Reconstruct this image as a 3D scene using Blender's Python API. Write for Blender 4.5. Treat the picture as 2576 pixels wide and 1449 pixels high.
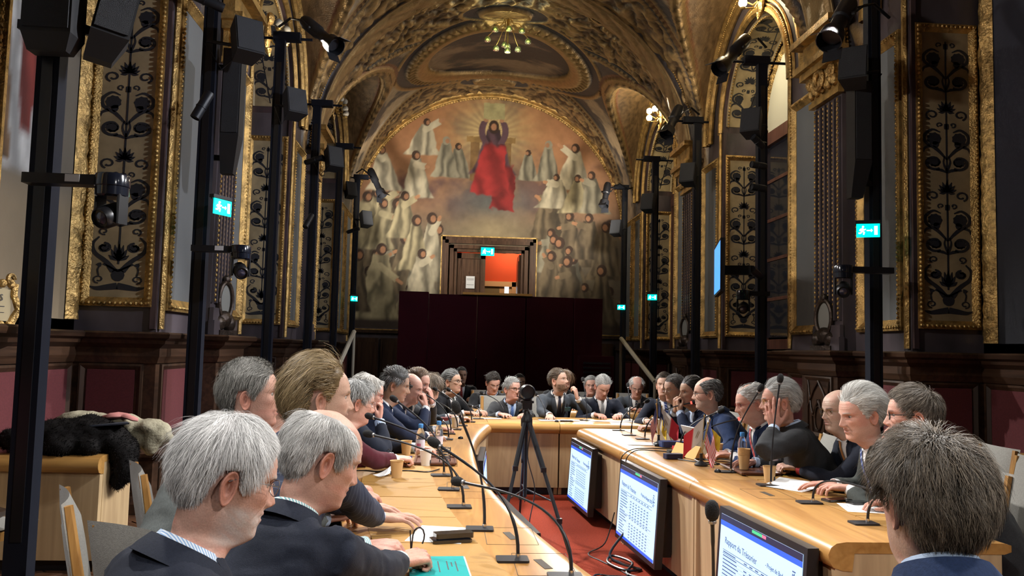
import bpy, bmesh, math, random
import numpy as np
from mathutils import Vector, Matrix
from mathutils.bvhtree import BVHTree

# ------------------------------------------------------------------ scene clearing
for o in list(bpy.data.objects):
    bpy.data.objects.remove(o, do_unlink=True)
SC = bpy.context.scene
COL = SC.collection
R = math.radians
rnd = random.Random(7)
RNG = np.random.default_rng(11)

# ------------------------------------------------------------------ camera
FPX = 2100.0                       # focal length in pixels of the 2576-wide frame
EYE = Vector((0, 0, 1.5))
YAW, PITCH, ROLL = R(4.0528), R(4.2017), R(1.4321)
_fw = Vector((math.sin(YAW)*math.cos(PITCH), math.cos(YAW)*math.cos(PITCH), math.sin(PITCH)))
_r = Vector((math.cos(YAW), -math.sin(YAW), 0))
_u = _r.cross(_fw)
_R = _r*math.cos(ROLL) + _u*math.sin(ROLL)
_U = -_r*math.sin(ROLL) + _u*math.cos(ROLL)
cd = bpy.data.cameras.new('camera')
cd.sensor_width = 36.0
cd.lens = 36.0*FPX/2576.0
cd.clip_start = 0.05
cd.clip_end = 120
cam = bpy.data.objects.new('camera', cd)
COL.objects.link(cam)
cam.matrix_world = Matrix(((_R.x, _U.x, -_fw.x, EYE.x), (_R.y, _U.y, -_fw.y, EYE.y), (_R.z, _U.z, -_fw.z, EYE.z), (0, 0, 0, 1)))
SC.camera = cam

# ------------------------------------------------------------------ world, exposure, big lights
SC.view_settings.view_transform = 'Standard'
SC.view_settings.look = 'None'
SC.view_settings.gamma = 1.0
SC.view_settings.use_curve_mapping = False
SC.view_settings.exposure = 0.45
SC.cycles.use_denoising = True
SC.cycles.use_adaptive_sampling = True
SC.cycles.adaptive_threshold = .05
SC.cycles.adaptive_min_samples = 12
SC.cycles.caustics_reflective = False
SC.cycles.caustics_refractive = False
SC.cycles.max_bounces = 5
SC.cycles.diffuse_bounces = 2
SC.cycles.glossy_bounces = 2
SC.cycles.transmission_bounces = 6
SC.cycles.transparent_max_bounces = 8
SC.cycles.sample_clamp_indirect = 4.0
W = bpy.data.worlds.new('world')
SC.world = W
W.use_nodes = True
W.node_tree.nodes['Background'].inputs[0].default_value = (0.35, 0.42, 0.6, 1)
W.node_tree.nodes['Background'].inputs[1].default_value = 0.05

def spot(name, loc, target, watts, angle, blend=0.4, color=(1, .93, .82), size=0.06):
    l = bpy.data.lights.new(name, 'SPOT')
    l.energy = watts; l.spot_size = R(angle); l.spot_blend = blend; l.color = color
    l.shadow_soft_size = size
    o = bpy.data.objects.new(name, l); COL.objects.link(o)
    o.location = loc
    o.rotation_euler = (Vector(target)-Vector(loc)).to_track_quat('-Z', 'Y').to_euler()
    return o
def point(name, loc, watts, color=(1, .85, .6), size=0.06):
    l = bpy.data.lights.new(name, 'POINT'); l.energy = watts; l.color = color; l.shadow_soft_size = size
    o = bpy.data.objects.new(name, l); COL.objects.link(o); o.location = loc
    return o

C = 0.86            # room centre line
UF = 3.45           # half width to the pier fronts
UB = 4.15           # half width to the back of the bays
YFAR = 21.0
POLE_Y = [4.8, 7.73, 10.66, 13.6, 16.5, 19.5]
# spotlights at pole height; some match lamps built further down, others are added fill
COOL = (1.0, .97, .93)
WARM = (1.0, .85, .64)
for (px, py, pz, tx, ty, tz, w, a) in [
    (-1.75, 10.2, 5.15, 1.9, 6.4, 1.0, 1394, 54), (-1.9, 7.5, 5.3, 2.1, 4.4, 1.1, 1230, 56), (-1.9, 4.7, 5.3, 1.4, 2.2, 1.0, 656, 60),
    (3.35, 10.2, 5.15, -.5, 6.2, 1.1, 1558, 54), (3.30, 7.0, 4.4, -.6, 3.6, 1.1, 1100, 60), (3.5, 4.7, 5.3, -.9, 3.0, 1.1, 850, 74), (3.5, 7.6, 5.3, -.4, 7.2, 1.1, 902, 46),
    (-1.6, 18.7, 4.85, 1.2, 9.8, .9, 902, 24), (3.35, 18.7, 4.8, .9, 9.8, .9, 902, 24),
    (3.35, 13.0, 5.0, 0.4, 9.4, 1.0, 738, 38), (-1.8, 13.2, 5.0, 1.8, 9.2, 1.0, 738, 38),
    (-1.9, 7.6, 5.3, 1.3, 9.7, 1.0, 1050, 32), (3.5, 7.4, 5.3, .8, 9.7, 1.0, 1050, 32)]:
    spot('stage_and_fill_light', (px, py, pz), (tx, ty, tz), w, a, .6, COOL, .10)
# added fill lamps, without poles, behind the camera light the near sitters from behind
for (px, py, tx, ty, w) in [(-1.8, 1.6, -.2, 3.2, 220), (3.5, 1.6, .3, 2.6, 300), (-1.8, -1.2, .2, 2.4, 230), (3.5, -1.2, .8, 2.2, 330)]:
    spot('stage_and_fill_light', (px, py, 4.6), (tx, ty, 1.1), w, 58, .8, COOL, .15)
# added lamps without fixtures, at pole-top height, brighten the vault and upper walls
for i, py in enumerate(POLE_Y[1:]):
    spot('vault_fill_light', (-2.2, py, 5.5), (C+.6, py+.2, 8.4), 27, 140, .6, WARM, .1)
    spot('vault_fill_light', (3.92, py, 5.5), (C-.6, py+.2, 8.4), 40, 140, .6, WARM, .1)
# small spots on the last poles wash the fresco
for px, tx in ((-1.9, 0.2), (3.7, 1.5)):
    spot('fresco_light', (px, 17.6, 4.4), (tx, YFAR, 5.3), 330, 92, .7, (1, .92, .80), .1)
# added fill lamps without fixtures throw across the room onto the opposite piers
for i, py in enumerate(POLE_Y[:5]):
    spot('wall_fill_light', (3.80, py, 4.7), (-2.7, py+1.9, 3.4), (620, 420, 300, 210, 150)[i], 86, .8, (.86, .90, 1.0), .12)
    spot('wall_fill_light', (-2.08, py, 4.7), (4.4, py+1.9, 3.7), (270, 215, 175, 140, 115)[i], 70, .8, (1.0, .93, .86), .12)
# ------------------------------------------------------------------ helpers
def lin(c):
    return tuple(((v/255.)/12.92 if v/255. <= .04045 else ((v/255.+.055)/1.055)**2.4) for v in c)

def tag(o, label=None, cat=None, group=None, kind=None):
    if label: o['label'] = label
    if cat: o['category'] = cat
    if group: o['group'] = group
    if kind: o['kind'] = kind
    return o

def empty(name, loc=(0, 0, 0), rz=0, parent=None):
    o = bpy.data.objects.new(name, None); COL.objects.link(o)
    o.location = loc; o.rotation_euler = (0, 0, rz)
    o.empty_display_size = .1
    if parent: o.parent = parent
    return o

def thing(name, label, cat, loc=(0, 0, 0), rz=0, group=None):
    return tag(empty(name, loc, rz), label, cat, group)

def link(name, me, mat=None, parent=None):
    o = bpy.data.objects.new(name, me); COL.objects.link(o)
    if mat is not None and not me.materials:
        for m in (mat if isinstance(mat, (list, tuple)) else [mat]): me.materials.append(m)
    if parent: o.parent = parent
    return o

def mesh_np(name, V, F, smooth=True, col=None, mi=None):
    """mesh from numpy verts (n,3) and a list of face arrays (m,k)"""
    me = bpy.data.meshes.new(name)
    V = np.asarray(V, np.float32)
    if not isinstance(F, (list, tuple)): F = [F]
    F = [np.asarray(f, np.int32) for f in F if len(f)]
    nl = sum(f.size for f in F); nf = sum(len(f) for f in F)
    me.vertices.add(len(V)); me.vertices.foreach_set('co', V.ravel())
    me.loops.add(nl); me.loops.foreach_set('vertex_index', np.concatenate([f.ravel() for f in F]))
    me.polygons.add(nf)
    tot = np.concatenate([np.full(len(f), f.shape[1], np.int32) for f in F])
    st = np.concatenate([[0], np.cumsum(tot)[:-1]]).astype(np.int32)
    me.polygons.foreach_set('loop_start', st)
    if smooth: me.polygons.foreach_set('use_smooth', np.ones(nf, bool))
    if mi is not None: me.polygons.foreach_set('material_index', np.asarray(mi, np.int32))
    if col is not None:
        a = me.color_attributes.new('Col', 'FLOAT_COLOR', 'POINT')
        c = np.ones((len(V), 4), np.float32); c[:, :3] = col
        a.data.foreach_set('color', c.ravel())
    me.update(calc_edges=True)
    return me

def grid_faces(n, m, wrap_n=False, wrap_m=False, off=0):
    """faces of an n x m vertex grid (index i*m+j)"""
    i = np.arange(n if wrap_n else n-1); j = np.arange(m if wrap_m else m-1)
    I, J = np.meshgrid(i, j, indexing='ij')
    I2 = (I+1) % n; J2 = (J+1) % m
    return np.stack([I*m+J, I2*m+J, I2*m+J2, I*m+J2], -1).reshape(-1, 4)+off

class MB:
    """collects shapes into one mesh"""
    def __init__(s): s.v = []; s.f = []; s.mi = []; s.cm = 0
    def add(s, V, F):
        o = len(s.v); s.v.extend([tuple(map(float, p)) for p in V])
        for f in F: s.f.append([int(i)+o for i in f]); s.mi.append(s.cm)
        return s
    def box(s, c, d, rz=0, M=None, bev=0):
        x, y, z = d[0]/2, d[1]/2, d[2]/2
        P = []
        if bev:
            b = min(bev, x*.9, y*.9)
            for zz in (-z, z):
                P += [(-x+b, -y, zz), (x-b, -y, zz), (x, -y+b, zz), (x, y-b, zz), (x-b, y, zz), (-x+b, y, zz), (-x, y-b, zz), (-x, -y+b, zz)]
            F = [list(range(7, -1, -1)), list(range(8, 16))]+[[i, (i+1) % 8, (i+1) % 8+8, i+8] for i in range(8)]
        else:
            P = [(a, b, e) for e in (-z, z) for a, b in ((-x, -y), (x, -y), (x, y), (-x, y))]
            F = [(3, 2, 1, 0), (4, 5, 6, 7), (0, 1, 5, 4), (1, 2, 6, 5), (2, 3, 7, 6), (3, 0, 4, 7)]
        cs, sn = math.cos(rz), math.sin(rz)
        Q = []
        for a, b, e in P:
            if M is not None: q = M @ Vector((a, b, e)); Q.append((q.x+c[0], q.y+c[1], q.z+c[2]))
            else: Q.append((a*cs-b*sn+c[0], a*sn+b*cs+c[1], e+c[2]))
        return s.add(Q, F)
    def b2(s, p, q): 
        return s.box([(p[i]+q[i])/2 for i in range(3)], [abs(q[i]-p[i]) for i in range(3)])
    def tube(s, pts, rad, n=8, cap=True, squash=None):
        pts = [Vector(p) for p in pts]
        if not isinstance(rad, (list, tuple, np.ndarray)): rad = [rad]*len(pts)
        V = []; F = []
        prev = None
        for i, p in enumerate(pts):
            t = (pts[min(i+1, len(pts)-1)]-pts[max(i-1, 0)])
            if t.length < 1e-9: t = Vector((0, 0, 1))
            t.normalize()
            if prev is None:
                a = Vector((0, 0, 1)) if abs(t.z) < .9 else Vector((1, 0, 0))
                e1 = t.cross(a).normalized()
            else:
                e1 = prev-t*prev.dot(t)
                e1 = e1.normalized() if e1.length > 1e-6 else t.orthogonal().normalized()
            prev = e1; e2 = t.cross(e1)
            for k in range(n):
                an = 2*math.pi*k/n
                q = p+(e1*math.cos(an)+e2*math.sin(an)*(squash or 1))*rad[i]
                V.append(q)
        m = len(pts)
        for i in range(m-1):
            for k in range(n):
                F.append((i*n+k, i*n+(k+1) % n, (i+1)*n+(k+1) % n, (i+1)*n+k))
        if cap:
            F.append(list(range(n-1, -1, -1))); F.append([(m-1)*n+k for k in range(n)])
        return s.add(V, F)
    def lathe(s, prof, c=(0, 0, 0), n=16, M=None, a0=0, a1=2*math.pi):
        full = abs(a1-a0-2*math.pi) < 1e-6
        k = n if full else n+1
        V = []; F = []
        for r, z in prof:
            for j in range(k):
                a = a0+(a1-a0)*j/n
                q = Vector((r*math.cos(a), r*math.sin(a), z))
                if M is not None: q = M @ q
                V.append((q.x+c[0], q.y+c[1], q.z+c[2]))
        for i in range(len(prof)-1):
            for j in range(n):
                F.append((i*k+j, i*k+(j+1) % k, (i+1)*k+(j+1) % k, (i+1)*k+j))
        if full:
            if prof[0][0] > 1e-5: F.append([j for j in range(n-1, -1, -1)])
            if prof[-1][0] > 1e-5: F.append([(len(prof)-1)*k+j for j in range(n)])
        return s.add(V, F)
    def ball(s, c, r, n=8, m=6, M=None):
        rr = r if isinstance(r, (tuple, list)) else (r, r, r)
        V = []; F = []
        for i in range(m+1):
            ph = math.pi*i/m
            for j in range(n):
                a = 2*math.pi*j/n
                q = Vector((rr[0]*math.sin(ph)*math.cos(a), rr[1]*math.sin(ph)*math.sin(a), rr[2]*math.cos(ph)))
                if M is not None: q = M @ q
                V.append((q.x+c[0], q.y+c[1], q.z+c[2]))
        for i in range(m):
            for j in range(n):
                F.append((i*n+j, (i+1)*n+j, (i+1)*n+(j+1) % n, i*n+(j+1) % n))
        return s.add(V, F)
    def prism(s, poly, h, M=None, c=(0, 0, 0)):
        """extrude 2d polygon (x,y) from z=0 to h"""
        n = len(poly); V = []
        for z in (0, h):
            for x, y in poly:
                q = Vector((x, y, z))
                if M is not None: q = M @ q
                V.append((q.x+c[0], q.y+c[1], q.z+c[2]))
        F = [list(range(n-1, -1, -1)), list(range(n, 2*n))]+[[i, (i+1) % n, (i+1) % n+n, i+n] for i in range(n)]
        return s.add(V, F)
    def mesh(s, name, smooth=False, ang=None):
        me = bpy.data.meshes.new(name)
        me.from_pydata(s.v, [], s.f)
        if smooth: me.polygons.foreach_set('use_smooth', np.ones(len(s.f), bool))
        if any(s.mi): me.polygons.foreach_set('material_index', np.array(s.mi, np.int32))
        me.update()
        if smooth:
            me.set_sharp_from_angle(angle=R(ang or 40))
        return me
    def build(s, name, mat, parent=None, smooth=False, loc=None, ang=None):
        o = link(name, s.mesh(name, smooth, ang), mat, parent)
        if loc is not None: o.location = loc
        return o

def copy_tree(o, parent=None, loc=None, rz=None):
    c = o.copy(); COL.objects.link(c)
    if parent is not None: c.parent = parent
    if loc is not None: c.location = loc
    if rz is not None: c.rotation_euler[2] = rz
    for ch in list(o.children): copy_tree(ch, c)
    return c

# value noise
def _h(ix, iy, seed):
    n = (ix*374761393+iy*668265263+seed*1274126177) & 0xFFFFFFFF
    n = ((n ^ (n >> 13))*1274126177) & 0xFFFFFFFF
    return ((n ^ (n >> 16)) & 0xFFFF)/65535.0
def vnoise(x, y, seed=0):
    x = np.asarray(x, float); y = np.asarray(y, float)
    ix = np.floor(x).astype(np.int64); iy = np.floor(y).astype(np.int64)
    fx = x-ix; fy = y-iy; fx = fx*fx*(3-2*fx); fy = fy*fy*(3-2*fy)
    a = _h(ix, iy, seed); b = _h(ix+1, iy, seed); c = _h(ix, iy+1, seed); d = _h(ix+1, iy+1, seed)
    return (a*(1-fx)+b*fx)*(1-fy)+(c*(1-fx)+d*fx)*fy
def fbm(x, y, seed=0, o=4):
    s = 0; a = .5; t = 0
    for i in range(o):
        s = s+a*vnoise(x, y, seed+i*17); t += a; a *= .55; x = x*2.03; y = y*2.03
    return s/t
def sstep(a, b, x):
    t = np.clip((x-a)/(b-a), 0, 1); return t*t*(3-2*t)

# ------------------------------------------------------------------ materials
MATS = {}
def mat(name, col, rough=.5, metal=0, noise=None, bump=None, spec=.5, emit=None, alpha=None, trans=0, attr=False, coat=0, sheen=0):
    """principled material; noise=(scale,(sx,sy,sz),amount) colour variation, bump=(scale,strength,(sx,sy,sz))"""
    if name in MATS: return MATS[name]
    m = bpy.data.materials.new(name); MATS[name] = m
    m.use_nodes = True
    nt = m.node_tree; N = nt.nodes; L = nt.links
    b = N['Principled BSDF']
    b.inputs['Base Color'].default_value = (*col, 1)
    b.inputs['Roughness'].default_value = rough
    b.inputs['Metallic'].default_value = metal
    b.inputs['Specular IOR Level'].default_value = spec
    if coat: b.inputs['Coat Weight'].default_value = coat; b.inputs['Coat Roughness'].default_value = .15
    if sheen: b.inputs['Sheen Weight'].default_value = sheen
    if trans: b.inputs['Transmission Weight'].default_value = trans; b.inputs['IOR'].default_value = 1.2
    if emit: b.inputs['Emission Color'].default_value = (*emit[0], 1); b.inputs['Emission Strength'].default_value = emit[1]
    base = None
    if attr:
        a = N.new('ShaderNodeAttribute'); a.attribute_name = 'Col'
        base = a.outputs['Color']
        if emit == None: pass
    tc = N.new('ShaderNodeTexCoord')
    def tex(scale, st, kind='NOISE', detail=5):
        mp = N.new('ShaderNodeMapping'); mp.inputs['Scale'].default_value = st
        L.new(tc.outputs['Object'], mp.inputs['Vector'])
        t = N.new('ShaderNodeTexNoise' if kind == 'NOISE' else 'ShaderNodeTexVoronoi')
        t.inputs['Scale'].default_value = scale
        if kind == 'NOISE': t.inputs['Detail'].default_value = detail
        L.new(mp.outputs[0], t.inputs['Vector'])
        return t
    if noise:
        t = tex(noise[0], noise[1])
        r = N.new('ShaderNodeValToRGB')
        am = noise[2]
        r.color_ramp.elements[0].position = .3; r.color_ramp.elements[1].position = .7
        r.color_ramp.elements[0].color = (1-am, 1-am, 1-am, 1)
        r.color_ramp.elements[1].color = (1+am*.4, 1+am*.4, 1+am*.4, 1)
        L.new(t.outputs[0], r.inputs[0])
        mx = N.new('ShaderNodeMix'); mx.data_type = 'RGBA'; mx.blend_type = 'MULTIPLY'
        mx.inputs[0].default_value = 1
        if base: L.new(base, mx.inputs[6])
        else: mx.inputs[6].default_value = (*col, 1)
        L.new(r.outputs[0], mx.inputs[7])
        base = mx.outputs[2]
    if base: L.new(base, b.inputs['Base Color'])
    if bump:
        t = tex(bump[0], bump[2] if len(bump) > 2 else (1, 1, 1), 'VOR' if len(bump) > 3 else 'NOISE')
        bn = N.new('ShaderNodeBump'); bn.inputs['Strength'].default_value = bump[1]; bn.inputs['Distance'].default_value = .02
        L.new(t.outputs[0], bn.inputs['Height']); L.new(bn.outputs[0], b.inputs['Normal'])
    return m

def wood(name, c1, c2, axis='Z', rough=.38, scale=6, coat=.1):
    """grain along an object axis"""
    if name in MATS: return MATS[name]
    m = bpy.data.materials.new(name); MATS[name] = m; m.use_nodes = True
    nt = m.node_tree; N = nt.nodes; L = nt.links; b = N['Principled BSDF']
    b.inputs['Roughness'].default_value = rough; b.inputs['Coat Weight'].default_value = coat; b.inputs['Coat Roughness'].default_value = .25
    tc = N.new('ShaderNodeTexCoord'); mp = N.new('ShaderNodeMapping')
    s = [1, 1, 1]; s['XYZ'.index(axis)] = .07
    mp.inputs['Scale'].default_value = s
    L.new(tc.outputs['Object'], mp.inputs['Vector'])
    t = N.new('ShaderNodeTexNoise'); t.inputs['Scale'].default_value = scale*5; t.inputs['Detail'].default_value = 7; t.inputs['Distortion'].default_value = .6
    t2 = N.new('ShaderNodeTexNoise'); t2.inputs['Scale'].default_value = scale; t2.inputs['Detail'].default_value = 2
    L.new(mp.outputs[0], t.inputs['Vector']); L.new(mp.outputs[0], t2.inputs['Vector'])
    ad = N.new('ShaderNodeMath'); ad.operation = 'ADD'; L.new(t.outputs[0], ad.inputs[0]); L.new(t2.outputs[0], ad.inputs[1])
    r = N.new('ShaderNodeValToRGB'); r.color_ramp.elements[0].position = .8; r.color_ramp.elements[1].position = 1.2
    dv = N.new('ShaderNodeMath'); dv.operation = 'MULTIPLY'; dv.inputs[1].default_value = 1.0; L.new(ad.outputs[0], dv.inputs[0])
    mr = N.new('ShaderNodeMapRange'); mr.inputs[1].default_value = .7; mr.inputs[2].default_value = 1.3; L.new(dv.outputs[0], mr.inputs[0])
    r.color_ramp.elements[0].position = .15; r.color_ramp.elements[1].position = .85
    r.color_ramp.elements[0].color = (*c1, 1); r.color_ramp.elements[1].color = (*c2, 1)
    L.new(mr.outputs[0], r.inputs[0]); L.new(r.outputs[0], b.inputs['Base Color'])
    bn = N.new('ShaderNodeBump'); bn.inputs['Strength'].default_value = .06; bn.inputs['Distance'].default_value = .005
    L.new(t.outputs[0], bn.inputs['Height']); L.new(bn.outputs[0], b.inputs['Normal'])
    return m

GOLD = mat('gilt', (.62, .40, .14), .38, .75, noise=(9, (1, 1, 1), .55), bump=(60, .5))
GOLDB = mat('gilt_relief', (.66, .43, .16), .36, .75, noise=(14, (1, 1, 1), .6), bump=(38, 1.0))
MARBLE = mat('dark_marble', (.085, .055, .06), .3, 0, noise=(3.2, (1, 1, .5), .75), bump=(3, .05))
MARBLE2 = mat('grey_marble', (.10, .082, .092), .34, 0, noise=(2.4, (1, 1, .4), .6))
GREYP = mat('grey_panel', (.16, .17, .175), .6, 0, noise=(.8, (1, 1, 1), .18))
GOLDGROUND = mat('gold_ground', (.42, .33, .19), .55, .1, noise=(5, (1, 1, 1), .3))
DARKINK = mat('arabesque_paint', (.018, .02, .028), .55)
OAKD = wood('wainscot_oak', (.024, .012, .007), (.075, .037, .020), 'Y', .42, 5)
OAKDV = wood('wainscot_oak_upright', (.026, .013, .007), (.075, .037, .020), 'Z', .42, 5)
REDFAB = mat('red_wall_fabric', (.115, .02, .024), .85, 0, noise=(60, (1, 1, 1), .2), bump=(200, .15))
BLACKM = mat('black_metal', (.012, .013, .017), .42, 0, spec=.4)
BLACKP = mat('black_plastic', (.010, .010, .012), .35)
GREYM = mat('grey_metal', (.35, .35, .36), .35, .8)
# ------------------------------------------------------------------ room shell
PIERS = [(-3.55, -.70), (2.0, 4.85), (7.55, 10.4), (13.1, 15.95), (18.65, YFAR)]
BAYS = [(-.70, 2.0), (4.85, 7.55), (10.4, 13.1), (15.95, 18.65)]
ZS = 5.1            # top of the upright jambs
def zarch(y):
    for a, b in BAYS:
        if a <= y <= b:
            m = (a+b)/2; return ZS+math.sqrt(max(0, 1.35**2-(y-m)**2))
    return None
def zside(y):
    y = np.asarray(y, float); z = np.full(y.shape, 4.6)
    for a, b in BAYS:
        m = (a+b)/2
        z = np.maximum(z, np.where(np.abs(y-m) < 2.1, 5.0+np.sqrt(np.maximum(0, 2.1**2-(y-m)**2)), 0))
    return z

def plan_path(uf, ub, ped, py0, py1, ystart=-3.0):
    p = [(ub, ystart)] if False else []
    for i, (a, b) in enumerate(PIERS):
        if i == 0: p.append((uf, ystart))
        else: p += [(ub, a), (uf, a)]
        if i > 0 and i < 4:
            p += [(uf, a+py0), (uf-ped, a+py0), (uf-ped, a+py1), (uf, a+py1)]
        if i < 4: p += [(uf, b), (ub, b)]
        else: p += [(uf, b)]
    return p
def sweep_plan(mb, s, path, prof, y_end=False):
    """sweep (d,z) profile along a plan path (u,y); d goes into the room"""
    n = len(path); k = len(prof); V = []
    for i, (u, y) in enumerate(path):
        ns = []
        for a, b in ((i-1, i), (i, i+1)):
            if a >= 0 and b < n:
                t = np.array([path[b][0]-path[a][0], path[b][1]-path[a][1]]); t = t/np.linalg.norm(t)
                ns.append((-t[1], t[0]))
        if len(ns) == 2 and abs(ns[0][0]-ns[1][0])+abs(ns[0][1]-ns[1][1]) > .1:
            nx, ny = ns[0][0]+ns[1][0], ns[0][1]+ns[1][1]
        else: nx, ny = ns[0]
        for d, z in prof: V.append((C+s*(u+nx*d), y+ny*d, z))
    F = [(i*k+j, (i+1)*k+j, (i+1)*k+j+1, i*k+j+1) for i in range(n-1) for j in range(k-1)]
    mb.add(V, F)

# --- flat arabesque ornament as ribbons in (a,b)
def ribbon(out, pts, w):
    pts = np.asarray(pts, float); n = len(pts)
    if 3 <= n <= 8:
        w = np.asarray(w if hasattr(w, '__len__') else [w]*n, float); P = np.concatenate([2*pts[:1]-pts[1:2], pts, 2*pts[-1:]-pts[-2:-1]]); Q = []; Wq = []
        for i in range(n-1):
            p0, p1, p2, p3 = P[i:i+4]
            for u in (0, .25, .5, .75): Q.append(.5*(2*p1+(p2-p0)*u+(2*p0-5*p1+4*p2-p3)*u*u+(3*p1-p0-3*p2+p3)*u**3)); Wq.append(w[i]*(1-u)+w[i+1]*u)
        Q.append(pts[-1]); Wq.append(w[-1]); pts = np.array(Q); w = np.array(Wq); n = len(pts)
    t = np.gradient(pts, axis=0); t /= (np.linalg.norm(t, axis=1)[:, None]+1e-9)
    nn = np.stack([-t[:, 1], t[:, 0]], 1)
    w = np.asarray(w if hasattr(w, '__len__') else [w]*n)[:, None]*.62
    L = pts+nn*w; Rr = pts-nn*w
    for i in range(n-1): out.append([L[i], L[i+1], Rr[i+1], Rr[i]])
def blob(out, c, r, n=9, lob=0, sy=1):
    P = [(c[0]+r*(1+lob*(k % 2))*math.cos(2*math.pi*k/n), c[1]+sy*r*(1+lob*(k % 2))*math.sin(2*math.pi*k/n)) for k in range(n)]
    for k in range(n): out.append([c, P[k], P[(k+1) % n]])
def spiral(cx, cy, r, a0, turns, n=16, flip=1):
    t = np.linspace(0, 1, n); rr = r*(1-.62*t); an = a0+flip*turns*2*math.pi*t
    return np.stack([cx+rr*np.cos(an), cy+rr*np.sin(an)], 1)
def arabesque(h, cell=.98, vase=True):
    out = []
    b0 = .1
    if vase:
        blob(out, (0, .18), .055, 10, 0, 1.3)
        for m in (-1, 1):
            ribbon(out, [(0, .06), (m*.08, .045), (m*.16, .03), (m*.22, .05)], [.06, .05, .035, .01])
            ribbon(out, spiral(m*.15, .13, .045, -1.57, 1.1, 12, m), .012)
            ribbon(out, [(m*.15, .17), (m*.16, .23), (m*.15, .27)], .012); blob(out, (m*.15, .29), .02, 6, .4)
            ribbon(out, [(0, .22), (m*.07, .27), (m*.12, .30)], .015)
            ribbon(out, [(m*.03, .22), (m*.10, .33), (m*.19, .42), (m*.21, .52), (m*.16, .60)], [.05, .035, .03, .024, .012])
            ribbon(out, spiral(m*.12, .48, .055, math.pi/2, 1.1, 14, m), .018); blob(out, (m*.12, .48), .035, 16, .2)
            ribbon(out, spiral(m*.13, .66, .04, -1.2, 1.1, 12, m), .013)
        for k in range(7):
            a = R(90+(k-3)*24); ribbon(out, [(0, .34), (.05*math.cos(a), .34+.09*math.sin(a)), (.085*math.cos(a), .34+.19*math.sin(a))], [.012, .035, .004])
        b0 = .72
    ribbon(out, [(0, .3 if vase else 0), (0, h-.12)], .013)
    b = b0
    while b+cell*.55 < h:
        for m in (-1, 1):
            if b+.22 < h:
                ribbon(out, [(0, b), (m*.05, b+.03), (m*.10, b+.03)], [.012, .03, .01])
                ribbon(out, spiral(m*.115, b+.12, .085, -2.2 if m > 0 else -.94, 1.25, 26, m), [.024]*14+[.014]*12); blob(out, (m*.115, b+.12), .046, 18, .22)
                ribbon(out, [(0, b+.02), (m*.03, b+.12), (m*.02, b+.2)], [.02, .014, .008])
            if b+.5 < h:
                ribbon(out, [(0, b+.16), (m*.09, b+.28), (m*.19, b+.36), (m*.20, b+.45), (m*.13, b+.52), (m*.06, b+.49)], [.014, .03, .026, .026, .022, .01])
                blob(out, (m*.115, b+.41), .060, 18, .14, 1.15); blob(out, (m*.10, b+.34), .03, 7, .2, 1.3)
                ribbon(out, [(m*.15, b+.32), (m*.2, b+.29), (m*.21, b+.24)], [.03, .02, .004])
            if b+.62 < h: ribbon(out, spiral(m*.06, b+.58, .03, -1.2, 1.0, 10, m), .012)
            if b+.78 < h:
                ribbon(out, spiral(m*.13, b+.7, .06, -1.2 if m > 0 else -1.9, 1.1, 14, m), .016)
        if b+.85 < h:
            for k in range(9):
                a = R(90+(k-4)*30)
                ribbon(out, [(0, b+.76), (.045*math.cos(a), b+.76+.05*math.sin(a)), (.085*math.cos(a), b+.76+.1*math.sin(a)+.02)], [.016, .034, .004])
        blob(out, (0, b+.56), .022, 8, .3, 1.6)
        b += cell
    return out
def arab_mesh(name, quads, fn):
    V = []; F4 = []; F3 = []
    for q in quads:
        o = len(V); V += [fn(p[0], p[1]) for p in q]
        (F4 if len(q) == 4 else F3).append([o+k for k in range(len(q))])
    return mesh_np(name, V, [F4, F3] if F3 else [F4], smooth=False)
# low-poly bead for bead-and-reel strings
_bv = []; 
for i in range(1, 3):
    for j in range(6): _bv.append((math.sin(math.pi*i/3)*math.cos(2*math.pi*j/6), math.sin(math.pi*i/3)*math.sin(2*math.pi*j/6), math.cos(math.pi*i/3)))
_bv += [(0, 0, 1), (0, 0, -1)]
BEADV = np.array(_bv); 
_bf = [(i*6+j, (i+1)*6+j, (i+1)*6+(j+1) % 6, i*6+(j+1) % 6) for i in range(1) for j in range(6)]
BEADF4 = np.array(_bf); BEADF3 = np.array([(12, j, (j+1) % 6) for j in range(6)]+[(13, 6+(j+1) % 6, 6+j) for j in range(6)])
def beads(name, P, r, mat_, parent, stretch=None):
    """string of beads at points P (n,3)"""
    P = np.asarray(P, float); n = len(P)
    rr = np.array([r, r, r]) if not hasattr(r, '__len__') else np.array(r)
    V = (P[:, None, :]+BEADV[None]*rr).reshape(-1, 3)
    o = (np.arange(n)*14)[:, None, None]
    me = mesh_np(name, V, [(BEADF4[None]+o).reshape(-1, 4), (BEADF3[None]+o).reshape(-1, 3)])
    ob = link(name, me, mat_, parent); ob['kind'] = 'stuff'
    return ob
def along(p, q, step):
    p = np.array(p, float); q = np.array(q, float); n = max(2, int(np.linalg.norm(q-p)/step))
    return [p+(q-p)*(i+.5)/n for i in range(n)]

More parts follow.
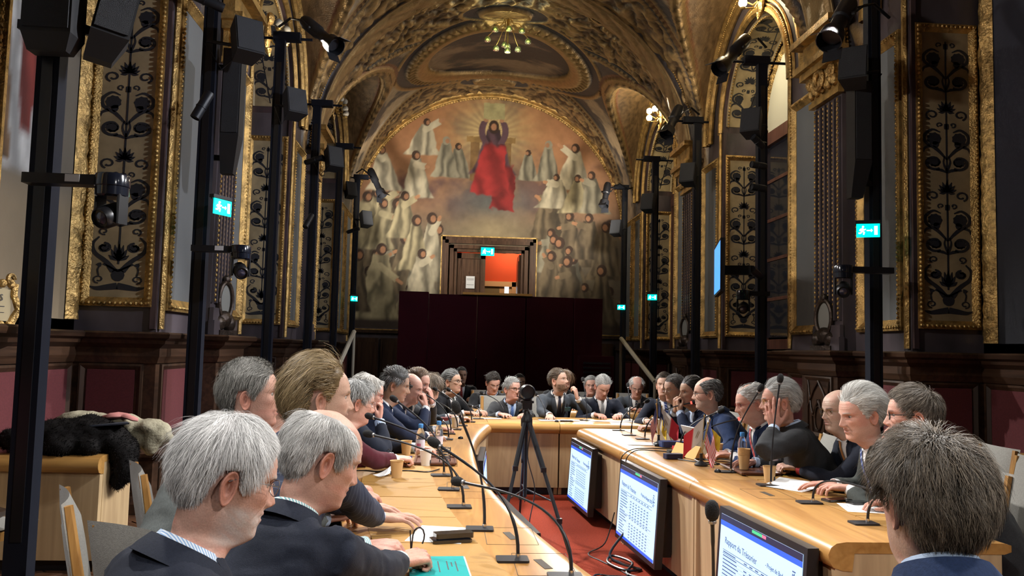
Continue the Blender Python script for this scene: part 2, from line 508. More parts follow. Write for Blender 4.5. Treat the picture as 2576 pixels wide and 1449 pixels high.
ARAB_Q = [[(p[0]*1.14, p[1]*.80) for p in q] for q in arabesque(3.42)]
ARAB_S = [[(p[0]*1.14, p[1]*.80) for p in q] for q in arabesque(2.9, vase=False)]
def framed_rect(mb, fn, a0, a1, b0, b1, w, h):
    """raised frame molding: fn(a,b,d)->xyz"""
    prof = [(0, 0), (0, h), (w*.35, h*1.3), (w*.7, h*.7), (w, h*.25), (w, 0)]
    cs = [(a0, b0, 1, 1), (a1, b0, -1, 1), (a1, b1, -1, -1), (a0, b1, 1, -1)]
    V = []; k = len(prof)
    for a, b, sa, sb in cs:
        for t, d in prof: V.append(fn(a+sa*t, b+sb*t, d))
    mb.add(V, [(i*k+j, ((i+1) % 4)*k+j, ((i+1) % 4)*k+j+1, i*k+j+1) for i in range(4) for j in range(k-1)])

WALLS = {}
def build_side(s, nm):
    wl = MB()
    # marble shell
    sweep_plan(wl, s, plan_path(UF, UB, .14, 1.1, 1.75), [(0, 0), (0, ZS)])
    # wall above, between jamb tops and vault
    for (y0, y1) in [(-.7, YFAR)]:
        ys = np.arange(y0, y1+.001, .09)
        V = []; F = []
        for y in ys:
            lo = zarch(y) or ZS; hi = max(float(zside(y)), ZS)
            hi = max(hi, lo)
            V += [(C+s*UF, y, lo), (C+s*UF, y, hi)]
        F = [(2*i, 2*i+2, 2*i+3, 2*i+1) for i in range(len(ys)-1)]
        wl.add(V, F)
    wall = wl.build('wall_'+nm, MARBLE2)
    wall['kind'] = 'structure'; WALLS[s] = wall
    # bay backs and soffits
    for i, (a, b) in enumerate(BAYS):
        m = (a+b)/2
        bk = MB(); V = []
        ys = np.linspace(a, b, 41)
        for y in ys: V += [(C+s*UB, y, 0), (C+s*UB, y, zarch(y))]
        bk.add(V, [(2*k, 2*k+2, 2*k+3, 2*k+1) for k in range(40)])
        bk.build('bay_back', GREYP, wall)
        sf = MB(); V = []; th = np.linspace(0, math.pi, 33)
        for t in th:
            V += [(C+s*UF, m+1.35*math.cos(t), ZS+1.35*math.sin(t)), (C+s*UB, m+1.35*math.cos(t), ZS+1.35*math.sin(t))]
        sf.add(V, [(2*k, 2*k+1, 2*k+3, 2*k+2) for k in range(32)])
        sf.build('arch_soffit', MARBLE, wall, True)
        # archivolt moldings on the wall face
        am = MB()
        for rr, ro, uo in ((1.40, .05, .02), (1.52, .025, .01)):
            am.tube([(C+s*(UF-uo), m+rr*math.cos(t), ZS+rr*math.sin(t)) for t in th], ro, 6, False)
            for sg in (-1, 1): am.tube([(C+s*(UF-uo), m+sg*rr, 1.6), (C+s*(UF-uo), m+sg*rr, ZS)], ro*.6, 6, False) if rr < 1.45 else None
        lt = [t for t in np.linspace(.02, math.pi-.02, 49)]
        for dr, ro in ((0.0, .07), (-.14, .03), (-.24, .045)):
            am.tube([(C+s*(UF-.05), m+(2.1+dr)*math.cos(t), 5.0+(2.1+dr)*math.sin(t)) for t in lt], ro, 6, False)
        am.build('arch_molding', GOLD, wall, True)
        if i >= 1:
            P = [(C+s*(UF-.03), m+1.46*math.cos(t), ZS+1.46*math.sin(t)) for t in np.linspace(0, math.pi, 110)]
            P += [(C+s*(UF-.06), m+2.03*math.cos(t), 5+2.03*math.sin(t)) for t in np.linspace(.02, math.pi-.02, 170)]
            beads('arch_beads', P, .022, GOLD, wall)
        # ornament on the soffit, far half
        u0 = (UF+UB)/2
        def sfn(a_, b_, d=0, m=m):
            if b_ < .15: y = m+1.35-d; z = ZS-.15+b_; return (C+s*(u0-a_), y, z)
            t = (b_-.15)/1.35; rr = 1.35-d
            return (C+s*(u0-a_), m+rr*math.cos(t), ZS+rr*math.sin(t))
        fr = MB(); V = []
        for b_ in np.linspace(.25, 3.9, 40):
            for a_, d in ((-.30, 0), (-.29, .03), (-.265, .035), (-.24, .012), (.24, .012), (.265, .035), (.29, .03), (.30, 0)): V.append(sfn(a_, b_, d))
        k = 8
        fr.add(V, [(p*k+q, (p+1)*k+q, (p+1)*k+q+1, p*k+q+1) for p in range(39) for q in range(k-1)])
        fr.cm = 0
        fr.build('soffit_panel', GOLDGROUND, wall, True)
        if i >= 1:
            me = arab_mesh('arabesque', [[(p[0], p[1]+.3) for p in q] for q in ARAB_S], lambda a_, b_: sfn(a_, b_, .017))
            o = link('arabesque', me, DARKINK, wall); o['kind'] = 'stuff'
            beads('soffit_beads', [sfn(sg*.275, b_, .035) for sg in (-1, 1) for b_ in np.arange(.25, 3.2, .05)], .018, GOLD, wall)
    # piers: ornament reveals, grey panels, pilasters
    for i, (a, b) in enumerate(PIERS[1:]):
        u0 = (UF+UB)/2
        def rfn(a_, b_, d=0, y=a): return (C+s*(u0-a_), y-d, b_)
        pb = MB(); pb.b2(rfn(-.29, 1.82, 0), rfn(.29, 4.70, .012)); pb.build('ornament_panel', GOLDGROUND, wall)
        fm = MB(); framed_rect(fm, lambda p, q, d: rfn(p, q, d), -.31, .31, 1.79, 4.73, .085, .035)
        fm.build('panel_frame', GOLD, wall, True)
        o = link('arabesque', arab_mesh('arabesque', [[(p[0]*.95, p[1]+1.92) for p in q] for q in ARAB_Q], lambda a_, b_: rfn(a_, b_, .0145)), DARKINK, wall); o['kind'] = 'stuff'
        P = []
        for e in (-.283, .283): P += along(rfn(e, 1.8, .045), rfn(e, 4.72, .045), .042)
        for e in (1.818, 4.702): P += along(rfn(-.29, e, .045), rfn(.29, e, .045), .042)
        beads('frame_beads', P, .019, GOLD, wall)
        # reveal edge lines of marble
        rb = MB(); rb.b2((C+s*(UF+.002), a-.03, 1.6), (C+s*(UF+.05), a, ZS)); rb.build('reveal_fillet', MARBLE, wall)
        def pfn(a_, b_, d=0): return (C+s*(UF-d), a_, b_)
        spans = [(a+.12, a+1.0), (a+1.85, b-.12)] if i < 3 else [(a+.12, a+1.0), (a+1.1, b-.08)]
        for y0, y1 in spans:
            gp = MB(); gp.b2(pfn(y0+.1, 1.87), pfn(y1-.1, 4.62, .006)); gp.build('grey_panel', GREYP, wall)
            fm = MB(); framed_rect(fm, pfn, y0, y1, 1.77, 4.72, .11, .045); fm.build('panel_frame', GOLD, wall, True)
            P = []
            for e in (y0+.035, y1-.035): P += along(pfn(e, 1.78, .055), pfn(e, 4.71, .055), .045)
            for e in (1.805, 4.685): P += along(pfn(y0, e, .055), pfn(y1, e, .055), .045)
            beads('frame_beads', P, .017, GOLD, wall)
        if i < 3:
            uq = UF-.14; y0 = a+1.1; y1 = a+1.75
            pl = MB()
            for k in range(6): 
                yy = y0+.04+k*(y1-y0-.08)/5
                pl.b2((C+s*uq, yy-.018, 1.9), (C+s*(uq-.03), yy+.018, 4.35))
            pl.b2((C+s*uq, y0-.03, 1.57), (C+s*(uq-.06), y1+.03, 1.72)); pl.b2((C+s*uq, y0-.01, 1.72), (C+s*(uq-.04), y1+.01, 1.85))
            pl.build('pilaster_fluting', MARBLE2, wall)
            P = []
            for k in range(5):
                yy = y0+.04+(k+.5)*(y1-y0-.08)/5
                P += [p for p in along((C+s*(uq-.012), yy, 1.95), (C+s*(uq-.012), yy, 4.35), .05)]
            for k in (0, 5):
                yy = y0+.04+k*(y1-y0-.08)/5; P += along((C+s*(uq-.035), yy, 1.9), (C+s*(uq-.035), yy, 4.35), .05)
            beads('pilaster_beads', P, (.013, .014, .021), GOLD, wall)
            # capital: egg course, gilt acanthus curl and abacus
            cp = MB()
            cp.b2((C+s*uq, y0-.05, 4.38), (C+s*(uq-.07), y1+.05, 4.44))
            cp.b2((C+s*uq, y0-.02, 4.44), (C+s*(uq-.05), y1+.02, 4.72))
            cp.b2((C+s*uq, y0-.10, 4.72), (C+s*(uq-.16), y1+.10, 4.80)); cp.b2((C+s*uq, y0-.16, 4.80), (C+s*(uq-.22), y1+.16, 4.88))
            cp.b2((C+s*uq, y0-.08, 4.88), (C+s*(uq-.12), y1+.08, 5.12)); cp.b2((C+s*uq, y0-.18, 5.12), (C+s*(uq-.24), y1+.18, 5.2))
            cp.build('capital_block', GOLD, wall)
            P = [(C+s*(uq-.07), y0+(k+.5)*(y1-y0)/9, 4.55+.03*(k % 2)) for k in range(9)]+[(C+s*(uq-.06), y0+(k+.5)*(y1-y0)/7, 4.66) for k in range(7)]
            beads('capital_leaves', P, (.045, .05, .09), GOLDB, wall)
            cv = MB()
            for sg in (-1, 1):
                yc = (y0+y1)/2+sg*.27
                cv.tube([(C+s*(uq-.10), yc+.075*(1-.6*t)*math.cos(sg*6.5*t*1.4), 4.64+.075*(1-.6*t)*math.sin(6.5*t*1.4)) for t in np.linspace(0, 1, 16)], .022, 6)
            cv.tube([(C+s*(uq-.12), (y0+y1)/2+.1*math.cos(t), 4.62+.1*math.sin(t)) for t in np.linspace(0, 6.28, 14)], .03, 6)
            cv.build('capital_scroll', GOLDB, wall, True)
    # wainscot
    ws = MB()
    path = plan_path(UF, UB, .24, 1.0, 1.85)
    prof = [(.10, 0), (.10, .10), (.085, .13), (.05, .16), (.05, .44), (.06, .46), (.12, .50), (.13, .53), (.06, .57), (.035, .60), (.02, .60), (.02, 1.30), (.035, 1.30), (.05, 1.34), (.06, 1.36), (.06, 1.43), (.09, 1.45), (.12, 1.47), (.13, 1.50), (.17, 1.52), (.18, 1.555), (.16, 1.57), (-.05, 1.575)]
    sweep_plan(ws, s, path, prof)
    wn = ws.build('trim_1' if s < 0 else 'trim_2', OAKD); wn['kind'] = 'structure'
    for k in range(len(path)-1):
        (ua, ya), (ub_, yb) = path[k], path[k+1]
        if max(ya, yb) < 2.5: continue
        Ln = math.hypot(ub_-ua, yb-ya)
        if Ln < .5: continue
        t = ((ub_-ua)/Ln, (yb-ya)/Ln); n = (-t[1], t[0])
        if t[0] > .5: continue
        def fn(p, q, d, ua=ua, ya=ya, t=t, n=n): return (C+s*(ua+t[0]*p+n[0]*d), ya+t[1]*p+n[1]*d, q)
        isped = abs(ua-(UF-.24)) < .01
        m0 = .10
        st = MB()
        framed_rect(st, lambda p, q, d: fn(p, q, d+.02), m0-.02, Ln-m0+.02, .62, 1.29, .05, .022)
        st.build('panel_molding', OAKDV, wn, True)
        if isped:
            # carved gothic tracery on the pedestals
            tr = MB(); cx = Ln/2; w = Ln/2-m0-.06
            for sg in (-1, 1):
                tr.tube([fn(cx+sg*w, .68, .03), fn(cx+sg*w, .95, .03), fn(cx+sg*w*.5, 1.12, .03), fn(cx, 1.24, .03)], .014, 5)
                tr.tube([fn(cx+sg*w*.55, .68, .03), fn(cx+sg*w*.6, .85, .03), fn(cx, 1.02, .03)], .012, 5)
                tr.tube([fn(cx+sg*w*(1-.9*q), 1.24-.4*math.sin(q*2.6), .03) for q in np.linspace(0, 1, 7)], .009, 5)
            tr.tube([fn(cx+w*.32*math.cos(q), .83+w*.5*math.sin(q), .03) for q in np.linspace(0, 6.28, 13)], .011, 5)
            tr.build('carved_tracery', OAKDV, wn, True)
        else:
            fp = MB(); fp.b2(fn(m0+.05, .69, .021), fn(Ln-m0-.05, 1.24, .036)); fp.build('fabric_panel', REDFAB, wn)
        lo = MB(); framed_rect(lo, lambda p, q, d: fn(p, q, d+.05), m0, Ln-m0, .19, .43, .03, .012); lo.build('lower_molding', OAKDV, wn, True)
    return wall, wn
wall_l, trim_l = build_side(-1, 'left')
wall_r, trim_r = build_side(1, 'right')

# ------------------------------------------------------------------ floor
FLOORW = wood('parquet', (.07, .03, .015), (.19, .09, .045), 'Y', .35, 4, .3)
fl = MB(); fl.b2((C-UB-.3, -3, -.06), (C+UB+.3, YFAR+.6, 0)); floor = fl.build('floor', FLOORW); floor['kind'] = 'structure'
brd = MB(); brd.box((0, 0, .004), (.098, .44, .008), 0, None, .003); bme = brd.mesh('parquet_board'); bme.materials.append(FLOORW)
for i in range(10):
    for j in range(8):
        for k in (0, 1):
            o = bpy.data.objects.new('parquet_board', bme); COL.objects.link(o); o.parent = floor
            ang = R(45 if k else -45)
            o.location = (-3.1+i*.2+(.1 if k else 0)*1+.0, 4.3+j*.44+(i % 2)*0+(.17 if k else 0)+i*.0, rnd.uniform(0, .0015))
            o.rotation_euler = (0, 0, ang)
CARPET = mat('red_carpet', lin((138, 54, 36)), .95, 0, noise=(90, (1, 1, 1), .25), bump=(260, .4), spec=.1)
ca = MB(); ca.b2((-.9, 1.2, .0), (2.9, 11.4, .013)); carpet = ca.build('carpet', CARPET)
tag(carpet, 'rust red carpet on the floor inside the ring of oak tables', 'carpet')

# ------------------------------------------------------------------ vault
ZV, RV = 4.6, UF
VAULTM = mat('painted_gilt_vault', (1, 1, 1), .40, 0, noise=(11, (1, 1, 1), .2), attr=True, bump=(45, .35))
_nt = VAULTM.node_tree; _a = [n for n in _nt.nodes if n.type == 'ATTRIBUTE'][0]
_nt.links.new(_a.outputs['Alpha'], _nt.nodes['Principled BSDF'].inputs['Metallic'])
cGOLD = np.array((.45, .30, .135)); cBROWN = np.array((.20, .125, .06)); cDARK = np.array((.035, .032, .038)); cRUST = np.array((.22, .10, .05))
def relief(a, b, seed=0):
    w1 = fbm(a*2.2, b*2.2, seed+3)*2.2; w2 = fbm(a*2.2+9, b*2.2, seed+5)*2.2
    r = np.sin(11*a+6*w1)*np.sin(11*b+6*w2)
    n = fbm(a*6+w1, b*6+w2, seed+8)
    return np.clip(.5+.5*r*.8+(n-.5)*.9, 0, 1)
def paint_vault(sA, Y, yc, e, g, d_in):
    """colour, metalness and inward displacement of the barrel at arc s, depth Y"""
    n = sA.size; q = np.abs(Y-yc); s_ = np.abs(sA)
    k = e/3.07
    rel = relief(sA, Y, 2)
    rr_ = sstep(.25, .95, rel)[..., None]; col = np.array((.06, .034, .018))*(1-rr_)+cGOLD*1.05*rr_; met = .15+.5*rr_[..., 0]; dis = .085*rel
    def put(mask, c, m, d):
        nonlocal col, met, dis
        mk = np.clip(mask, 0, 1)
        col = col*(1-mk[..., None])+np.asarray(c)*mk[..., None]; met = met*(1-mk)+m*mk; dis = dis*(1-mk)+d*mk
    def band(x, a, b, soft=.015): return sstep(a-soft, a+soft, x)*(1-sstep(b-soft, b+soft, x))
    qd = e-(5.42-s_)*(1.8*k/4.1)
    dd = (q-qd)*.92
    # painted spandrels between the diagonal ribs and the side lunettes
    cl = fbm(sA*1.5+3, Y*1.9+5, 21, 5); c2 = fbm(sA*3.1, Y*3.0, 33, 4)
    sky = np.array((.050, .046, .048))*(.5+1.0*c2[..., None])
    cloud = np.array((.40, .30, .19))*(.6+.8*c2[..., None])
    pic = sky*(1-sstep(.47, .62, cl)[..., None])+cloud*sstep(.47, .62, cl)[..., None]
    fig = np.exp(-(((s_-2.75+.5*(c2-.5))/.42)**2+((q-(e-1.05*k)+.4*(cl-.5))/.20)**2))*(.4+1.2*c2)*1.3
    pic = pic*(1-np.clip(fig, 0, 1)[..., None]*.8)+np.array((.46, .42, .38))*np.clip(fig, 0, 1)[..., None]*.8
    inspan = (dd < -.17).astype(float)*(s_ > 1.6)
    put(inspan*sstep(1.66, 1.70, s_), pic, 0, 0)
    put(band(dd, -.17, -.12, .008), cGOLD, .7, .04)
    put(band(dd, -.12, -.04, .008), cRUST*.8, .2, .0)
    put(band(dd, -.04, .015, .006), cGOLD*(.55+.45*np.sin(s_*60)[..., None]), .7, .045)
    put(band(dd, .015, .13, .006), cDARK, 0, .0); put(band(dd, .13, .17, .006), cGOLD, .7, .03)
    put(band(q, e-.09, e-.04), cGOLD*.8, .7, .03)
    # dark ground round the medallion, then its frame and picture
    E = np.sqrt((sA/1.62)**2+((Y-yc)/(1.32*k))**2)
    put((E < 1.52).astype(float)*(E > 1.3), cDARK, 0, 0)
    put(band(E, 1.49, 1.55, .01), cGOLD, .7, .03)
    put(band(E, 1.0, 1.33, .01), cGOLD, .75, .13*np.sqrt(np.maximum(0, 1-((E-1.16)/.17)**2)))
    an = np.arctan2((Y-yc)/(1.32*k), sA/1.62)
    put(band(E, 1.22, 1.34, .01), cGOLD*(.5+.5*np.abs(np.sin(an*34))[..., None]), .75, .06+.05*np.abs(np.sin(an*34)))
    ms = fbm(sA*1.1+1, Y*2.2+4, 77, 5)
    med = np.array((.040, .038, .042))*(1-sstep(.45, .66, ms)[..., None])+np.array((.27, .19, .13))*sstep(.45, .66, ms)[..., None]
    put((E < 1.0).astype(float), med, 0, 0)
    # rosettes fore and aft of the medallion
    for y0 in (yc+e*.645+.0, yc-e*.70):
        Er = np.sqrt((sA/.50)**2+((Y-y0)/(.24*k))**2)
        put((Er < 1.75).astype(float), cDARK, 0, 0); put(band(Er, 1.7, 1.85, .02), cGOLD, .7, .03)
        put((Er < 1.0).astype(float), cGOLD*(.4+.6*np.abs(np.sin(5*np.arctan2(Y-y0, sA)))[..., None]), .75, .07)
        put(band(Er, .86, 1.08, .02), cGOLD, .75, .09)
    # side lunette webs
    web = (g > .02).astype(float)
    put(web, cBROWN*(.6+.8*relief(Y*1.2, sA*1.2, 4)[..., None]), .3, 0)
    ag = np.abs(g)
    put((ag < .20).astype(float), cRUST, .15, .0); put((ag < .14).astype(float), cGOLD*.9, .7, .05); put((ag < .06).astype(float), cGOLD*(.6+.4*np.sin(s_*46)[..., None]), .75, .07)
    return col, met, dis
def vault_piece(name, y0, y1, yc, e, nt, ny, parent):
    th = np.linspace(0.0, math.pi, nt); ys = np.linspace(y0, y1, ny)
    T, Y = np.meshgrid(th, ys, indexing='ij')
    zm = ZV+RV*np.sin(T); zsd = np.where(zside(Y) > 4.7, zside(Y), 0)
    u = RV*np.cos(T); g = zsd-zm
    z = np.maximum(zm, zsd)
    sA = RV*(math.pi/2-T)
    col, met, dis = paint_vault(sA, Y, yc, e, g, None)
    nx = np.where(g > 0, 0, -np.cos(T)); nz = np.where(g > 0, -1, -np.sin(T))
    X = C+u+nx*dis; Z = z+nz*dis
    V = np.stack([X, Y, Z], -1).reshape(-1, 3)
    cc = np.concatenate([col.reshape(-1, 3), met.reshape(-1, 1)], 1)
    me = mesh_np(name, V, grid_faces(nt, ny), True, None)
    at = me.color_attributes.new('Col', 'FLOAT_COLOR', 'POINT'); at.data.foreach_set('color', cc.astype(np.float32).ravel())
    return link(name, me, VAULTM, parent)
ce = MB(); ce.b2((C-UB-.3, -3, 9.2), (C+UB+.3, YFAR+.6, 9.3)); ceiling = ce.build('ceiling', MARBLE2); ceiling['kind'] = 'structure'
vault_piece('painted_vault', 14.83, YFAR, 17.95, 3.07, 350, 250, ceiling)
vault_piece('painted_vault', 9.28, 14.21, 11.75, 2.46, 220, 120, ceiling)
vault_piece('painted_vault', -.7, 8.66, 6.2, 2.46, 60, 60, ceiling)
def transverse(yc, r=.20):
    th = np.linspace(.02, math.pi-.02, 260)
    prof = [(-.36, 0), (-.36, .08), (-.31, .10), (-.30, r-.04), (-.33, r)]+[(v, r) for v in np.linspace(-.31, .31, 25)]+[(.33, r), (.30, r-.04), (.31, .10), (.36, .08), (.36, 0)]
    k = len(prof); V = np.zeros((len(th), k, 3)); cc = np.zeros((len(th), k, 4))
    for j, (dy, d) in enumerate(prof):
        rel = relief(th*RV, np.full_like(th, dy+yc), 9) if abs(dy) < .3 else np.zeros_like(th)
        guil = np.abs(np.sin(th*RV*5+ (dy*9)))*.5+.5*rel
        inn = abs(dy) < .24
        rr = RV-d-(.035*guil if inn else 0)
        V[:, j, 0] = C+rr*np.cos(th); V[:, j, 1] = yc+dy; V[:, j, 2] = ZV+.15+rr*np.sin(th)
        c = cGOLD*.9 if inn else (cGOLD*.7 if d >= r-.001 else cDARK*1.6)
        cc[:, j, :3] = c*((.45+.55*guil[:, None]) if inn else 1); cc[:, j, 3] = .6 if d >= r-.001 else .05
    me = mesh_np('transverse_arch', V.reshape(-1, 3), grid_faces(len(th), k), True)
    at = me.color_attributes.new('Col', 'FLOAT_COLOR', 'POINT'); at.data.foreach_set('color', cc.astype(np.float32).ravel())
    link('transverse_arch', me, VAULTM, ceiling)
    for e in (-.37, .37):
        P = [(C+(RV-.1)*math.cos(t), yc+e, ZV+.15+(RV-.1)*math.sin(t)) for t in np.linspace(.03, math.pi-.03, 230)]
        beads('arch_beads', P, .02, GOLD, ceiling)
for yc in (3.42, 8.97, 14.52): transverse(yc)
# end walls
bw = MB(); bw.b2((C-UB-.3, -3.1, 0), (C+UB+.3, -3, 9.2)); o = bw.build('wall_back', MARBLE2); o['kind'] = 'structure'
# ------------------------------------------------------------------ far wall with the lunette mural and its door
LR = 3.42; LZ = 4.48
def mural_colour(a, z):
    """a generic painted heavenly assembly: warm sky, clouds, pale robed figures round one in red"""
    cx = a; cz = z
    n1 = fbm(cx*.7+4, cz*.9, 41, 5); n2 = fbm(cx*2.2, cz*2.2, 52, 4); n3 = fbm(cx*6, cz*6, 63, 3)
    sky = np.array(lin((150, 112, 82)))*np.ones(a.shape+(1,))
    tt = sstep(4.6, 7.6, cz)[..., None]
    sky = sky*(1-tt)+np.array(lin((166, 116, 78)))*tt
    m = sstep(.48, .66, n1)[..., None]; sky = sky*(1-m)+np.array(lin((104, 74, 66)))*m
    d = np.hypot(cx-.02, cz-7.0)
    ray = .85+.15*np.sin(np.arctan2(cz-7.0, cx-.02)*28+n2*3)
    gl = (np.exp(-(d/.85)**2)*ray)[..., None]; sky = sky*(1-gl)+np.array(lin((214, 186, 128)))*gl
    # lower half: greyer ground of cloud and robes
    lo = (1-sstep(4.4, 5.6, cz+.5*n1))[..., None]
    sky = sky*(1-lo)+np.array(lin((112, 100, 82)))*(.65+.6*n2[..., None])*lo
    gr = np.exp(-((cx-.05)/1.0)**2-((cz-5.2)/.5)**2)[..., None]*.9
    sky = sky*(1-gr)+np.array(lin((104, 108, 106)))*(.7+.5*n2[..., None])*gr
    g2 = np.exp(-((cx-.05)/.85)**2-((cz-4.45)/.42)**2)[..., None]
    sky = sky*(1-g2)+np.array(lin((168, 150, 116)))*(.7+.5*n2[..., None])*g2
    img = sky
    def over(mask, c):
        nonlocal img
        mk = np.clip(mask, 0, 1)[..., None]; img = img*(1-mk)+c*mk
    def figure(x, zb, h, w, lean, robe, seed, arm=None, hood=False, seat=False):
        p = (cz-zb)/h; q = cx-x-lean*p*h
        wob = (fbm(cx*5, cz*5, seed, 3)-.5)*.18
        wid = w*(1.0-.62*sstep(.25, .95, p))*(1+.5*(1-sstep(0, .25, p))) if not seat else w*(1.15-.75*sstep(.1, .9, p))
        mk = sstep(0, .05, p+wob*.3)*(1-sstep(.84, .88, p))*(1-sstep(wid*.9, wid*1.02+.01, np.abs(q+wob*w)))
        fold = .66+.40*np.sin(q/w*6.5+fbm(cx*1.9, cz*.9, seed+5, 4)*13)*(.45+.7*fbm(cx*4, cz*1.6, seed+9))
        lightside = .78+.32*np.clip(-q/w*.8+.35, 0, 1)
        over(mk, np.array(robe)*(fold*lightside*1.15)[..., None])
        if arm:
            ax, az = arm; sx, sz = x+lean*h*.7, zb+h*.72
            L2 = (ax**2+az**2); t = np.clip(((cx-sx)*ax+(cz-sz)*az)/L2, 0, 1)
            dist = np.hypot(cx-sx-ax*t, cz-sz-az*t)
            over((1-sstep(.07, .10, dist))*(t < .8), np.array(robe)*(.75+.3*fold)[..., None])
            over((1-sstep(.035, .05, dist))*(t > .75), np.array(lin((176, 128, 92)))*np.ones(a.shape+(1,)))
        hx, hz, hr = x+lean*h*.93, zb+h*.92, .105*h/1.1 if h < 1.5 else .14
        e = np.hypot((cx-hx)/.85, cz-hz)
        over(1-sstep(hr*1.05, hr*1.2, e), (np.array(robe)*.9 if hood else np.array(lin((62, 44, 32))))*np.ones(a.shape+(1,)))
        over((1-sstep(hr*.55, hr*.7, np.hypot((cx-hx-.03*np.sign(-x+.01))/.8, cz-hz+.01))), np.array(lin((160, 114, 82)))*np.ones(a.shape+(1,)))
    Wt = lin((196, 184, 156)); Cr = lin((178, 164, 128)); Gy = lin((150, 142, 120)); Dk = lin((120, 104, 80))
    P = lambda px, py: ((px-1229)/100., 1.5+(879-py)/100.)
    rc = random.Random(4)
    crowd = []
    for i in range(30):
        left = i % 2 == 0; py_ = 600+(i//2)*17
        px_ = rc.uniform(905, 1095) if left else rc.uniform(1365, 1545)
        crowd.append((px_, py_, rc.uniform(1.1, 1.6), rc.uniform(.26, .4), rc.uniform(-.1, .1), (Cr, Gy, Dk)[rc.randrange(3)] if left else (Dk, Dk, Gy)[rc.randrange(3)], 50+i, (rc.choice((-.3, .35)), rc.uniform(-.1, .35)) if i % 3 else None, 0))
    for (px, py, h, w, lean, robe, sd, arm, hood) in crowd+[
        (1055, 395, .95, .34, .1, Wt, 1, (.45, .28), 0), (1150, 450, .9, .25, -.05, Gy, 2, None, 0), (1115, 450, 1.05, .27, .0, Gy, 3, None, 1),
        (965, 490, 1.15, .34, -.12, Wt, 4, (-.2, .25), 0), (1045, 505, 1.2, .30, -.05, Wt, 5, (.3, -.05), 0),
        (1325, 450, .8, .22, .0, Gy, 6, None, 0), (1375, 450, 1.05, .26, .02, Gy, 7, None, 1), (1440, 470, 1.2, .36, .06, Wt, 8, (-.42, .32), 0),
        (1395, 520, .9, .36, .05, Wt, 9, (-.3, .05), 0), (1445, 530, 1.0, .28, .1, Cr, 10, None, 0), (1500, 530, 1.1, .30, -.1, Gy, 11, (-.3, .1), 0),
        (950, 640, 1.3, .30, .1, Cr, 12, (.35, -.1), 0), (1010, 610, 1.2, .30, .05, Cr, 13, (.35, .25), 0), (1085, 720, 1.8, .30, .0, Wt, 14, (.2, .4), 0), (1040, 690, 1.4, .3, .05, Cr, 15, None, 0),
        (950, 830, 2.1, .48, .06, Cr, 16, (.55, -.42), 0), (1065, 760, 1.25, .34, -.02, Wt, 17, (.28, .2), 0),
        (1480, 650, 1.2, .36, .05, Dk, 18, (-.4, .1), 0), (1530, 690, 1.4, .3, .0, Dk, 19, None, 0), (1385, 760, 1.3, .34, .05, Dk, 20, (-.2, .3), 0),
        (1440, 800, 1.6, .42, -.05, Dk, 21, (-.3, -.1), 0), (1520, 830, 1.7, .36, .0, Dk, 22, None, 0), (905, 800, 1.6, .25, 0, Dk, 23, None, 0)]:
        x, zb = P(px, py); figure(x, zb, h, w, lean, robe, sd, arm, hood)
    # throne, central figure in red and violet, pale tablet held overhead
    def rect(x0, x1, z0, z1, c): over(((cx > x0) & (cx < x1) & (cz > z0) & (cz < z1)).astype(float), np.array(c)*(.8+.4*n3[..., None]))
    rect(-.52, -.30, 5.75, 6.9, lin((128, 98, 60))); rect(.30, .52, 5.75, 6.9, lin((128, 98, 60)))
    rect(-.62, -.2, 6.75, 6.9, lin((150, 118, 70))); rect(.2, .62, 6.75, 6.9, lin((150, 118, 70)))
    V_ = lin((92, 66, 74)); x0 = .06
    figure(x0, 5.9, 1.4, .42, 0, V_, 30)
    for sg in (-1, 1):
        t = np.clip((cz-6.75)/.6, 0, 1); dist = np.abs(cx-x0-sg*(.30-.1*(2*t-1)**2))
        over((1-sstep(.07, .1, dist))*(cz > 6.72)*(cz < 7.3), np.array(V_)*(.8+.4*n2[..., None]))
        over(1-sstep(.05, .07, np.hypot(cx-x0-sg*.2, cz-7.34)), np.array(lin((170, 124, 92)))*np.ones(a.shape+(1,)))
    rect(x0-.27, x0+.27, 7.36, 7.78, lin((168, 158, 112)))
    rect(x0-.008, x0+.008, 7.36, 7.78, lin((90, 80, 50)))
    Rd = lin((168, 50, 48)); wb = (fbm(cx*3.1, cz*3.1, 91, 3)-.5)
    p = (cz-5.3)/1.35
    for (bx, bw, z0, z1, sd) in ((x0+.34, .34, 5.0, 6.3, 32), (x0-.02, .50, 5.35, 6.75, 31)):
        pp = (cz-z0+wb*.35)/(z1-z0); q = cx-bx-.12*(pp-.5)+wb*.25
        mk = sstep(0, .06, pp)*(1-sstep(.9, 1, pp))*(1-sstep(.9, 1.05, np.abs(q)/(bw*(1.05-.5*pp))+.25*(n2-.5)))
        fo = .74+.26*np.sin(q*11+cz*5+fbm(cx*1.3, cz*1.3, 95, 3)*9)
        over(mk, np.array(Rd)*(fo*(1.1 if sd == 31 else .75))[..., None])
    hz = np.hypot((cx-x0)/.85, cz-7.14); over(1-sstep(.15, .17, hz), np.array(lin((58, 40, 30)))*np.ones(a.shape+(1,)))
    over(1-sstep(.08, .1, np.hypot((cx-x0)/.8, cz-7.16)), np.array(lin((166, 118, 86)))*np.ones(a.shape+(1,)))
    # dark painted plinth at the bottom
    over(1-sstep(2.1, 2.25, cz), np.array(lin((64, 52, 44)))*(.7+.6*n2[..., None]))
    return img*(.80+.4*n3[..., None])
na, nb = 330, 300
A_, B_ = np.meshgrid(np.linspace(-LR, LR, na), np.linspace(0, 1, nb), indexing='ij')
top = LZ+np.sqrt(np.maximum(0, LR**2-A_**2)); Zm = 1.95+(top-1.95)*B_
colm = mural_colour(A_, Zm)
Fm = grid_faces(na, nb)
DX0, DX1, DZT = .07, 1.70, 3.92      # door opening in world x and z
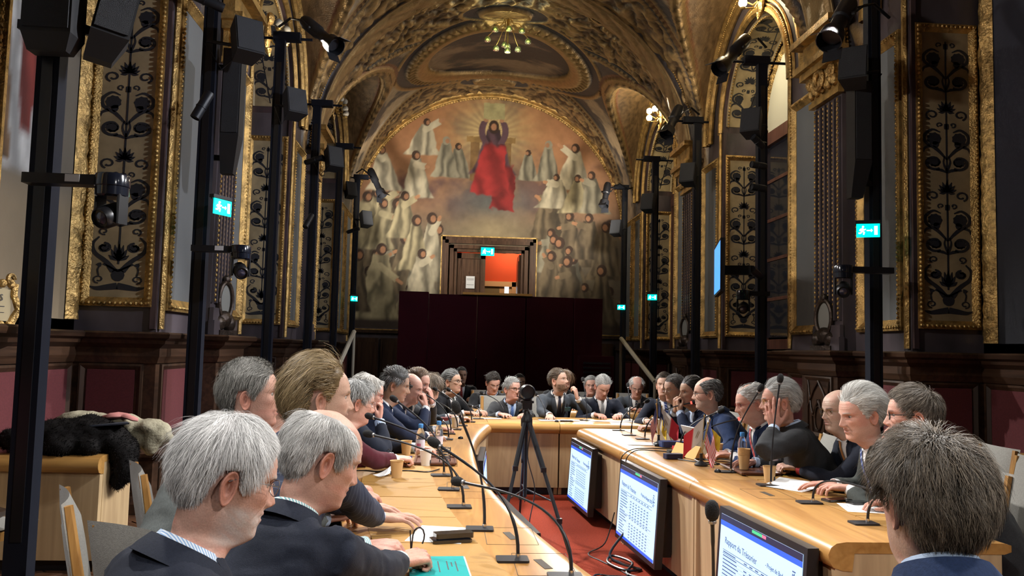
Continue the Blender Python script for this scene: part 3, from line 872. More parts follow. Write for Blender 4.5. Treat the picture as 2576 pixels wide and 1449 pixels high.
Vm = np.stack([C+A_, np.full_like(A_, YFAR-.006), Zm], -1).reshape(-1, 3)
fc = Vm[Fm].mean(1)
Fm = Fm[~((fc[:, 0] > DX0) & (fc[:, 0] < DX1) & (fc[:, 2] < DZT))]
MURAL = mat('fresco', (1, 1, 1), .75, 0, attr=True, bump=(30, .08))
fw = MB()
for x0, x1, z0, z1 in ((C-UB-.3, C-LR, 0, 9.2), (C+LR, C+UB+.3, 0, 9.2), (C-LR, DX0-.02, 0, 1.96), (DX1+.02, C+LR, 0, 1.96)):
    fw.b2((x0, YFAR, z0), (x1, YFAR+.12, z1))
V = []; 
for t in np.linspace(0, math.pi, 61): V += [(C+LR*math.cos(t), YFAR, LZ+LR*math.sin(t)), (C+LR*1.02*math.cos(t)*1.3, YFAR, LZ+LR*math.sin(t)*1.3+.3)]
fw.add(V, [(2*k, 2*k+1, 2*k+3, 2*k+2) for k in range(60)])
wall_f = fw.build('wall_far', MARBLE2); wall_f['kind'] = 'structure'
mur = link('mural', mesh_np('mural', Vm, Fm, True, colm.reshape(-1, 3)), MURAL)
tag(mur, 'huge arched fresco of pale robed figures around a seated figure in red', 'mural')
am = MB(); th = np.linspace(0, math.pi, 97)
for rr, ro, yo in ((3.58, .11, .07), (3.74, .04, .04), (3.46, .025, .05)):
    am.tube([(C+rr*math.cos(t), YFAR-yo, LZ+rr*math.sin(t)) for t in th], ro, 8, False)
    for sg in (-1, 1): am.tube([(C+sg*min(rr, 3.5), YFAR-yo, 1.6), (C+sg*min(rr, 3.5), YFAR-yo, LZ)], ro, 8, False)
am.build('lunette_molding', GOLD, wall_f, True)
beads('lunette_leaves', [(C+3.43*math.cos(t), YFAR-.03, LZ+3.43*math.sin(t)) for t in np.linspace(0, math.pi, 150)], (.05, .03, .05), GOLDB, wall_f)
# wood dado below the fresco
dp = MB()
for sg in (-1, 1):
    for k in range(3):
        x = C+sg*(2.95-k*.62)
        dp.box((x, YFAR-.03, .95), (.56, .05, 1.5)); dp.box((x, YFAR-.06, .95), (.44, .03, 1.3))
    dp.box((C+sg*2.35, YFAR-.04, 1.86), (2.1, .09, .07))
dp.build('dado_panels', OAKDV, wall_f)
gl = MB(); gl.box((C-2.35, YFAR-.08, 1.91), (2.1, .04, .03)); gl.box((C+2.35, YFAR-.08, 1.91), (2.1, .04, .03)); gl.build('gilt_fillet', GOLD, wall_f)
# door case and leaves
DOORW = wood('door_walnut', (.055, .026, .014), (.13, .068, .038), 'Z', .35, 4, .2)
dr = empty('door_1'); dr['kind'] = 'structure'
dc = MB()
for k, (w, d) in enumerate(((.38, .05), (.30, .09), (.17, .12), (.08, .06))):
    x0, x1, zt = DX0-w, DX1+w, DZT+w
    dc.b2((x0, YFAR-d, 1.5), (DX0-(.0 if k == 3 else w-.09), YFAR, zt)); dc.b2((DX1+(.0 if k == 3 else w-.09), YFAR-d, 1.5), (x1, YFAR, zt)); dc.b2((x0, YFAR-d, DZT+(0 if k == 3 else w-.09)), (x1, YFAR, zt))
dc.build('door_case', DOORW, dr)
gf = MB(); gf.b2((DX0-.40, YFAR-.06, DZT+.38), (DX1+.40, YFAR-.02, DZT+.41)); gf.b2((DX0-.40, YFAR-.06, 1.5), (DX0-.375, YFAR-.02, DZT+.4)); gf.b2((DX1+.375, YFAR-.06, 1.5), (DX1+.40, YFAR-.02, DZT+.4)); gf.build('door_case_gilt_edge', GOLD, dr)
lf = MB(); xm = .80
lf.b2((DX0, YFAR+.05, 1.3), (xm, YFAR+.10, DZT-.03)); 
for x0, x1, z0, z1 in ((DX0, DX0+.12, 1.3, 3.9), (xm-.12, xm, 1.3, 3.9), (DX0, xm, 3.76, 3.9), (DX0, xm, 2.3, 2.45)): lf.b2((x0, YFAR+.02, z0), (x1, YFAR+.06, z1))
leaf = lf.build('door_leaf', DOORW, dr)
lf = MB(); lf.box((DX1-.02, YFAR+.42, 2.6), (.05, .74, 2.6)); lf.box((DX1-.05, YFAR+.42, 3.05), (.02, .5, 1.4)); lf.build('door_leaf', DOORW, dr)
# bright corridor behind the door
COR = mat('corridor_red_wall', lin((196, 78, 42)), .8); CRM = mat('corridor_cream_trim', (.62, .45, .26), .5); GRN = mat('corridor_green_door', (.20, .18, .10), .6)
cw = MB(); cw.b2((-1.2, 23.0, 1.2), (3.2, 23.1, 4.6)); cw.b2((-1.2, 21.15, 1.2), (-1.15, 23, 4.6)); cw.b2((3.15, 21.15, 1.2), (3.2, 23, 4.6)); cw.b2((-1.2, 21.15, 4.6), (3.2, 23.1, 4.65))
cw.build('wall_corridor', COR)['kind'] = 'structure'
cf = MB(); cf.b2((-1.2, 20.9, 1.25), (3.2, 23.1, 1.3)); cf.build('floor_corridor', FLOORW)['kind'] = 'structure'
d2 = empty('door_2'); d2['kind'] = 'structure'
q = MB(); q.b2((.55, 22.92, 1.3), (.65, 23, 3.35)); q.b2((1.62, 22.92, 1.3), (1.75, 23, 3.35)); q.b2((.55, 22.92, 3.22), (1.75, 23, 3.36)); q.build('door_case', CRM, d2)
q = MB(); q.b2((.65, 22.96, 1.3), (1.28, 22.99, 3.22)); q.build('door_leaf', GRN, d2)
q = MB(); q.b2((1.28, 22.96, 1.3), (1.42, 22.99, 3.22)); q.b2((1.54, 22.96, 1.3), (1.62, 22.99, 3.22)); q.build('door_leaf', CRM, d2)
q = MB(); q.b2((1.42, 22.97, 1.3), (1.54, 22.99, 3.22)); q.build('daylight_slit', mat('lit_gap', (.8, .85, .9), .5, emit=((.8, .9, 1), 1.5)), d2)
point('corridor_lamp', (1.6, 22.2, 4.3), 45, (1, .8, .5), .1)
PAPER = mat('paper', (.78, .78, .78), .7); INK = mat('ink', (.05, .05, .06), .7)
# notice on the door leaf
nt_ = thing('paper_notice', 'white paper notice taped to the dark door leaf', 'notice', (.43, YFAR+.015, 3.0))
q = MB(); q.box((0, 0, .16), (.22, .004, .31)); q.build('sheet', PAPER, nt_)
q = MB()
for k, z in enumerate((.25, .22, .10)): q.box((0, -.003, z), (.18, .002, .008))
q.build('print_lines', INK, nt_)

# ------------------------------------------------------------------ tribune in front of the far wall
MAROON = mat('maroon_panel', (.040, .003, .009), .8, 0, noise=(3, (1, 1, 1), .15), spec=.15)
tb = thing('tribune', 'tall dark maroon panelled tribune below the far doorway', 'tribune', (0, 17, 0))
def tbx(n, x0, x1, y0, y1, z0, z1, m=MAROON): q = MB(); q.b2((x0, y0, z0), (x1, y1, z1)); return q.build(n, m, tb)
tbx('wing_panel', -1.06, -.48, -.35, .05, 0, 2.60); tbx('wing_panel', 2.46, 3.02, -.35, .05, 0, 2.56)
for k in range(3): tbx('front_panel', -.47+k*.98, .49+k*.98+(.0), -.25, .05, 0, 2.57)
tbx('desk_top', .2, 1.6, -.3, .3, 2.575, 2.62, wood('oak_light_y', lin((176, 128, 62)), lin((214, 166, 92)), 'X', .4, 5))
tbx('platform', -1.0, 2.96, .05, 3.9, 0, 1.3)
# stair rails either side
RAILM = mat('pale_rail', (.62, .58, .48), .5)
for sg, xa, xb in ((-1, -1.98, -2.12), (1, 3.52, 3.85)):
    q = MB(); q.tube([(xa, 17.2, 1.78), (xb, 15.6, .95)], .045, 8); q.tube([(xb, 15.6, .95), (xb, 15.6, 0)], .03, 8); q.tube([(xa, 17.2, 1.78), (xa, 17.2, 0)], .03, 8)
    o = q.build('stair_rail', RAILM, None, True)
    tag(o, 'pale sloping stair handrail left of the maroon tribune' if sg < 0 else 'pale sloping stair handrail right of the maroon tribune', 'handrail')
# vent grille box low on the right of the tribune
vg = thing('vent_grille', 'dark slatted vent box below the right of the maroon tribune', 'vent', (2.55, 14.5, 0))
q = MB(); q.b2((-.3, 0, 0), (.3, .3, 1.42)); q.build('body', MAROON, vg)
for k in range(8):
    q = MB(); q.b2((-.24, -.02, .72+k*.08), (.24, 0, .75+k*.08)); q.build('slat', BLACKM, vg)
# ------------------------------------------------------------------ tables
OAKT = wood('oak_top', lin((146, 101, 49)), lin((178, 133, 74)), 'Y', .34, 5, .25)
OAKF = wood('oak_front', lin((164, 138, 104)), lin((190, 164, 126)), 'Z', .42, 4, .1)
OAKX = wood('oak_cross', lin((148, 105, 53)), lin((178, 135, 76)), 'X', .36, 5, .2)
LEATHER = mat('tan_leather', lin((164, 124, 66)), .42, 0, noise=(3, (1, 1, 1), .08), bump=(220, .12))
SLOT = mat('dark_slot', (.03, .02, .012), .6)
def xl(y): return -.06+(y-5.9)**2/28.0          # microphone line of the left run
def xr(y): return 1.89-.066*(y-3.73)            # microphone line of the right run
LIP = [(.10, .632), (.06, .635), (.02, .648), (.003, .675), (.0, .70), (.012, .728), (.035, .744), (.075, .75)]
def run_table(name, label, fx, sg, inner, outer, y0, y1, n=14, end_near=False, slots=(), leather=True):
    """one segment of a table run along y; sg=+1 sitters towards -x (left run), -1 sitters towards +x"""
    t = thing(name, label, 'table', (fx((y0+y1)/2), (y0+y1)/2, 0), 0, 'oak table ring')
    ox, oy = t.location.x, t.location.y
    ys = np.linspace(y0, y1, n)
    def pt(y, d, z): return (fx(y)+sg*(inner-d)-ox, y-oy, z)
    D = inner+outer
    prof = LIP+[(D-.03, .75), (D, .742), (D, .715), (D-.03, .705), (.11, .705)]
    k = len(prof); V = [pt(y, d, z) for y in ys for d, z in prof]
    F = [(i*k+j, (i+1)*k+j, (i+1)*k+(j+1) % k, i*k+(j+1) % k) for i in range(n-1) for j in range(k)]
    for o_ in (0, (n-1)*k): F += [[o_+j for j in (0, 1, 2, 3, 4, 5, 6, 7, 12)], [o_+j for j in (7, 8, 9, 10, 11, 12)]]
    q = MB(); q.add(V, F); q.build('table_top', OAKT, t, True, ang=35)
    fp = [(.055, .09), (.045, .66), (.09, .68), (.10, .09)]; k = 4; ys = np.linspace(y0+.006, y1-.006, n)
    V = [pt(y, d, z) for y in ys for d, z in fp]
    F = [(i*k+j, (i+1)*k+j, (i+1)*k+(j+1) % k, i*k+(j+1) % k) for i in range(n-1) for j in range(k)]+[[0, 1, 2, 3], [(n-1)*k+j for j in (3, 2, 1, 0)]]
    q = MB(); q.add(V, F); q.build('front_panel', OAKF, t)
    V = [pt(y, d, z) for y in ys for d, z in ((.12, 0), (.12, .1), (.2, .1), (.2, 0))]
    q = MB(); q.add(V, F); q.build('plinth', BLACKM, t)
    for yy in (y0+.02, y1-.02):
        a = pt(yy, .03, .09); b = pt(yy, D-.04, .705)
        q = MB(); q.b2((a[0], a[1]-.018, .0), (b[0], b[1]+.018, .705)); q.build('end_panel', OAKF, t)
    if leather:
        m = max(1, int(round((y1-y0)/.5)))
        for i in range(m):
            a = y0+(y1-y0)*i/m+.004; b = y0+(y1-y0)*(i+1)/m-.004
            V = []
            for y in np.linspace(a, b, 4):
                for d in (inner+.06, D-.10): V += [pt(y, d, .7495), pt(y, d, .7535)]
            F = []
            for i2 in range(3):
                o = i2*4; F += [(o+1, o+3, o+7, o+5), (o, o+1, o+5, o+4), (o+2, o+3, o+7, o+6)]
            F += [(0, 1, 3, 2), (12, 13, 15, 14)]
            q = MB(); q.add(V, F); q.build('leather_inlay', LEATHER, t)
    for yy in slots:
        a = pt(yy, inner-.10, .7502)
        q = MB(); q.box((a[0], a[1], .7505), (.03, .13, .002), -sg*.0+math.atan2(fx(yy+.1)-fx(yy-.1), .2)*-1); q.build('cable_slot', SLOT, t)
        q = MB()
        for e in (-.08, .08): q.box((a[0]-sg*.0, a[1]+e*1.9, .7504), (.2, .002, .001))
        q.box((a[0]+sg*.1, a[1], .7504), (.002, .3, .001)); q.box((a[0]-sg*.1, a[1], .7504), (.002, .3, .001))
        o = q.build('hatch_joint', SLOT, t); o['kind'] = 'stuff'
    return t
lt = [(1.35, 2.78, 'front left segment of the oak table ring, nearest the white haired man'), (2.785, 4.25, 'left oak table segment holding the teal booklet and clasped hands'), (4.255, 5.6, 'left oak table segment holding the lone paper cup'), (5.605, 7.0, 'left oak table segment carrying the two water bottles'), (7.005, 8.42, 'left oak table segment at the far corner with the dark red folder')]
for y0, y1, lab in lt: run_table('conference_table', lab, xl, 1, .26, .56, y0, y1, slots=[v for v in (2.98, 3.42, 4.22, 4.6) if y0 < v-.15 and v+.15 < y1])
rt = [(3.36, 4.98, 'right oak table segment ending beside the brown haired man'), (4.985, 6.55, 'right oak table segment carrying the tray of cups'), (6.555, 8.12, 'right oak table segment farthest from the camera, under the first small flag')]
for y0, y1, lab in rt: run_table('conference_table', lab, xr, -1, .36, .42, y0, y1, slots=[v for v in (4.5,) if y0 < v < y1])
def cross_table(label, x0, x1, yf, depth, ang=0, zt=.75):
    t = thing('conference_table', label, 'table', ((x0+x1)/2, yf, 0), ang, 'oak table ring')
    L = (x1-x0)/2
    prof = LIP+[(depth-.03, .75), (depth, .742), (depth, .715), (depth-.03, .705), (.10, .705)]
    k = len(prof); V = [(x, d, z) for x in (-L, L) for d, z in prof]
    F = [(j, k+j, k+(j+1) % k, (j+1) % k) for j in range(k)]
    for o_ in (0, k): F += [[o_+j for j in (0, 1, 2, 3, 4, 5, 6, 7, 12)], [o_+j for j in (7, 8, 9, 10, 11, 12)]]
    q = MB(); q.add(V, F); q.build('table_top', OAKX, t, True, ang=35)
    q = MB(); q.b2((-L+.005, .05, .09), (L-.005, .10, .69)); q.build('front_panel', OAKF, t)
    q = MB(); q.b2((-L, .12, 0), (L, .2, .1)); q.build('plinth', BLACKM, t)
    for e in (-L+.02, L-.02): q = MB(); q.b2((e-.018, .1, 0), (e+.018, depth-.05, .705)); q.build('end_panel', OAKF, t)
    q = MB(); q.b2((-L+.03, depth*.52, .7495), (L-.03, depth-.08, .7535)); q.build('leather_inlay', LEATHER, t)
    return t
cross_table('far oak table segment closing the left corner of the ring', .40, 1.14, 8.62, .82)
cross_table('far oak table segment closing the right corner of the ring', 1.145, 2.05, 8.62, .82)
cross_table('oak corner table piece joining the left run to the far table', -.12, .395, 8.44, .98)
cross_table('second row oak table left of the two behind the ring', -.5, 1.05, 10.25, .48)
cross_table('second row oak table right of the two behind the ring', 1.06, 2.75, 10.25, .48)
tn = cross_table('near oak table in front of the brown haired man', .55, 2.3, 1.98, .62)
cross_table('oak side desk by the right wall behind the grey chairs', 3.85, 4.75, 6.1, .6)
cross_table('oak side desk by the left wall carrying the fur coat', -3.05, -2.22, 5.56, .62)
cross_table('oak side desk at the left edge behind the black pole', -3.95, -3.12, 4.95, .6)

# ------------------------------------------------------------------ chair
CHFAB = mat('grey_chair_fabric', (.27, .26, .235), .9, 0, noise=(120, (1, 1, 1), .2), bump=(300, .2), sheen=.3)
CHOAK = wood('chair_oak', lin((160, 112, 58)), lin((196, 148, 84)), 'Z', .4, 8)
def make_chair():
    t = empty('chair')
    for sx in (-1, 1):
        q = MB(); q.tube([(sx*.20, .20, .43), (sx*.205, .21, 0)], [.022, .016], 6); q.build('leg', CHOAK, t)
        q = MB(); q.tube([(sx*.20, -.20, .43), (sx*.205, -.25, 0)], [.022, .016], 6); q.build('leg', CHOAK, t)
        q = MB(); q.tube([(sx*.21, -.19, .40), (sx*.215, -.24, .6), (sx*.20, -.30, .93)], [.022, .022, .018], 6); q.build('back_post', CHOAK, t, True)
    q = MB(); q.b2((-.22, -.21, .385), (.22, .215, .43)); q.build('seat_frame', CHOAK, t)
    # cushions as rounded grids
    def cushion(nm, fn, n=9, m=7):
        V = []
        for side in (1, -1):
            for i in range(n):
                for j in range(m):
                    a = -1+2*i/(n-1); b = -1+2*j/(m-1)
                    h = (1-a**6)*(1-b**6)
                    V.append(fn(a, b, side*h))
        F = np.concatenate([grid_faces(n, m), grid_faces(n, m, off=n*m)[:, ::-1]])
        link(nm, mesh_np(nm, V, F), CHFAB, t)
    cushion('seat_cushion', lambda a, b, h: (a*.225, b*.215+.005, .445+h*.025))
    cushion('back_cushion', lambda a, b, h: (a*.225, -.255-.045*b-.03*(1-a*a)*-1+h*.03-.02, .70+b*.24))
    return t
CHAIR = make_chair()
CHAIR_N = [0]
def place_chair(x, y, face, label, group='grey upholstered oak chairs'):
    """face: direction the sitter looks, radians from +x"""
    o = CHAIR if CHAIR_N[0] == 0 else copy_tree(CHAIR)
    CHAIR_N[0] += 1
    o.location = (x, y, 0); o.rotation_euler = (0, 0, face-math.pi/2)
    tag(o, label, 'chair', group)
    return o

# ------------------------------------------------------------------ screens hung on the table fronts
TEXTS = {}
def text(name, body, size, M, mat_, parent, ext=.0004, align='LEFT'):
    key = (body, size, align)
    if key not in TEXTS:
        cu = bpy.data.curves.new(name, 'FONT'); cu.body = body; cu.size = size; cu.extrude = ext; cu.align_x = align; cu.resolution_u = 3
        o = bpy.data.objects.new(name, cu); COL.objects.link(o)
        dg = bpy.context.evaluated_depsgraph_get(); dg.update()
        me = bpy.data.meshes.new_from_object(o.evaluated_get(dg)); bpy.data.objects.remove(o); bpy.data.curves.remove(cu)
        me.materials.clear(); me.materials.append(mat_); TEXTS[key] = me
    o = link(name, TEXTS[key], None, parent); o.matrix_local = M; o['kind'] = 'stuff'
    return o
SCR = mat('slide_white', (.1, .12, .15), .3, emit=(lin((176, 206, 240)), 1.15)); SCRB = mat('slide_blue', (.02, .05, .2), .3, emit=(lin((36, 84, 214)), 1.0))
SCRD = mat('slide_dark', (.01, .012, .03), .3, emit=(lin((34, 36, 66)), .8)); SCRG = mat('slide_green', (.02, .1, .05), .3, emit=(lin((70, 190, 130)), 1)); SCRR = mat('slide_red', (.1, .02, .04), .3, emit=(lin((220, 110, 140)), 1))
SCRT = mat('slide_print', (.01, .02, .06), .4, emit=(lin((84, 104, 150)), .8))
def wall_screen(label, y_near, y_far, z0, z1, fx, sg, full=True):
    """screen hung on a table front; sg=-1 faces -x (right run), +1 faces +x (left run)"""
    xn, xf = fx(y_near), fx(y_far)
    t = thing('slide_screen', label, 'screen', ((xn+xf)/2, (y_near+y_far)/2, 0), 0, 'slide screens hung on the table fronts')
    w = math.hypot(xn-xf, y_near-y_far)
    # local frame: a along the screen's width as its viewer reads left to right, b up, n towards viewer
    A = Vector((xf-xn, y_far-y_near, 0)).normalized()
    if sg < 0: A = -A                       # viewer stands at -x looking +x: left is far end
    B = Vector((0, 0, 1)); Nn = A.cross(B); Nn = -Nn if Nn.x*sg < 0 else Nn
    tilt = .06
    def P(a, b, n): return A*a+B*(z0+b)+Nn*(n+b*-tilt+.06)
    h = z1-z0
    def bx(nm, a0, a1, b0, b1, n0, n1, m, par=t):
        q = MB(); V = [P(a, b, n) for n in (n0, n1) for a, b in ((a0, b0), (a1, b0), (a1, b1), (a0, b1))]
        q.add(V, [(3, 2, 1, 0), (4, 5, 6, 7), (0, 1, 5, 4), (1, 2, 6, 5), (2, 3, 7, 6), (3, 0, 4, 7)]); return q.build(nm, m, par)
    W2 = w/2
    bx('casing', -W2, W2, 0, h, -.05, 0, BLACKP); bx('back_box', -W2+.07, W2-.07, .06, h-.06, -.13, -.05, BLACKP)
    e = .032
    sc = bx('display', -W2+e, W2-e, e, h-e, 0, .002, SCR)
    bx('title_bar', -W2+e, W2-e, h-e-.03, h-e, .002, .003, SCRD, sc); bx('blue_band', -W2+e, W2-e, h-e-.055, h-e-.03, .002, .003, SCRB, sc)
    bx('blue_band', -W2+e, W2-e, e, e+.02, .002, .003, SCRB, sc)
    bx('status_mark', -.06, .05, h-e-.018, h-e-.004, .003, .004, SCRG, sc); bx('status_mark', .05, .09, h-e-.018, h-e-.004, .003, .004, SCRR, sc)
    M = Matrix((( A.x, 0, Nn.x, 0), (A.y, 0, Nn.y, 0), (0, 1, -tilt*0, 0), (0, 0, 0, 1)))
    Bt = (B-Nn*tilt).normalized()
    def MM(a, b): 
        p = P(a, b, .0035); return Matrix(((A.x, Bt.x, Nn.x, p.x), (A.y, Bt.y, Nn.y, p.y), (A.z, Bt.z, Nn.z, p.z), (0, 0, 0, 1)))
    if full:
        text('slide_title', 'Rapport du Trésorier', .046, MM(-W2+.10, h-e-.135), SCRT, sc); text('slide_title', '- Projet de Budget 2025', .030, MM(-W2+.10+.47, h-e-.135), SCRT, sc)
    rn = random.Random(5)
    q = MB()
    def st(a0, a1, b0, b1): V = [P(a, b, .0033) for a, b in ((a0, b0), (a1, b0), (a1, b1), (a0, b1))]; q.add(V, [(0, 1, 2, 3)])
    bt = h-e-.17; rows = 16; dz = (bt-.06)/rows
    for r_ in range(rows+1):
        b = bt-r_*dz
        if r_ in (0, 1, 8): st(-W2+.08, W2-.12, b-.0015, b+.0015)
        else: st(-W2+.08, W2-.12, b-.0004, b+.0004)
        if r_ < rows:
            st(-W2+.085, -W2+.085+rn.uniform(.08, .2), b-dz*.72, b-dz*.4)
            if r_ not in (1, 9):
                for c_ in range(7): a = -W2+.34+c_*(w-.50)/7; st(a, a+.035, b-dz*.72, b-dz*.38)
    # emblem: crowned shield of strokes at the right of the title
    for k in range(9):
        an = k/9*6.28; st(W2-.10+.022*math.cos(an)-.004, W2-.10+.022*math.cos(an)+.004, h-e-.13+.03*math.sin(an)-.005, h-e-.13+.03*math.sin(an)+.005)
    st(W2-.115, W2-.085, h-e-.092, h-e-.086); st(W2-.104, W2-.096, h-e-.16, h-e-.10); st(W2-.118, W2-.082, h-e-.134, h-e-.127)
    o = q.build('slide_table', SCRT, sc); o['kind'] = 'stuff'
    return t
fr_ = lambda y: xr(y)-.36
fl_ = lambda y: xl(y)+.26
wall_screen('slide screen on the right table front, largest and nearest the camera', 3.42, 4.36, .16, .71, lambda y: fr_(y)-.03, -1)
wall_screen('slide screen on the right table front, middle of the three', 5.36, 6.32, .12, .69, lambda y: fr_(y)-.03, -1)
wall_screen('slide screen on the right table front, farthest of the three', 7.22, 8.1, .08, .66, lambda y: fr_(y)-.03, -1)
wall_screen('slide screen on the left table front by the far corner', 6.35, 7.25, .12, .66, lambda y: fl_(y)+.03, 1)
wall_screen('slide screen on the left table front behind the tripod leg', 3.75, 4.7, .12, .69, lambda y: fl_(y)+.03, 1)

# ------------------------------------------------------------------ gooseneck microphones
FOAM = mat('mic_foam', (.008, .008, .009), .95, 0, bump=(400, .5)); CHROME = mat('chrome', (.7, .7, .7), .2, 1); REDL = mat('red_ring', (.3, .01, .01), .4, emit=((1, .06, .04), 2.5))
def mic(bx, by, hx, hy, hz, label, lit=False, zt=.75, ang=0):
    t = thing('gooseneck_microphone', label, 'microphone', (bx, by, zt), 0, 'gooseneck microphones on the tables')
    q = MB(); q.box((0, 0, .004), (.115, .085, .008), ang, None, .006); q.build('base_plate', BLACKM, t)
    q = MB(); q.lathe([(.009, .008), (.009, .024), (.0, .024)], (.02, 0, 0), 10); q.build('collar', CHROME, t, True)
    h = Vector((hx-bx, hy-by, hz-zt)); b = Vector((.02, 0, .02))
    d = h-b; up = Vector((0, 0, max(.10, min(.22, d.length*.42))))
    p1 = b+up; dirh = (h-p1)
    P = []
    for i in range(19):
        s_ = i/18.; a = b.lerp(p1, s_); c = p1.lerp(p1+dirh*.5, s_); e = (p1+dirh*.5).lerp(h, s_)
        P.append(a.lerp(c, s_).lerp(c.lerp(e, s_), s_))
    rad = [.0065]*5+[.0045]*9+[.0055]*4+[.007]
    q = MB(); q.tube(P, rad, 8); q.build('gooseneck', BLACKM, t, True)
    dv = (P[-1]-P[-3]).normalized(); Mq = dv.to_track_quat('Z', 'Y').to_matrix()
    if lit: q = MB(); q.lathe([(.008, -.008), (.0125, -.006), (.0125, .004), (.008, .006)], P[-1], 14, Mq); q.build('light_ring', REDL, t, True)
    else: q = MB(); q.lathe([(.008, -.006), (.011, -.004), (.011, .003), (.008, .006)], P[-1], 12, Mq); q.build('collar_ring', GREYM, t, True)
    q = MB(); q.lathe([(.009, .004), (.015, .010), (.0185, .022), (.019, .036), (.016, .049), (.009, .057), (0, .059)], P[-1], 16, Mq); q.build('foam_head', FOAM, t, True)
    return t
MICS = [
 ((0.40, 2.81), (0.06, 3.16, 1.00), 'gooseneck microphone with long neck along the front left table edge, nearest the teal booklet'),
 ((0.24, 3.03), (-0.03, 3.18, 1.13), 'gooseneck microphone bent towards the balding man, on the plate right of the teal booklet'),
 ((0.14, 3.53), (0.04, 3.48, 1.23), 'upright gooseneck microphone standing tallest on the left table'),
 ((0.06, 4.01), (-0.37, 4.21, 1.06), 'gooseneck microphone reaching over the burgundy sleeve'),
 ((0.01, 4.50), (-0.42, 4.75, 1.10), 'gooseneck microphone reaching in front of the white curly haired man'),
 ((-0.04, 4.98), (-0.31, 5.08, 1.17), 'gooseneck microphone in front of the blue tie'),
 ((-0.02, 6.92), (-0.05, 6.92, 0.90), 'short gooseneck microphone beside the second water bottle'),
 ((-0.00, 7.37), (-0.26, 7.37, 1.12), 'gooseneck microphone pointing at the bald man with raised hands'),
 ((0.06, 7.77), (-0.29, 7.82, 1.04), 'lower gooseneck microphone pointing at the reddish haired man'),
 ((0.12, 8.17), (-0.12, 8.27, 1.08), 'gooseneck microphone in front of the brown haired woman'),
 ((0.21, 8.58), (0.01, 8.58, 1.06), 'gooseneck microphone in front of the grey man in black glasses'),
 ((0.31, 8.99), (0.25, 9.04, 0.88), 'short gooseneck microphone at the far left corner of the ring'),
 ((0.58, 9.20), (0.38, 9.36, 1.00), 'gooseneck microphone in front of the man with red tie and lanyard'),
 ((1.02, 9.05), (0.96, 9.15, 1.00), 'gooseneck microphone beside the bearded man'),
 ((1.47, 9.05), (1.46, 9.15, 1.16), 'tall straight gooseneck microphone before the dozing grey man'),
 ((1.94, 9.05), (1.96, 9.15, 1.11), 'thin upright gooseneck microphone at the far right corner of the ring'),
 ((1.62, 7.98), (1.88, 8.02, 1.02), 'gooseneck microphone at the far end of the right table'),
 ((1.63, 7.54), (1.70, 7.54, 0.99), 'nearly upright gooseneck microphone beside the folded hands'),
 ((1.68, 7.22), (2.08, 7.12, 1.08), 'gooseneck microphone with lit red ring before the dark haired man'),
 ((1.76, 6.39), (2.04, 6.29, 1.06), 'unlit gooseneck microphone before the balding man in blue'),
 ((1.74, 6.02), (2.09, 5.95, 1.04), 'gooseneck microphone with lit red ring above the second flag'),
 ((1.79, 5.30), (1.95, 5.20, 1.27), 'tall gooseneck microphone beside the stack of paper cups'),
 ((1.85, 4.78), (1.92, 4.78, 1.34), 'tallest gooseneck microphone on the right table beside a single cup'),
 ((1.86, 4.24), (2.07, 3.99, 0.86), 'gooseneck microphone bent low beside the phones'),
 ((1.89, 3.73), (1.99, 3.63, 0.92), 'gooseneck microphone bent towards the brown haired man at the right table end')]
for i, (b, h, lab) in enumerate(MICS): mic(*b, *h, lab, i in (18, 20), ang=.1*math.sin(i*3))
mic(.70, 2.24, .702, 2.2, 1.06, 'gooseneck microphone standing alone before the nearest slide screen')
# ------------------------------------------------------------------ lighting poles and what hangs on them
POLEM = mat('pole_black', (.010, .012, .020), .6, 0, spec=.15)
LENS = mat('lit_lens', (.8, .85, .9), .2, emit=((.95, .97, 1), 9)); LENSD = mat('dim_lens', (.3, .3, .4), .15, emit=((.8, .75, .9), 1.2))
BOXF = mat('speaker_black', (.016, .017, .02), .6); GRILL = mat('speaker_grille', (.025, .027, .032), .7, 0, bump=(300, .4))
def rotm(d, up='Y'): return Vector(d).to_track_quat('Z', up).to_matrix()
def pole(x, y, label, h=5.38, arm=0):
    t = thing('lighting_pole', label, 'pole', (x, y, 0), 0, 'black steel lighting poles')
    q = MB(); q.box((0, 0, h/2), (.125, .10, h)); q.build('post', POLEM, t)
    q = MB(); q.b2((-.03, -.056, .4), (.03, -.05, h-.3)); q.build('cable_channel', BLACKP, t)
    q = MB(); q.box((0, 0, .01), (.3, .3, .02)); q.build('base_plate', POLEM, t)
    q = MB(); q.box((.08*arm, 0, h+.05), (.34, .13, .1)); q.build('top_cap', POLEM, t)
    q = MB(); q.tube([(-.4, 0, h+.03), (.4, 0, h+.03)], .018, 6); q.build('cross_bar', POLEM, t)
    return t
order = ['nearest', 'second', 'third', 'fourth', 'fifth', 'farthest']
for i, y in enumerate(POLE_Y):
    pole(-2.3, y, 'black lighting pole along the left wall, %s from the camera' % order[i], arm=1)
    if i: pole(4.03, y, 'black lighting pole along the right wall, %s from the camera' % order[i], arm=-1)
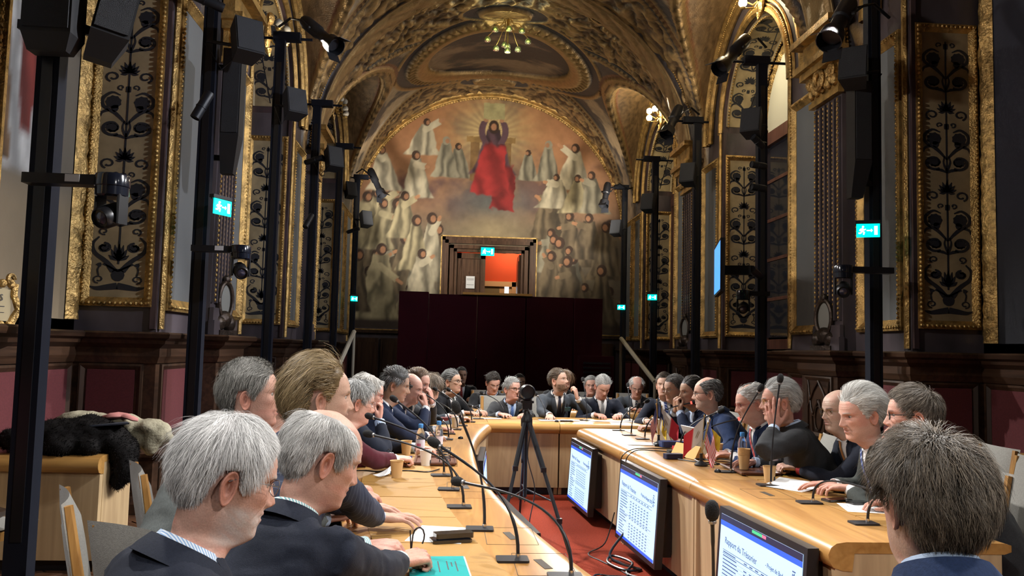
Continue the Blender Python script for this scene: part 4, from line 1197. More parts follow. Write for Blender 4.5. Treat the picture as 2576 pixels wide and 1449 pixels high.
def stage_spot(a, b, label, lit=True, pole_x=0, flap=True):
    """theatre profile spot from tail a to lens b"""
    a = Vector(a); b = Vector(b); d = (b-a).normalized(); Ln = (b-a).length; M = rotm(d)
    t = thing('stage_spotlight', label, 'spotlight', a, 0, 'theatre spotlights on the poles')
    q = MB(); q.lathe([(0, -.10), (.07, -.09), (.085, -.03), (.085, Ln*.42), (.068, Ln*.46), (.068, Ln*.82), (.085, Ln*.86), (.085, Ln)], (0, 0, 0), 16, M); q.build('lamp_body', BLACKM, t, True)
    q = MB(); q.lathe([(.086, Ln*.86), (.105, Ln*.9), (.115, Ln+.09), (.108, Ln+.09), (.098, Ln*.92)], (0, 0, 0), 16, M); q.build('lens_hood', BLACKM, t, True)
    q = MB(); q.lathe([(0, Ln*.965), (.083, Ln*.96)], (0, 0, 0), 16, M); q.build('lens', LENS if lit else LENSD, t)
    px = pole_x-a.x; q = MB(); m = d*Ln*.3
    for sg in (-1, 1):
        q.tube([m+M@Vector((.095*sg, 0, 0)), m+Vector((px*.35, .05, .12))+M@Vector((.05*sg, 0, 0)), Vector((px*.6, .1, .1))], .011, 5)
    q.tube([Vector((px*.6, .1, .1)), Vector((px, .2, .02))], .016, 6)
    q.build('yoke', BLACKM, t)
    if flap:
        for sg in (-1, 1):
            q = MB(); q.box(M@Vector((0, .12*sg, Ln+.12)), (.17, .006, .12), 0, M@Matrix.Rotation(-.45*sg, 3, 'X')); q.build('barn_door', BLACKM, t)
    for k in (0, 1):
        q = MB(); q.lathe([(.02, 0), (.02, .03), (0, .03)], m+M@Vector((.09*(1 if k else -1), 0, 0)), 8, M@Matrix.Rotation(math.pi/2*(1 if k else -1), 3, 'Y')); q.build('knob', BLACKP, t)
    return t
for s_, nm, ppx in ((-1, 'left', -2.3), (1, 'right', 4.03)):
    f = lambda x: C+s_*abs(x)
stage_spot((-1.90, 10.3, 5.48), (-1.54, 10.0, 5.13), 'theatre spotlight on the third left pole, glowing lens', True, -2.3)
stage_spot((-1.93, 19.0, 5.44), (-1.69, 18.8, 4.95), 'theatre spotlight on the farthest left pole before the fresco', True, -2.3)
stage_spot((3.52, 7.2, 4.69), (3.28, 7.0, 4.34), 'theatre spotlight on the second right pole, largest in view', True, 4.03)
stage_spot((3.65, 10.3, 5.54), (3.31, 10.1, 5.14), 'theatre spotlight on the third right pole with pinkish lens', False, 4.03)
stage_spot((3.61, 13.3, 5.49), (3.40, 13.1, 5.09), 'theatre spotlight on the fourth right pole', True, 4.03)
stage_spot((3.51, 19.0, 5.33), (3.41, 18.8, 4.91), 'theatre spotlight on the farthest right pole before the fresco', True, 4.03)
def box_speaker(c, yaw, tilt, label, px, s=.24):
    t = thing('loudspeaker', label, 'loudspeaker', c, 0, 'box loudspeakers on the poles')
    M = Matrix.Rotation(yaw, 3, 'Z')@Matrix.Rotation(tilt, 3, 'X')
    q = MB(); V = []
    for z in (-1, 1):
        for x, y in ((-.62, .5), (.62, .5), (.85, -.5), (-.85, -.5)): V.append(M@Vector((x*s*.62, y*s*.9, z*s*.72)))
    q.add(V, [(3, 2, 1, 0), (4, 5, 6, 7), (0, 1, 5, 4), (1, 2, 6, 5), (2, 3, 7, 6), (3, 0, 4, 7)]); q.build('cabinet', BOXF, t)
    q = MB(); q.box(M@Vector((0, -s*.46, 0)), (s*.98, .012, s*1.32), 0, M); q.build('grille', GRILL, t)
    q = MB(); q.tube([M@Vector((0, s*.4, 0)), Vector((px-c[0], .1, .02))], .016, 6); q.tube([M@Vector((0, s*.42, -.05)), M@Vector((0, s*.42, -.1))+Vector(((px-c[0])*.5, .03, -.12)), Vector((px-c[0], .05, -.02))], .006, 5); q.build('bracket', BLACKM, t, True)
    return t
for c, lab, px in [((-1.93, 7.5, 4.21), 'tilted box loudspeaker on the second left pole', -2.3), ((-2.05, 10.4, 4.48), 'tilted box loudspeaker on the third left pole', -2.3),
                   ((-1.97, 13.3, 4.45), 'tilted box loudspeaker on the fourth left pole', -2.3), ((-2.43, 19.2, 5.05), 'upper box loudspeaker on the farthest left pole', -2.3), ((-2.05, 19.2, 4.39), 'lower box loudspeaker on the farthest left pole', -2.3)]:
    box_speaker(c, R(35), R(-16), lab, px)
for c, lab, px in [((3.74, 7.5, 4.24), 'tilted box loudspeaker on the second right pole', 4.03), ((3.81, 10.4, 4.5), 'tilted box loudspeaker on the third right pole', 4.03), ((3.84, 13.4, 4.45), 'tilted box loudspeaker on the fourth right pole', 4.03), ((3.86, 16.3, 4.48), 'tilted box loudspeaker on the fifth right pole', 4.03), ((3.79, 19.2, 4.39), 'tilted box loudspeaker on the farthest right pole', 4.03)]:
    box_speaker(c, R(-35), R(-16), lab, px)
def column_speaker(x, y, z0, z1, label, sg, w=.17, bend=.3):
    t = thing('slim_loudspeaker', label, 'loudspeaker', (x, y, z0), 0, 'slim column loudspeakers on the poles')
    h = z1-z0
    q = MB(); V = []
    for z, o in ((0, .09), (h*bend, 0), (h, 0)):
        V += [(-w/2+sg*o*.0, -.09+o*.9, z), (w/2-o*.6, -.09+o*.9, z), (w/2-o*.6, .09, z), (-w/2, .09, z)]
    F = [(3, 2, 1, 0), (8, 9, 10, 11)]+[(i*4+j, i*4+(j+1) % 4, i*4+4+(j+1) % 4, i*4+4+j) for i in range(2) for j in range(4)]
    q.add(V, F); q.build('cabinet', BOXF, t)
    q = MB(); q.b2((-w/2+.012, -.1, h*bend+.02), (w/2-.012, -.09, h-.02)); q.build('grille', GRILL, t)
    for z in (.15, h-.15): q = MB(); q.box((-sg*.12, .03, z), (.16, .03, .05)); q.build('bracket', BLACKM, t)
    return t
column_speaker(-2.10, 7.82, 3.06, 4.22, 'slim black column loudspeaker on the second left pole', 1)
column_speaker(3.86, 7.66, 3.03, 4.15, 'slim black column loudspeaker on the second right pole', -1)
column_speaker(-2.22, 4.62, 3.06, 4.4, 'wide black column loudspeaker at the top left corner', 1, .26, .06)
t = column_speaker(-1.99, 4.72, 3.05, 4.4, 'slanted black column loudspeaker right of the top left corner pole', 1, .2, .1); t.rotation_euler = (0, R(10), R(25))
PTZ_G = mat('gloss_black', (.01, .012, .02), .12, 0, coat=.6)
def ptz(x, y, z, label, sg, yaw, sticker=False):
    """sg: +1 arm reaches towards +x from the pole"""
    t = thing('ptz_camera', label, 'camera', (x, y, z), 0, 'ceiling style video cameras on the poles')
    px = (-2.3 if sg > 0 else 4.03)-x
    q = MB(); q.b2((px, -.05, .02), (0, .05, .075)); q.build('arm', BLACKM, t)
    q = MB(); q.lathe([(.0, .085), (.085, .085), (.09, .075), (.09, .02), (.086, .016), (.086, -.03), (.075, -.04), (0, -.04)], (0, 0, 0), 24); q.build('mount_drum', PTZ_G, t, True)
    for e in (-1, 1): q = MB(); q.box((e*.072*math.cos(yaw), e*.072*math.sin(yaw), -.105), (.018, .08, .16), yaw, None, .006); q.build('fork_arm', BLACKP, t)
    M = Matrix.Rotation(yaw, 3, 'Z')@Matrix.Rotation(R(112), 3, 'X')
    q = MB(); q.lathe([(0, -.07), (.05, -.07), (.062, -.055), (.062, .07), (.05, .085), (.048, .07), (0, .07)], (0, 0, -.135), 20, M); q.build('camera_head', BLACKP, t, True)
    q = MB(); q.lathe([(0, .082), (.02, .08), (.034, .072)], (0, 0, -.135), 14, M); q.build('lens', mat('lens_glass', (.05, .05, .09), .05, 0, spec=1, coat=1), t, True)
    if sticker: q = MB(); q.box((px*.42, -.052, .052), (.075, .003, .04)); q.build('label_sticker', PAPER, t)
    return t
ptz(-1.85, 4.6, 2.30, 'black video camera on an arm of the nearest left pole', 1, R(-20), True)
ptz(-1.88, 7.5, 2.27, 'black video camera on an arm of the second left pole', 1, R(25), True)
ptz(3.57, 7.4, 2.26, 'black video camera on an arm of the second right pole', -1, R(-25))
ptz(3.7, 10.4, 2.24, 'black video camera on an arm of the third right pole', -1, R(-25))
def cyl_spot(a, b, px, label, r=.045, lit=True):
    a = Vector(a); b = Vector(b); M = rotm((b-a).normalized()); Ln = (b-a).length
    t = thing('cylinder_spotlight', label, 'spotlight', a, 0, 'small cylinder spotlights on the poles')
    q = MB(); q.lathe([(0, 0), (r*.9, 0), (r, .02), (r, Ln*.55), (r*1.1, Ln*.56), (r*1.1, Ln*.6), (r, Ln*.61), (r, Ln), (r*.85, Ln), (r*.85, Ln-.01)], (0, 0, 0), 14, M); q.build('body', BLACKM, t, True)
    q = MB(); q.lathe([(0, Ln-.012), (r*.85, Ln-.012)], (0, 0, 0), 14, M); q.build('lens', LENS if lit else LENSD, t)
    q = MB(); m = (b-a)*.5; q.tube([m, Vector((px-a.x, .1, m.z+.03))], .012, 5); q.build('bracket', BLACKM, t)
    return t
cyl_spot((-2.15, 7.55, 4.52), (-2.42, 7.45, 4.60), -2.3, 'cylinder spotlight lying flat near the top of the second left pole')
cyl_spot((-2.22, 7.5, 3.72), (-2.32, 7.44, 3.47), -2.3, 'cylinder spotlight pointing down on the second left pole')
cyl_spot((-2.42, 13.4, 4.40), (-2.12, 13.28, 4.47), -2.3, 'cylinder spotlight lying level on the fourth left pole')
cyl_spot((-2.28, 13.4, 3.56), (-2.35, 13.25, 3.34), -2.3, 'cylinder spotlight pointing down on the fourth left pole')
cyl_spot((-2.45, 19.2, 4.08), (-2.18, 19.1, 4.16), -2.3, 'cylinder spotlight on the farthest left pole under the loudspeaker')
cyl_spot((3.95, 10.4, 4.20), (3.78, 10.3, 4.30), 4.03, 'highest of three cylinder spotlights on the third right pole', .045, False)
cyl_spot((3.99, 10.4, 3.94), (3.78, 10.35, 3.95), 4.03, 'middle of three cylinder spotlights on the third right pole', .045, False)
cyl_spot((3.99, 10.4, 3.65), (3.78, 10.35, 3.66), 4.03, 'lowest of three cylinder spotlights on the third right pole', .045, False)
cyl_spot((-2.03, 8.6, 5.35), (-2.08, 8.55, 5.10), -2.3, 'bell shaped dark spotlight above the first gilded capital on the left', .07, False)
EXITG = mat('exit_green', (.0, .3, .25), .3, emit=(lin((0, 205, 185)), 2.2)); EXITW = mat('exit_white', (.8, .9, .9), .3, emit=((.75, 1, 1), 3.5))
def exit_sign(x, y, z, yaw, label, w=.2, px=None):
    """running figure sign; the face points to -y before yaw"""
    t = thing('exit_sign', label, 'exit sign', (x, y, z), yaw, 'green running man exit signs')
    h = w*.62
    q = MB(); q.box((0, .02, h/2+.02), (w+.02, .05, .03)); q.box((0, .02, h/2+.0), (w+.02, .012, .02)); q.build('housing', BLACKM, t)
    q = MB(); q.box((0, 0, 0), (w, .012, h)); pn = q.build('sign_panel', EXITG, t)
    q = MB(); u = w/10
    def r(a0, a1, b0, b1): q.b2((a0*u, -.0085, b0*u), (a1*u, -.0065, b1*u))
    r(2.6, 4.0, -2, 2)
    r(-.6, 1.4, -.25, .25)
    for k in range(3): r(1.2+k*.2, 1.5+k*.2, -.7+k*.25, .7-k*.25)
    q.build('door_and_arrow', EXITW, pn)
    q = MB(); Y = -.0085
    q.tube([(-2.4*u, Y, .9*u), (-2.6*u, Y, -.2*u)], .55*u, 5); q.tube([(-2.6*u, Y, -.2*u), (-1.7*u, Y, -.9*u), (-2.0*u, Y, -1.9*u)], .35*u, 5); q.tube([(-2.6*u, Y, -.2*u), (-3.2*u, Y, -1.2*u), (-4.1*u, Y, -1.2*u)], .35*u, 5)
    q.tube([(-2.4*u, Y, .8*u), (-1.6*u, Y, .2*u), (-1.1*u, Y, .7*u)], .28*u, 5); q.tube([(-2.4*u, Y, .8*u), (-3.3*u, Y, .6*u), (-3.6*u, Y, -.1*u)], .28*u, 5); q.ball((-2.2*u, Y, 1.7*u), .5*u, 7, 5)
    q.build('running_figure', EXITW, pn)
    if px is not None: q = MB(); q.b2((px*.5, .02, -.02), (px*1.0, .05, .02)); q.build('bracket', BLACKM, t)
    return t
exit_sign(-2.06, 7.5, 2.69, R(64), 'green exit sign on the second left pole', .22)
exit_sign(3.82, 7.42, 2.68, R(-22), 'green exit sign on the second right pole', .2)
exit_sign(-2.26, 19.38, 2.57, R(40), 'small green exit sign on the farthest left pole', .18)
exit_sign(3.95, 16.3, 2.60, R(-20), 'small green exit sign on the fifth right pole', .18)
exit_sign(3.96, 19.38, 2.55, R(-20), 'small green exit sign on the farthest right pole', .18)
exit_sign(.84, 20.83, 3.93, 0, 'green exit sign hanging in the far doorway', .33)
# television on the third right pole, seen edge on
tv = thing('television', 'slim blue lit television seen edge on, third right pole', 'television', (3.17, 9.8, 2.53), R(-104))
q = MB(); q.box((0, .02, 0), (1.0, .05, .62)); q.build('casing', BLACKP, tv)
q = MB(); q.box((0, -.007, 0), (.95, .004, .56)); q.build('display', mat('tv_blue', (.05, .1, .2), .3, emit=(lin((70, 140, 230)), 1.4)), tv)
q = MB(); q.tube([(0, .03, 0), (0, .4, 0), Vector((.86*math.cos(R(104))-.86*math.sin(R(104)), .86*math.sin(R(104))+.86*math.cos(R(104)), 0))*1.0], .045, 6); q.box((0, .2, -.02), (.12, .36, .1)); q.build('pole_arm', BLACKM, tv)
q = MB(); q.box((0, .06, .1), (.02, .03, .03)); q.box((0, .06, -.02), (.02, .03, .02)); q.build('status_light', mat('led_green', (.1, .3, .05), .4, emit=((.5, 1, .1), 3)), tv)

# ------------------------------------------------------------------ sconces, chandelier, clocks
GLOBE = mat('lit_globe', (1, .9, .7), .3, emit=((1, .88, .62), 14)); GLOBED = mat('dull_globe', (.32, .3, .26), .2); BRASS = mat('brass', (.55, .38, .14), .3, .9)
def sconce(x, y, z, sg, label, lit, watts, n=4):
    t = thing('wall_sconce', label, 'sconce', (x, y, z), 0, 'branched globe wall sconces')
    q = MB(); q.ball((sg*.10, 0, -.1), (.05, .09, .22), 10, 8); q.ball((sg*.07, 0, .12), (.06, .07, .09), 8, 6); q.tube([(sg*.08, 0, -.3), (sg*.06, 0, -.4)], [.05, .01], 8); q.build('bracket', GOLDB, t, True)
    sp = [(-.10, -.22, -.02), (-.16, .05, -.14), (-.12, .2, .05), (-.05, -.05, .25), (-.2, -.1, -.28)][:n]
    for a, b, c in sp:
        q = MB(); q.tube([(sg*.08, 0, -.1), (sg*(.02), b*.5, -.16+c*.4), (-sg*abs(a)*.9, b, c-.08)], .012, 6); q.lathe([(.028, 0), (.04, .02), (.034, .03)], (-sg*abs(a)*.9, b, c-.09), 10); q.build('arm', BRASS, t, True)
        q = MB(); q.ball((-sg*abs(a)*.9, b, c), .062, 12, 8); q.build('globe', GLOBE if lit else GLOBED, t, True)
    if watts:
        l = point('sconce_light', (x-sg*.3, y, z), watts, (1, .84, .55), .12)
        l.parent = t; l.location = (-sg*.35, 0, 0)
    return t
sconce(4.14, 16.9, 6.55, 1, 'lit cluster of globe lamps on the far right arch', True, 55)
sconce(4.12, 11.2, 6.62, 1, 'lit cluster of globe lamps at the top right of the nearer arch', True, 60)
sconce(-2.42, 16.7, 6.4, -1, 'unlit cluster of globe lamps on the far left arch', False, 0, 5)
sconce(-2.50, 11.2, 5.75, -1, 'gilded wall sconce behind the second left pole', False, 0, 3)
spot('capital_light', (-1.9, 10.95, 5.0), (-2.6, 11.4, 5.9), 60, 70, .5, (1, .85, .6), .05)
ch = thing('chandelier', 'brass chandelier with hanging yellow green glass bulbs', 'chandelier', (.93, 16.0, 7.6))
q = MB(); q.tube([(0, 0, .45), (0, 0, .25)], .03, 8); q.lathe([(0, .52), (.09, .5), (.05, .44)], (0, 0, 0), 12); q.build('ceiling_rose', BRASS, ch, True)
BULB = mat('chandelier_bulb', (.6, .7, .2), .2, emit=(lin((206, 232, 96)), 5)); CUP = mat('glass_cup', (.4, .45, .35), .1, 0, trans=.6)
for k, (dx, dy, dz) in enumerate([(-.4, 0, -.02), (-.26, -.18, .12), (0, -.3, .1), (.26, -.18, .12), (.4, 0, -.02), (-.22, .2, -.12), (0, .1, -.1), (.22, .2, -.12), (0, .02, -.22), (-.05, .3, .0)]):
    q = MB(); q.tube([(dx*.05, dy*.05, .5), (dx*.25, dy*.25, .3), (dx*.8, dy*.8, dz+.12), (dx, dy, dz+.04)], .008, 6); q.build('arm', BRASS, ch, True)
    q = MB(); q.lathe([(.02, .04), (.05, .02), (.065, -.03), (.06, -.06)], (dx, dy, dz), 12); q.build('glass_cup', CUP, ch, True)
    q = MB(); q.ball((dx, dy, dz-.03), .032, 10, 8); q.build('bulb', BULB, ch, True)
point('chandelier_light', (.93, 16.0, 7.3), 14, (1, .95, .6), .2)
BRONZE = mat('dark_bronze', (.06, .042, .032), .4, .6, noise=(12, (1, 1, 1), .5), bump=(25, .5)); DIAL = mat('dull_dial', (.25, .25, .23), .3)
def clock(x, y, sg, label):
    t = thing('mantel_clock', label, 'clock', (x, y, 1.575), R(90)*(1 if sg < 0 else -1)+sg*R(20), 'carved mantel clocks on the pedestals')
    q = MB(); q.b2((-.15, -.08, 0), (.15, .08, .05)); q.ball((-.09, 0, .12), (.09, .08, .09), 10, 7); q.ball((.09, 0, .12), (.09, .08, .09), 10, 7); q.ball((0, 0, .16), (.12, .08, .1), 10, 7)
    for e in (-1, 1): q.tube([(e*.15, 0, .05), (e*.16, 0, .14), (e*.11, 0, .22), (e*.12, 0, .34)], [.03, .035, .025, .015], 7)
    q.build('carved_base', BRONZE, t, True)
    q = MB(); q.tube([(.115*math.cos(a), -.02, .36+.19*math.sin(a)) for a in np.linspace(0, 2*math.pi, 25)], .026, 8); q.ball((0, -.02, .58), (.045, .035, .05), 8, 6); q.build('oval_frame', BRONZE, t, True)
    q = MB(); q.ball((0, -.01, .36), (.10, .015, .175), 16, 10); q.build('dial', DIAL, t, True)
clock(-2.40, 8.97, -1, 'dark carved oval clock on the first left pedestal')
clock(4.12, 8.97, 1, 'dark carved oval clock on the first right pedestal')
clock(4.12, 14.5, 1, 'dark carved oval clock on the far right pedestal')

# ------------------------------------------------------------------ paintings and windows in the bays
def bay_frame(s, a, b, par, z1=None):
    m = (a+b)/2; P = []
    def fn(y, z, d): return (C+s*(UB-d), y, z)
    n = 60
    out = [(m-1.2, 1.62+i*(ZS-1.62)/20) for i in range(20)]+[(m-1.2*math.cos(t), ZS+1.2*math.sin(t)) for t in np.linspace(0, math.pi, 31)]+[(m+1.2, ZS-(i+1)*(ZS-1.62)/20) for i in range(20)]
    # finer sampling for a rippled carved surface
    pts = []
    for i in range(len(out)-1):
        for k in range(4): pts.append((out[i][0]+(out[i+1][0]-out[i][0])*k/4, out[i][1]+(out[i+1][1]-out[i][1])*k/4))
    V = []; K = 9
    for i, (y, z) in enumerate(pts):
        cx_, cz_ = (m, max(min(z, ZS), 1.62)); dx, dz = y-cx_, z-(cz_ if z <= ZS else ZS); L_ = math.hypot(dx, dz) or 1
        for j in range(K):
            w = (j/(K-1)-.5)*.2; hgt = .03+.05*math.sin(j/(K-1)*math.pi)*(.55+.9*float(relief(np.array(i*.11), np.array(j*.16), 3)))
            V.append(fn(y+dx/L_*w, z+dz/L_*w, hgt))
    me = mesh_np('carved_gilt_frame', V, grid_faces(len(pts), K)); link('carved_gilt_frame', me, GOLDB, par)
def painting(s, a, b, label, pal, seed):
    m = (a+b)/2
    t = thing('painting', label, 'painting', (C+s*UB, m, 0), 0, 'large arched wall paintings')
    ny, nz = 60, 120
    Yg, B = np.meshgrid(np.linspace(-1.14, 1.14, ny), np.linspace(0, 1, nz), indexing='ij')
    tp = ZS+np.sqrt(np.maximum(0, 1.14**2-Yg**2)); Z = 1.66+(tp-1.66)*B
    sx = Yg*s*-1          # as seen from the room, left to right
    n1 = fbm(sx*1.2+seed, Z*.9, seed, 5); n2 = fbm(sx*5, Z*3, seed+4, 4)
    img = np.array(pal[0])*(.6+.8*n1[..., None])
    lowm = (1-sstep(2.6, 3.0, Z+.3*n1))[..., None]; img = img*(1-lowm)+np.array(pal[1])*(.5+.9*n1[..., None])*lowm
    for k, (fx_, zb, h, w, colr) in enumerate(pal[2]):
        p = (Z-zb)/h; q_ = sx-fx_-.06*np.sin(p*4+k)
        wid = w*(1.15-.75*sstep(.3, .95, p)); mk = sstep(0, .04, p)*(1-sstep(.86, .9, p))*(1-sstep(.9, 1.02, np.abs(q_)/wid+.3*(n2-.5)))
        fold = .5+.5*np.sin(q_/w*8+n1*10)
        img = img*(1-mk[..., None])+np.array(colr)*(.45+.75*fold*n2*1.5)[..., None]*mk[..., None]
        e = np.hypot(q_/.8, Z-zb-h*.95); mh = (1-sstep(.10, .12, e))[..., None]; img = img*(1-mh)+np.array(lin((150, 110, 84)))*(.6+.6*n2[..., None])*mh
    V = np.stack([np.full_like(Yg, -s*.02), Yg, Z], -1).reshape(-1, 3)
    link('canvas', mesh_np('canvas', V, grid_faces(ny, nz), True, img.reshape(-1, 3)), MURAL, t)
    fr = MB(); 
    par = empty('frame_holder'); bpy.data.objects.remove(par)
    n0 = set(o.name for o in bpy.data.objects)
    bay_frame(s, a, b, None)
    o = [o for o in bpy.data.objects if o.name not in n0][0]
    o.parent = t; o.matrix_parent_inverse = Matrix.Translation(-Vector(t.location)); o.name = 'carved_gilt_frame'
    return t
WH = lin((190, 190, 188)); RD = lin((128, 52, 44)); GN = lin((70, 84, 74)); BR = lin((110, 84, 58)); SK = lin((150, 110, 84))
palA = (lin((104, 96, 84)), lin((138, 122, 98)), [(-.45, 2.75, 2.2, .35, GN), (.1, 2.7, 2.3, .3, WH), (.48, 3.0, 2.3, .3, RD), (-.15, 2.75, 1.6, .22, BR), (.62, 2.72, 1.3, .2, WH), (-.8, 2.7, 2, .3, RD)])
palB = (lin((70, 72, 84)), lin((80, 76, 72)), [(-.4, 2.2, 2.2, .35, BR), (.3, 2.1, 2.4, .35, GN), (.7, 2.2, 1.8, .3, WH)])
painting(-1, 4.85, 7.55, 'large wall painting of robed figures at the left edge', palA, 3)
painting(-1, 10.4, 13.1, 'narrow glimpse of a gilt framed painting behind the second left pole', palB, 5)
painting(-1, 15.95, 18.65, 'distant gilt framed painting in the last left bay', palB, 6)
painting(1, 4.85, 7.55, 'dark gilt framed painting at the right edge', ((.02, .022, .035), (.02, .022, .03), [(-.3, 2.2, 2, .3, (.03, .03, .04)), (.3, 2.2, 2.2, .3, (.03, .028, .03))]), 8)
# cartouche below the left painting
ct = thing('cartouche', 'gilded scroll cartouche with black lettering below the left painting', 'cartouche', (-3.04, 5.63, 1.585), R(78))
q = MB(); q.b2((-.26, 0, .02), (.26, .03, .24)); q.build('tablet', mat('cream_tablet', (.42, .34, .2), .6), ct)
q = MB()
for e in (-1, 1):
    q.tube([(e*.26, 0, .0), (e*.31, -.02, .1), (e*.27, -.01, .2), (e*.28, 0, .27)], [.03, .025, .022, .03], 8)
    q.tube([(e*.22+.035*math.cos(a)*(1-.1*a), -.02, .30+.035*math.sin(a)*(1-.1*a)) for a in np.linspace(0, 6, 12)], .016, 6)
for k in range(7): q.ball((-.24+k*.08, -.01, .27), (.03, .025, .03), 8, 6); q.ball((-.24+k*.08, -.01, .0), (.03, .025, .022), 8, 6)
q.build('scroll_frame', GOLDB, ct, True)
text('lettering', 'SAINT LOUIS', .062, Matrix.Translation((0, -.006, .155))@Matrix.Rotation(math.pi/2, 4, 'X'), INK, ct, .001, 'CENTER')
q = MB(); q.b2((-.2, -.004, .115), (.2, -.001, .119)); q.b2((-.2, -.004, .075), (.2, -.001, .078)); q.build('ruled_lines', INK, ct)
# windows on the right
WINW = wood('window_oak', (.07, .028, .02), (.15, .065, .045), 'Z', .4, 5)
NIGHT = mat('night_glass', (.02, .022, .03), .08, 0, spec=.6); BLIND = mat('cream_blind', (.55, .52, .40), .8)
def window(n, a, b):
    m = (a+b)/2; w = empty('window_%d' % n); w['kind'] = 'structure'
    X = C+UB-.03
    q = MB(); 
    for e in (-1, 1): q.b2((X-.08, m+e*1.15-.07, 1.6), (X, m+e*1.15+.07, ZS)); q.b2((X-.06, m+e*.06-.05, 1.6), (X, m+e*.06+.05, ZS-.25))
    q.b2((X-.10, m-1.2, ZS-.3), (X, m+1.2, ZS-.1)); q.b2((X-.10, m-1.2, 1.6), (X, m+1.2, 1.75)); q.build('window_frame', WINW, w)
    for e in (-1, 1):
        for k in range(5):
            z0 = 1.78+k*.62; q = MB(); q.b2((X-.03, m+e*.11, z0), (X-.02, m+e*1.08, z0+.58)); q.build('pane', NIGHT, w)
            if k: q = MB(); q.b2((X-.05, m+e*.1, z0-.05), (X-.01, m+e*1.1, z0)); q.build('glazing_bar', WINW, w)
    q = MB(); V = []
    for t in np.linspace(0, math.pi, 25): V += [(X-.02, m+1.16*math.cos(t), ZS+1.16*math.sin(t)), (X-.02, m+1.16*math.cos(t), ZS-.1)]
    q.add(V, [(2*k, 2*k+1, 2*k+3, 2*k+2) for k in range(24)]); q.build('arched_blind', BLIND, w)
    n0 = set(o.name for o in bpy.data.objects); bay_frame(1, a, b, None)
    o = [o for o in bpy.data.objects if o.name not in n0][0]; o.parent = w
window(1, 10.4, 13.1); window(2, 15.95, 18.65)
spot('window_light', (4.0, 12.2, 6.15), (4.95, 11.9, 5.4), 40, 120, .8, (1, .9, .66), .1)
# ------------------------------------------------------------------ things on the tables
KRAFT = mat('kraft_paper', lin((206, 168, 116)), .8); WHITEC = mat('white_cup', (.75, .74, .7), .6); COFFEE = mat('cup_inside', (.30, .22, .14), .7)
def paper_cup(x, y, label, h=.092, r=.038, m=None, n=1, z=.7535):
    t = thing('paper_cup', label, 'cup', (x, y, z), rnd.uniform(0, 6), 'paper cups on the tables')
    for k in range(n):
        q = MB(); z0 = k*.009
        q.lathe([(0, z0+.004), (r*.72, z0+.004), (r*.74, z0), (r, z0+h), (r*1.05, z0+h+.001), (r*1.06, z0+h+.004), (r*.97, z0+h+.003), (r*.72, z0+.008)], (0, 0, 0), 20); q.build('cup_wall' if n == 1 else 'nested_cup', m or KRAFT, t, True)
    q = MB(); q.lathe([(0, h*.55), (r*.86, h*.55)], (0, 0, 0), 16); q.build('coffee', COFFEE, t)
    q = MB(); q.box((r*.86*math.cos(4.4), r*.86*math.sin(4.4), .026), (.012, .004, .02), 4.4+math.pi/2); q.build('printed_mark', INK, t)
    return t
paper_cup(-.29, 4.87, 'kraft paper cup standing alone on the tan leather, nearest on the left table')
paper_cup(-.29, 5.90, 'kraft paper cup beside the first water bottle')
paper_cup(-.14, 5.38, 'white paper cup with a coloured mark on the left table', m=WHITEC)
paper_cup(.06, 7.98, 'white paper cup at the far end of the left table', m=WHITEC)
paper_cup(1.90, 4.88, 'kraft paper cup beside the tallest microphone on the right table')
paper_cup(1.97, 6.06, 'kraft paper cup behind the second flag')
STIR = thing('cup_stack', 'stack of kraft paper cups on the brown tray', 'cups', (1.93, 5.33, .765))
bpy.data.objects.remove(STIR)
paper_cup(1.91, 5.34, 'stack of nested kraft paper cups on the brown tray', n=5, z=.765)
TRAYM = mat('brown_tray', (.12, .045, .025), .35, 0, coat=.4)
def tray(x, y, w, d, label, rz=0):
    t = thing('serving_tray', label, 'tray', (x, y, .7535), rz)
    q = MB(); q.box((0, 0, .004), (w, d, .008), 0, None, .03); q.build('tray_floor', TRAYM, t)
    q = MB()
    for a, b, c, e in ((-w/2, -d/2, w/2, -d/2), (w/2, -d/2, w/2, d/2), (w/2, d/2, -w/2, d/2), (-w/2, d/2, -w/2, -d/2)): q.tube([(a, b, .012), (c, e, .012)], .008, 6)
    q.build('rim', TRAYM, t, True)
tray(1.95, 5.35, .24, .42, 'brown tray under the stack of cups on the right table')
tray(-.08, 5.55, .26, .34, 'brown tray with a wire cup holder on the left table')
wr = thing('wire_cup_holder', 'black wire ring holder standing on the left tray', 'cup holder', (-.03, 5.50, .766))
for k in range(5):
    q = MB(); q.tube([(.045*math.cos(a), .045*math.sin(a), .02+k*.016) for a in np.linspace(0, 2*math.pi, 17)], .003, 5); q.build('wire_ring', BLACKM, wr, True)
for k in range(3):
    a = k*2.1; q = MB(); q.tube([(.045*math.cos(a), .045*math.sin(a), 0), (.045*math.cos(a), .045*math.sin(a), .09)], .003, 5); q.build('upright', BLACKM, wr)
PET = mat('clear_pet', (.93, .97, 1), .06, 0, trans=.92, spec=.5); CAPB = mat('blue_cap', lin((70, 140, 205)), .4); BLAB = mat('bottle_label', (.72, .66, .72), .6); BLAP = mat('label_pink', (.6, .12, .25), .6)
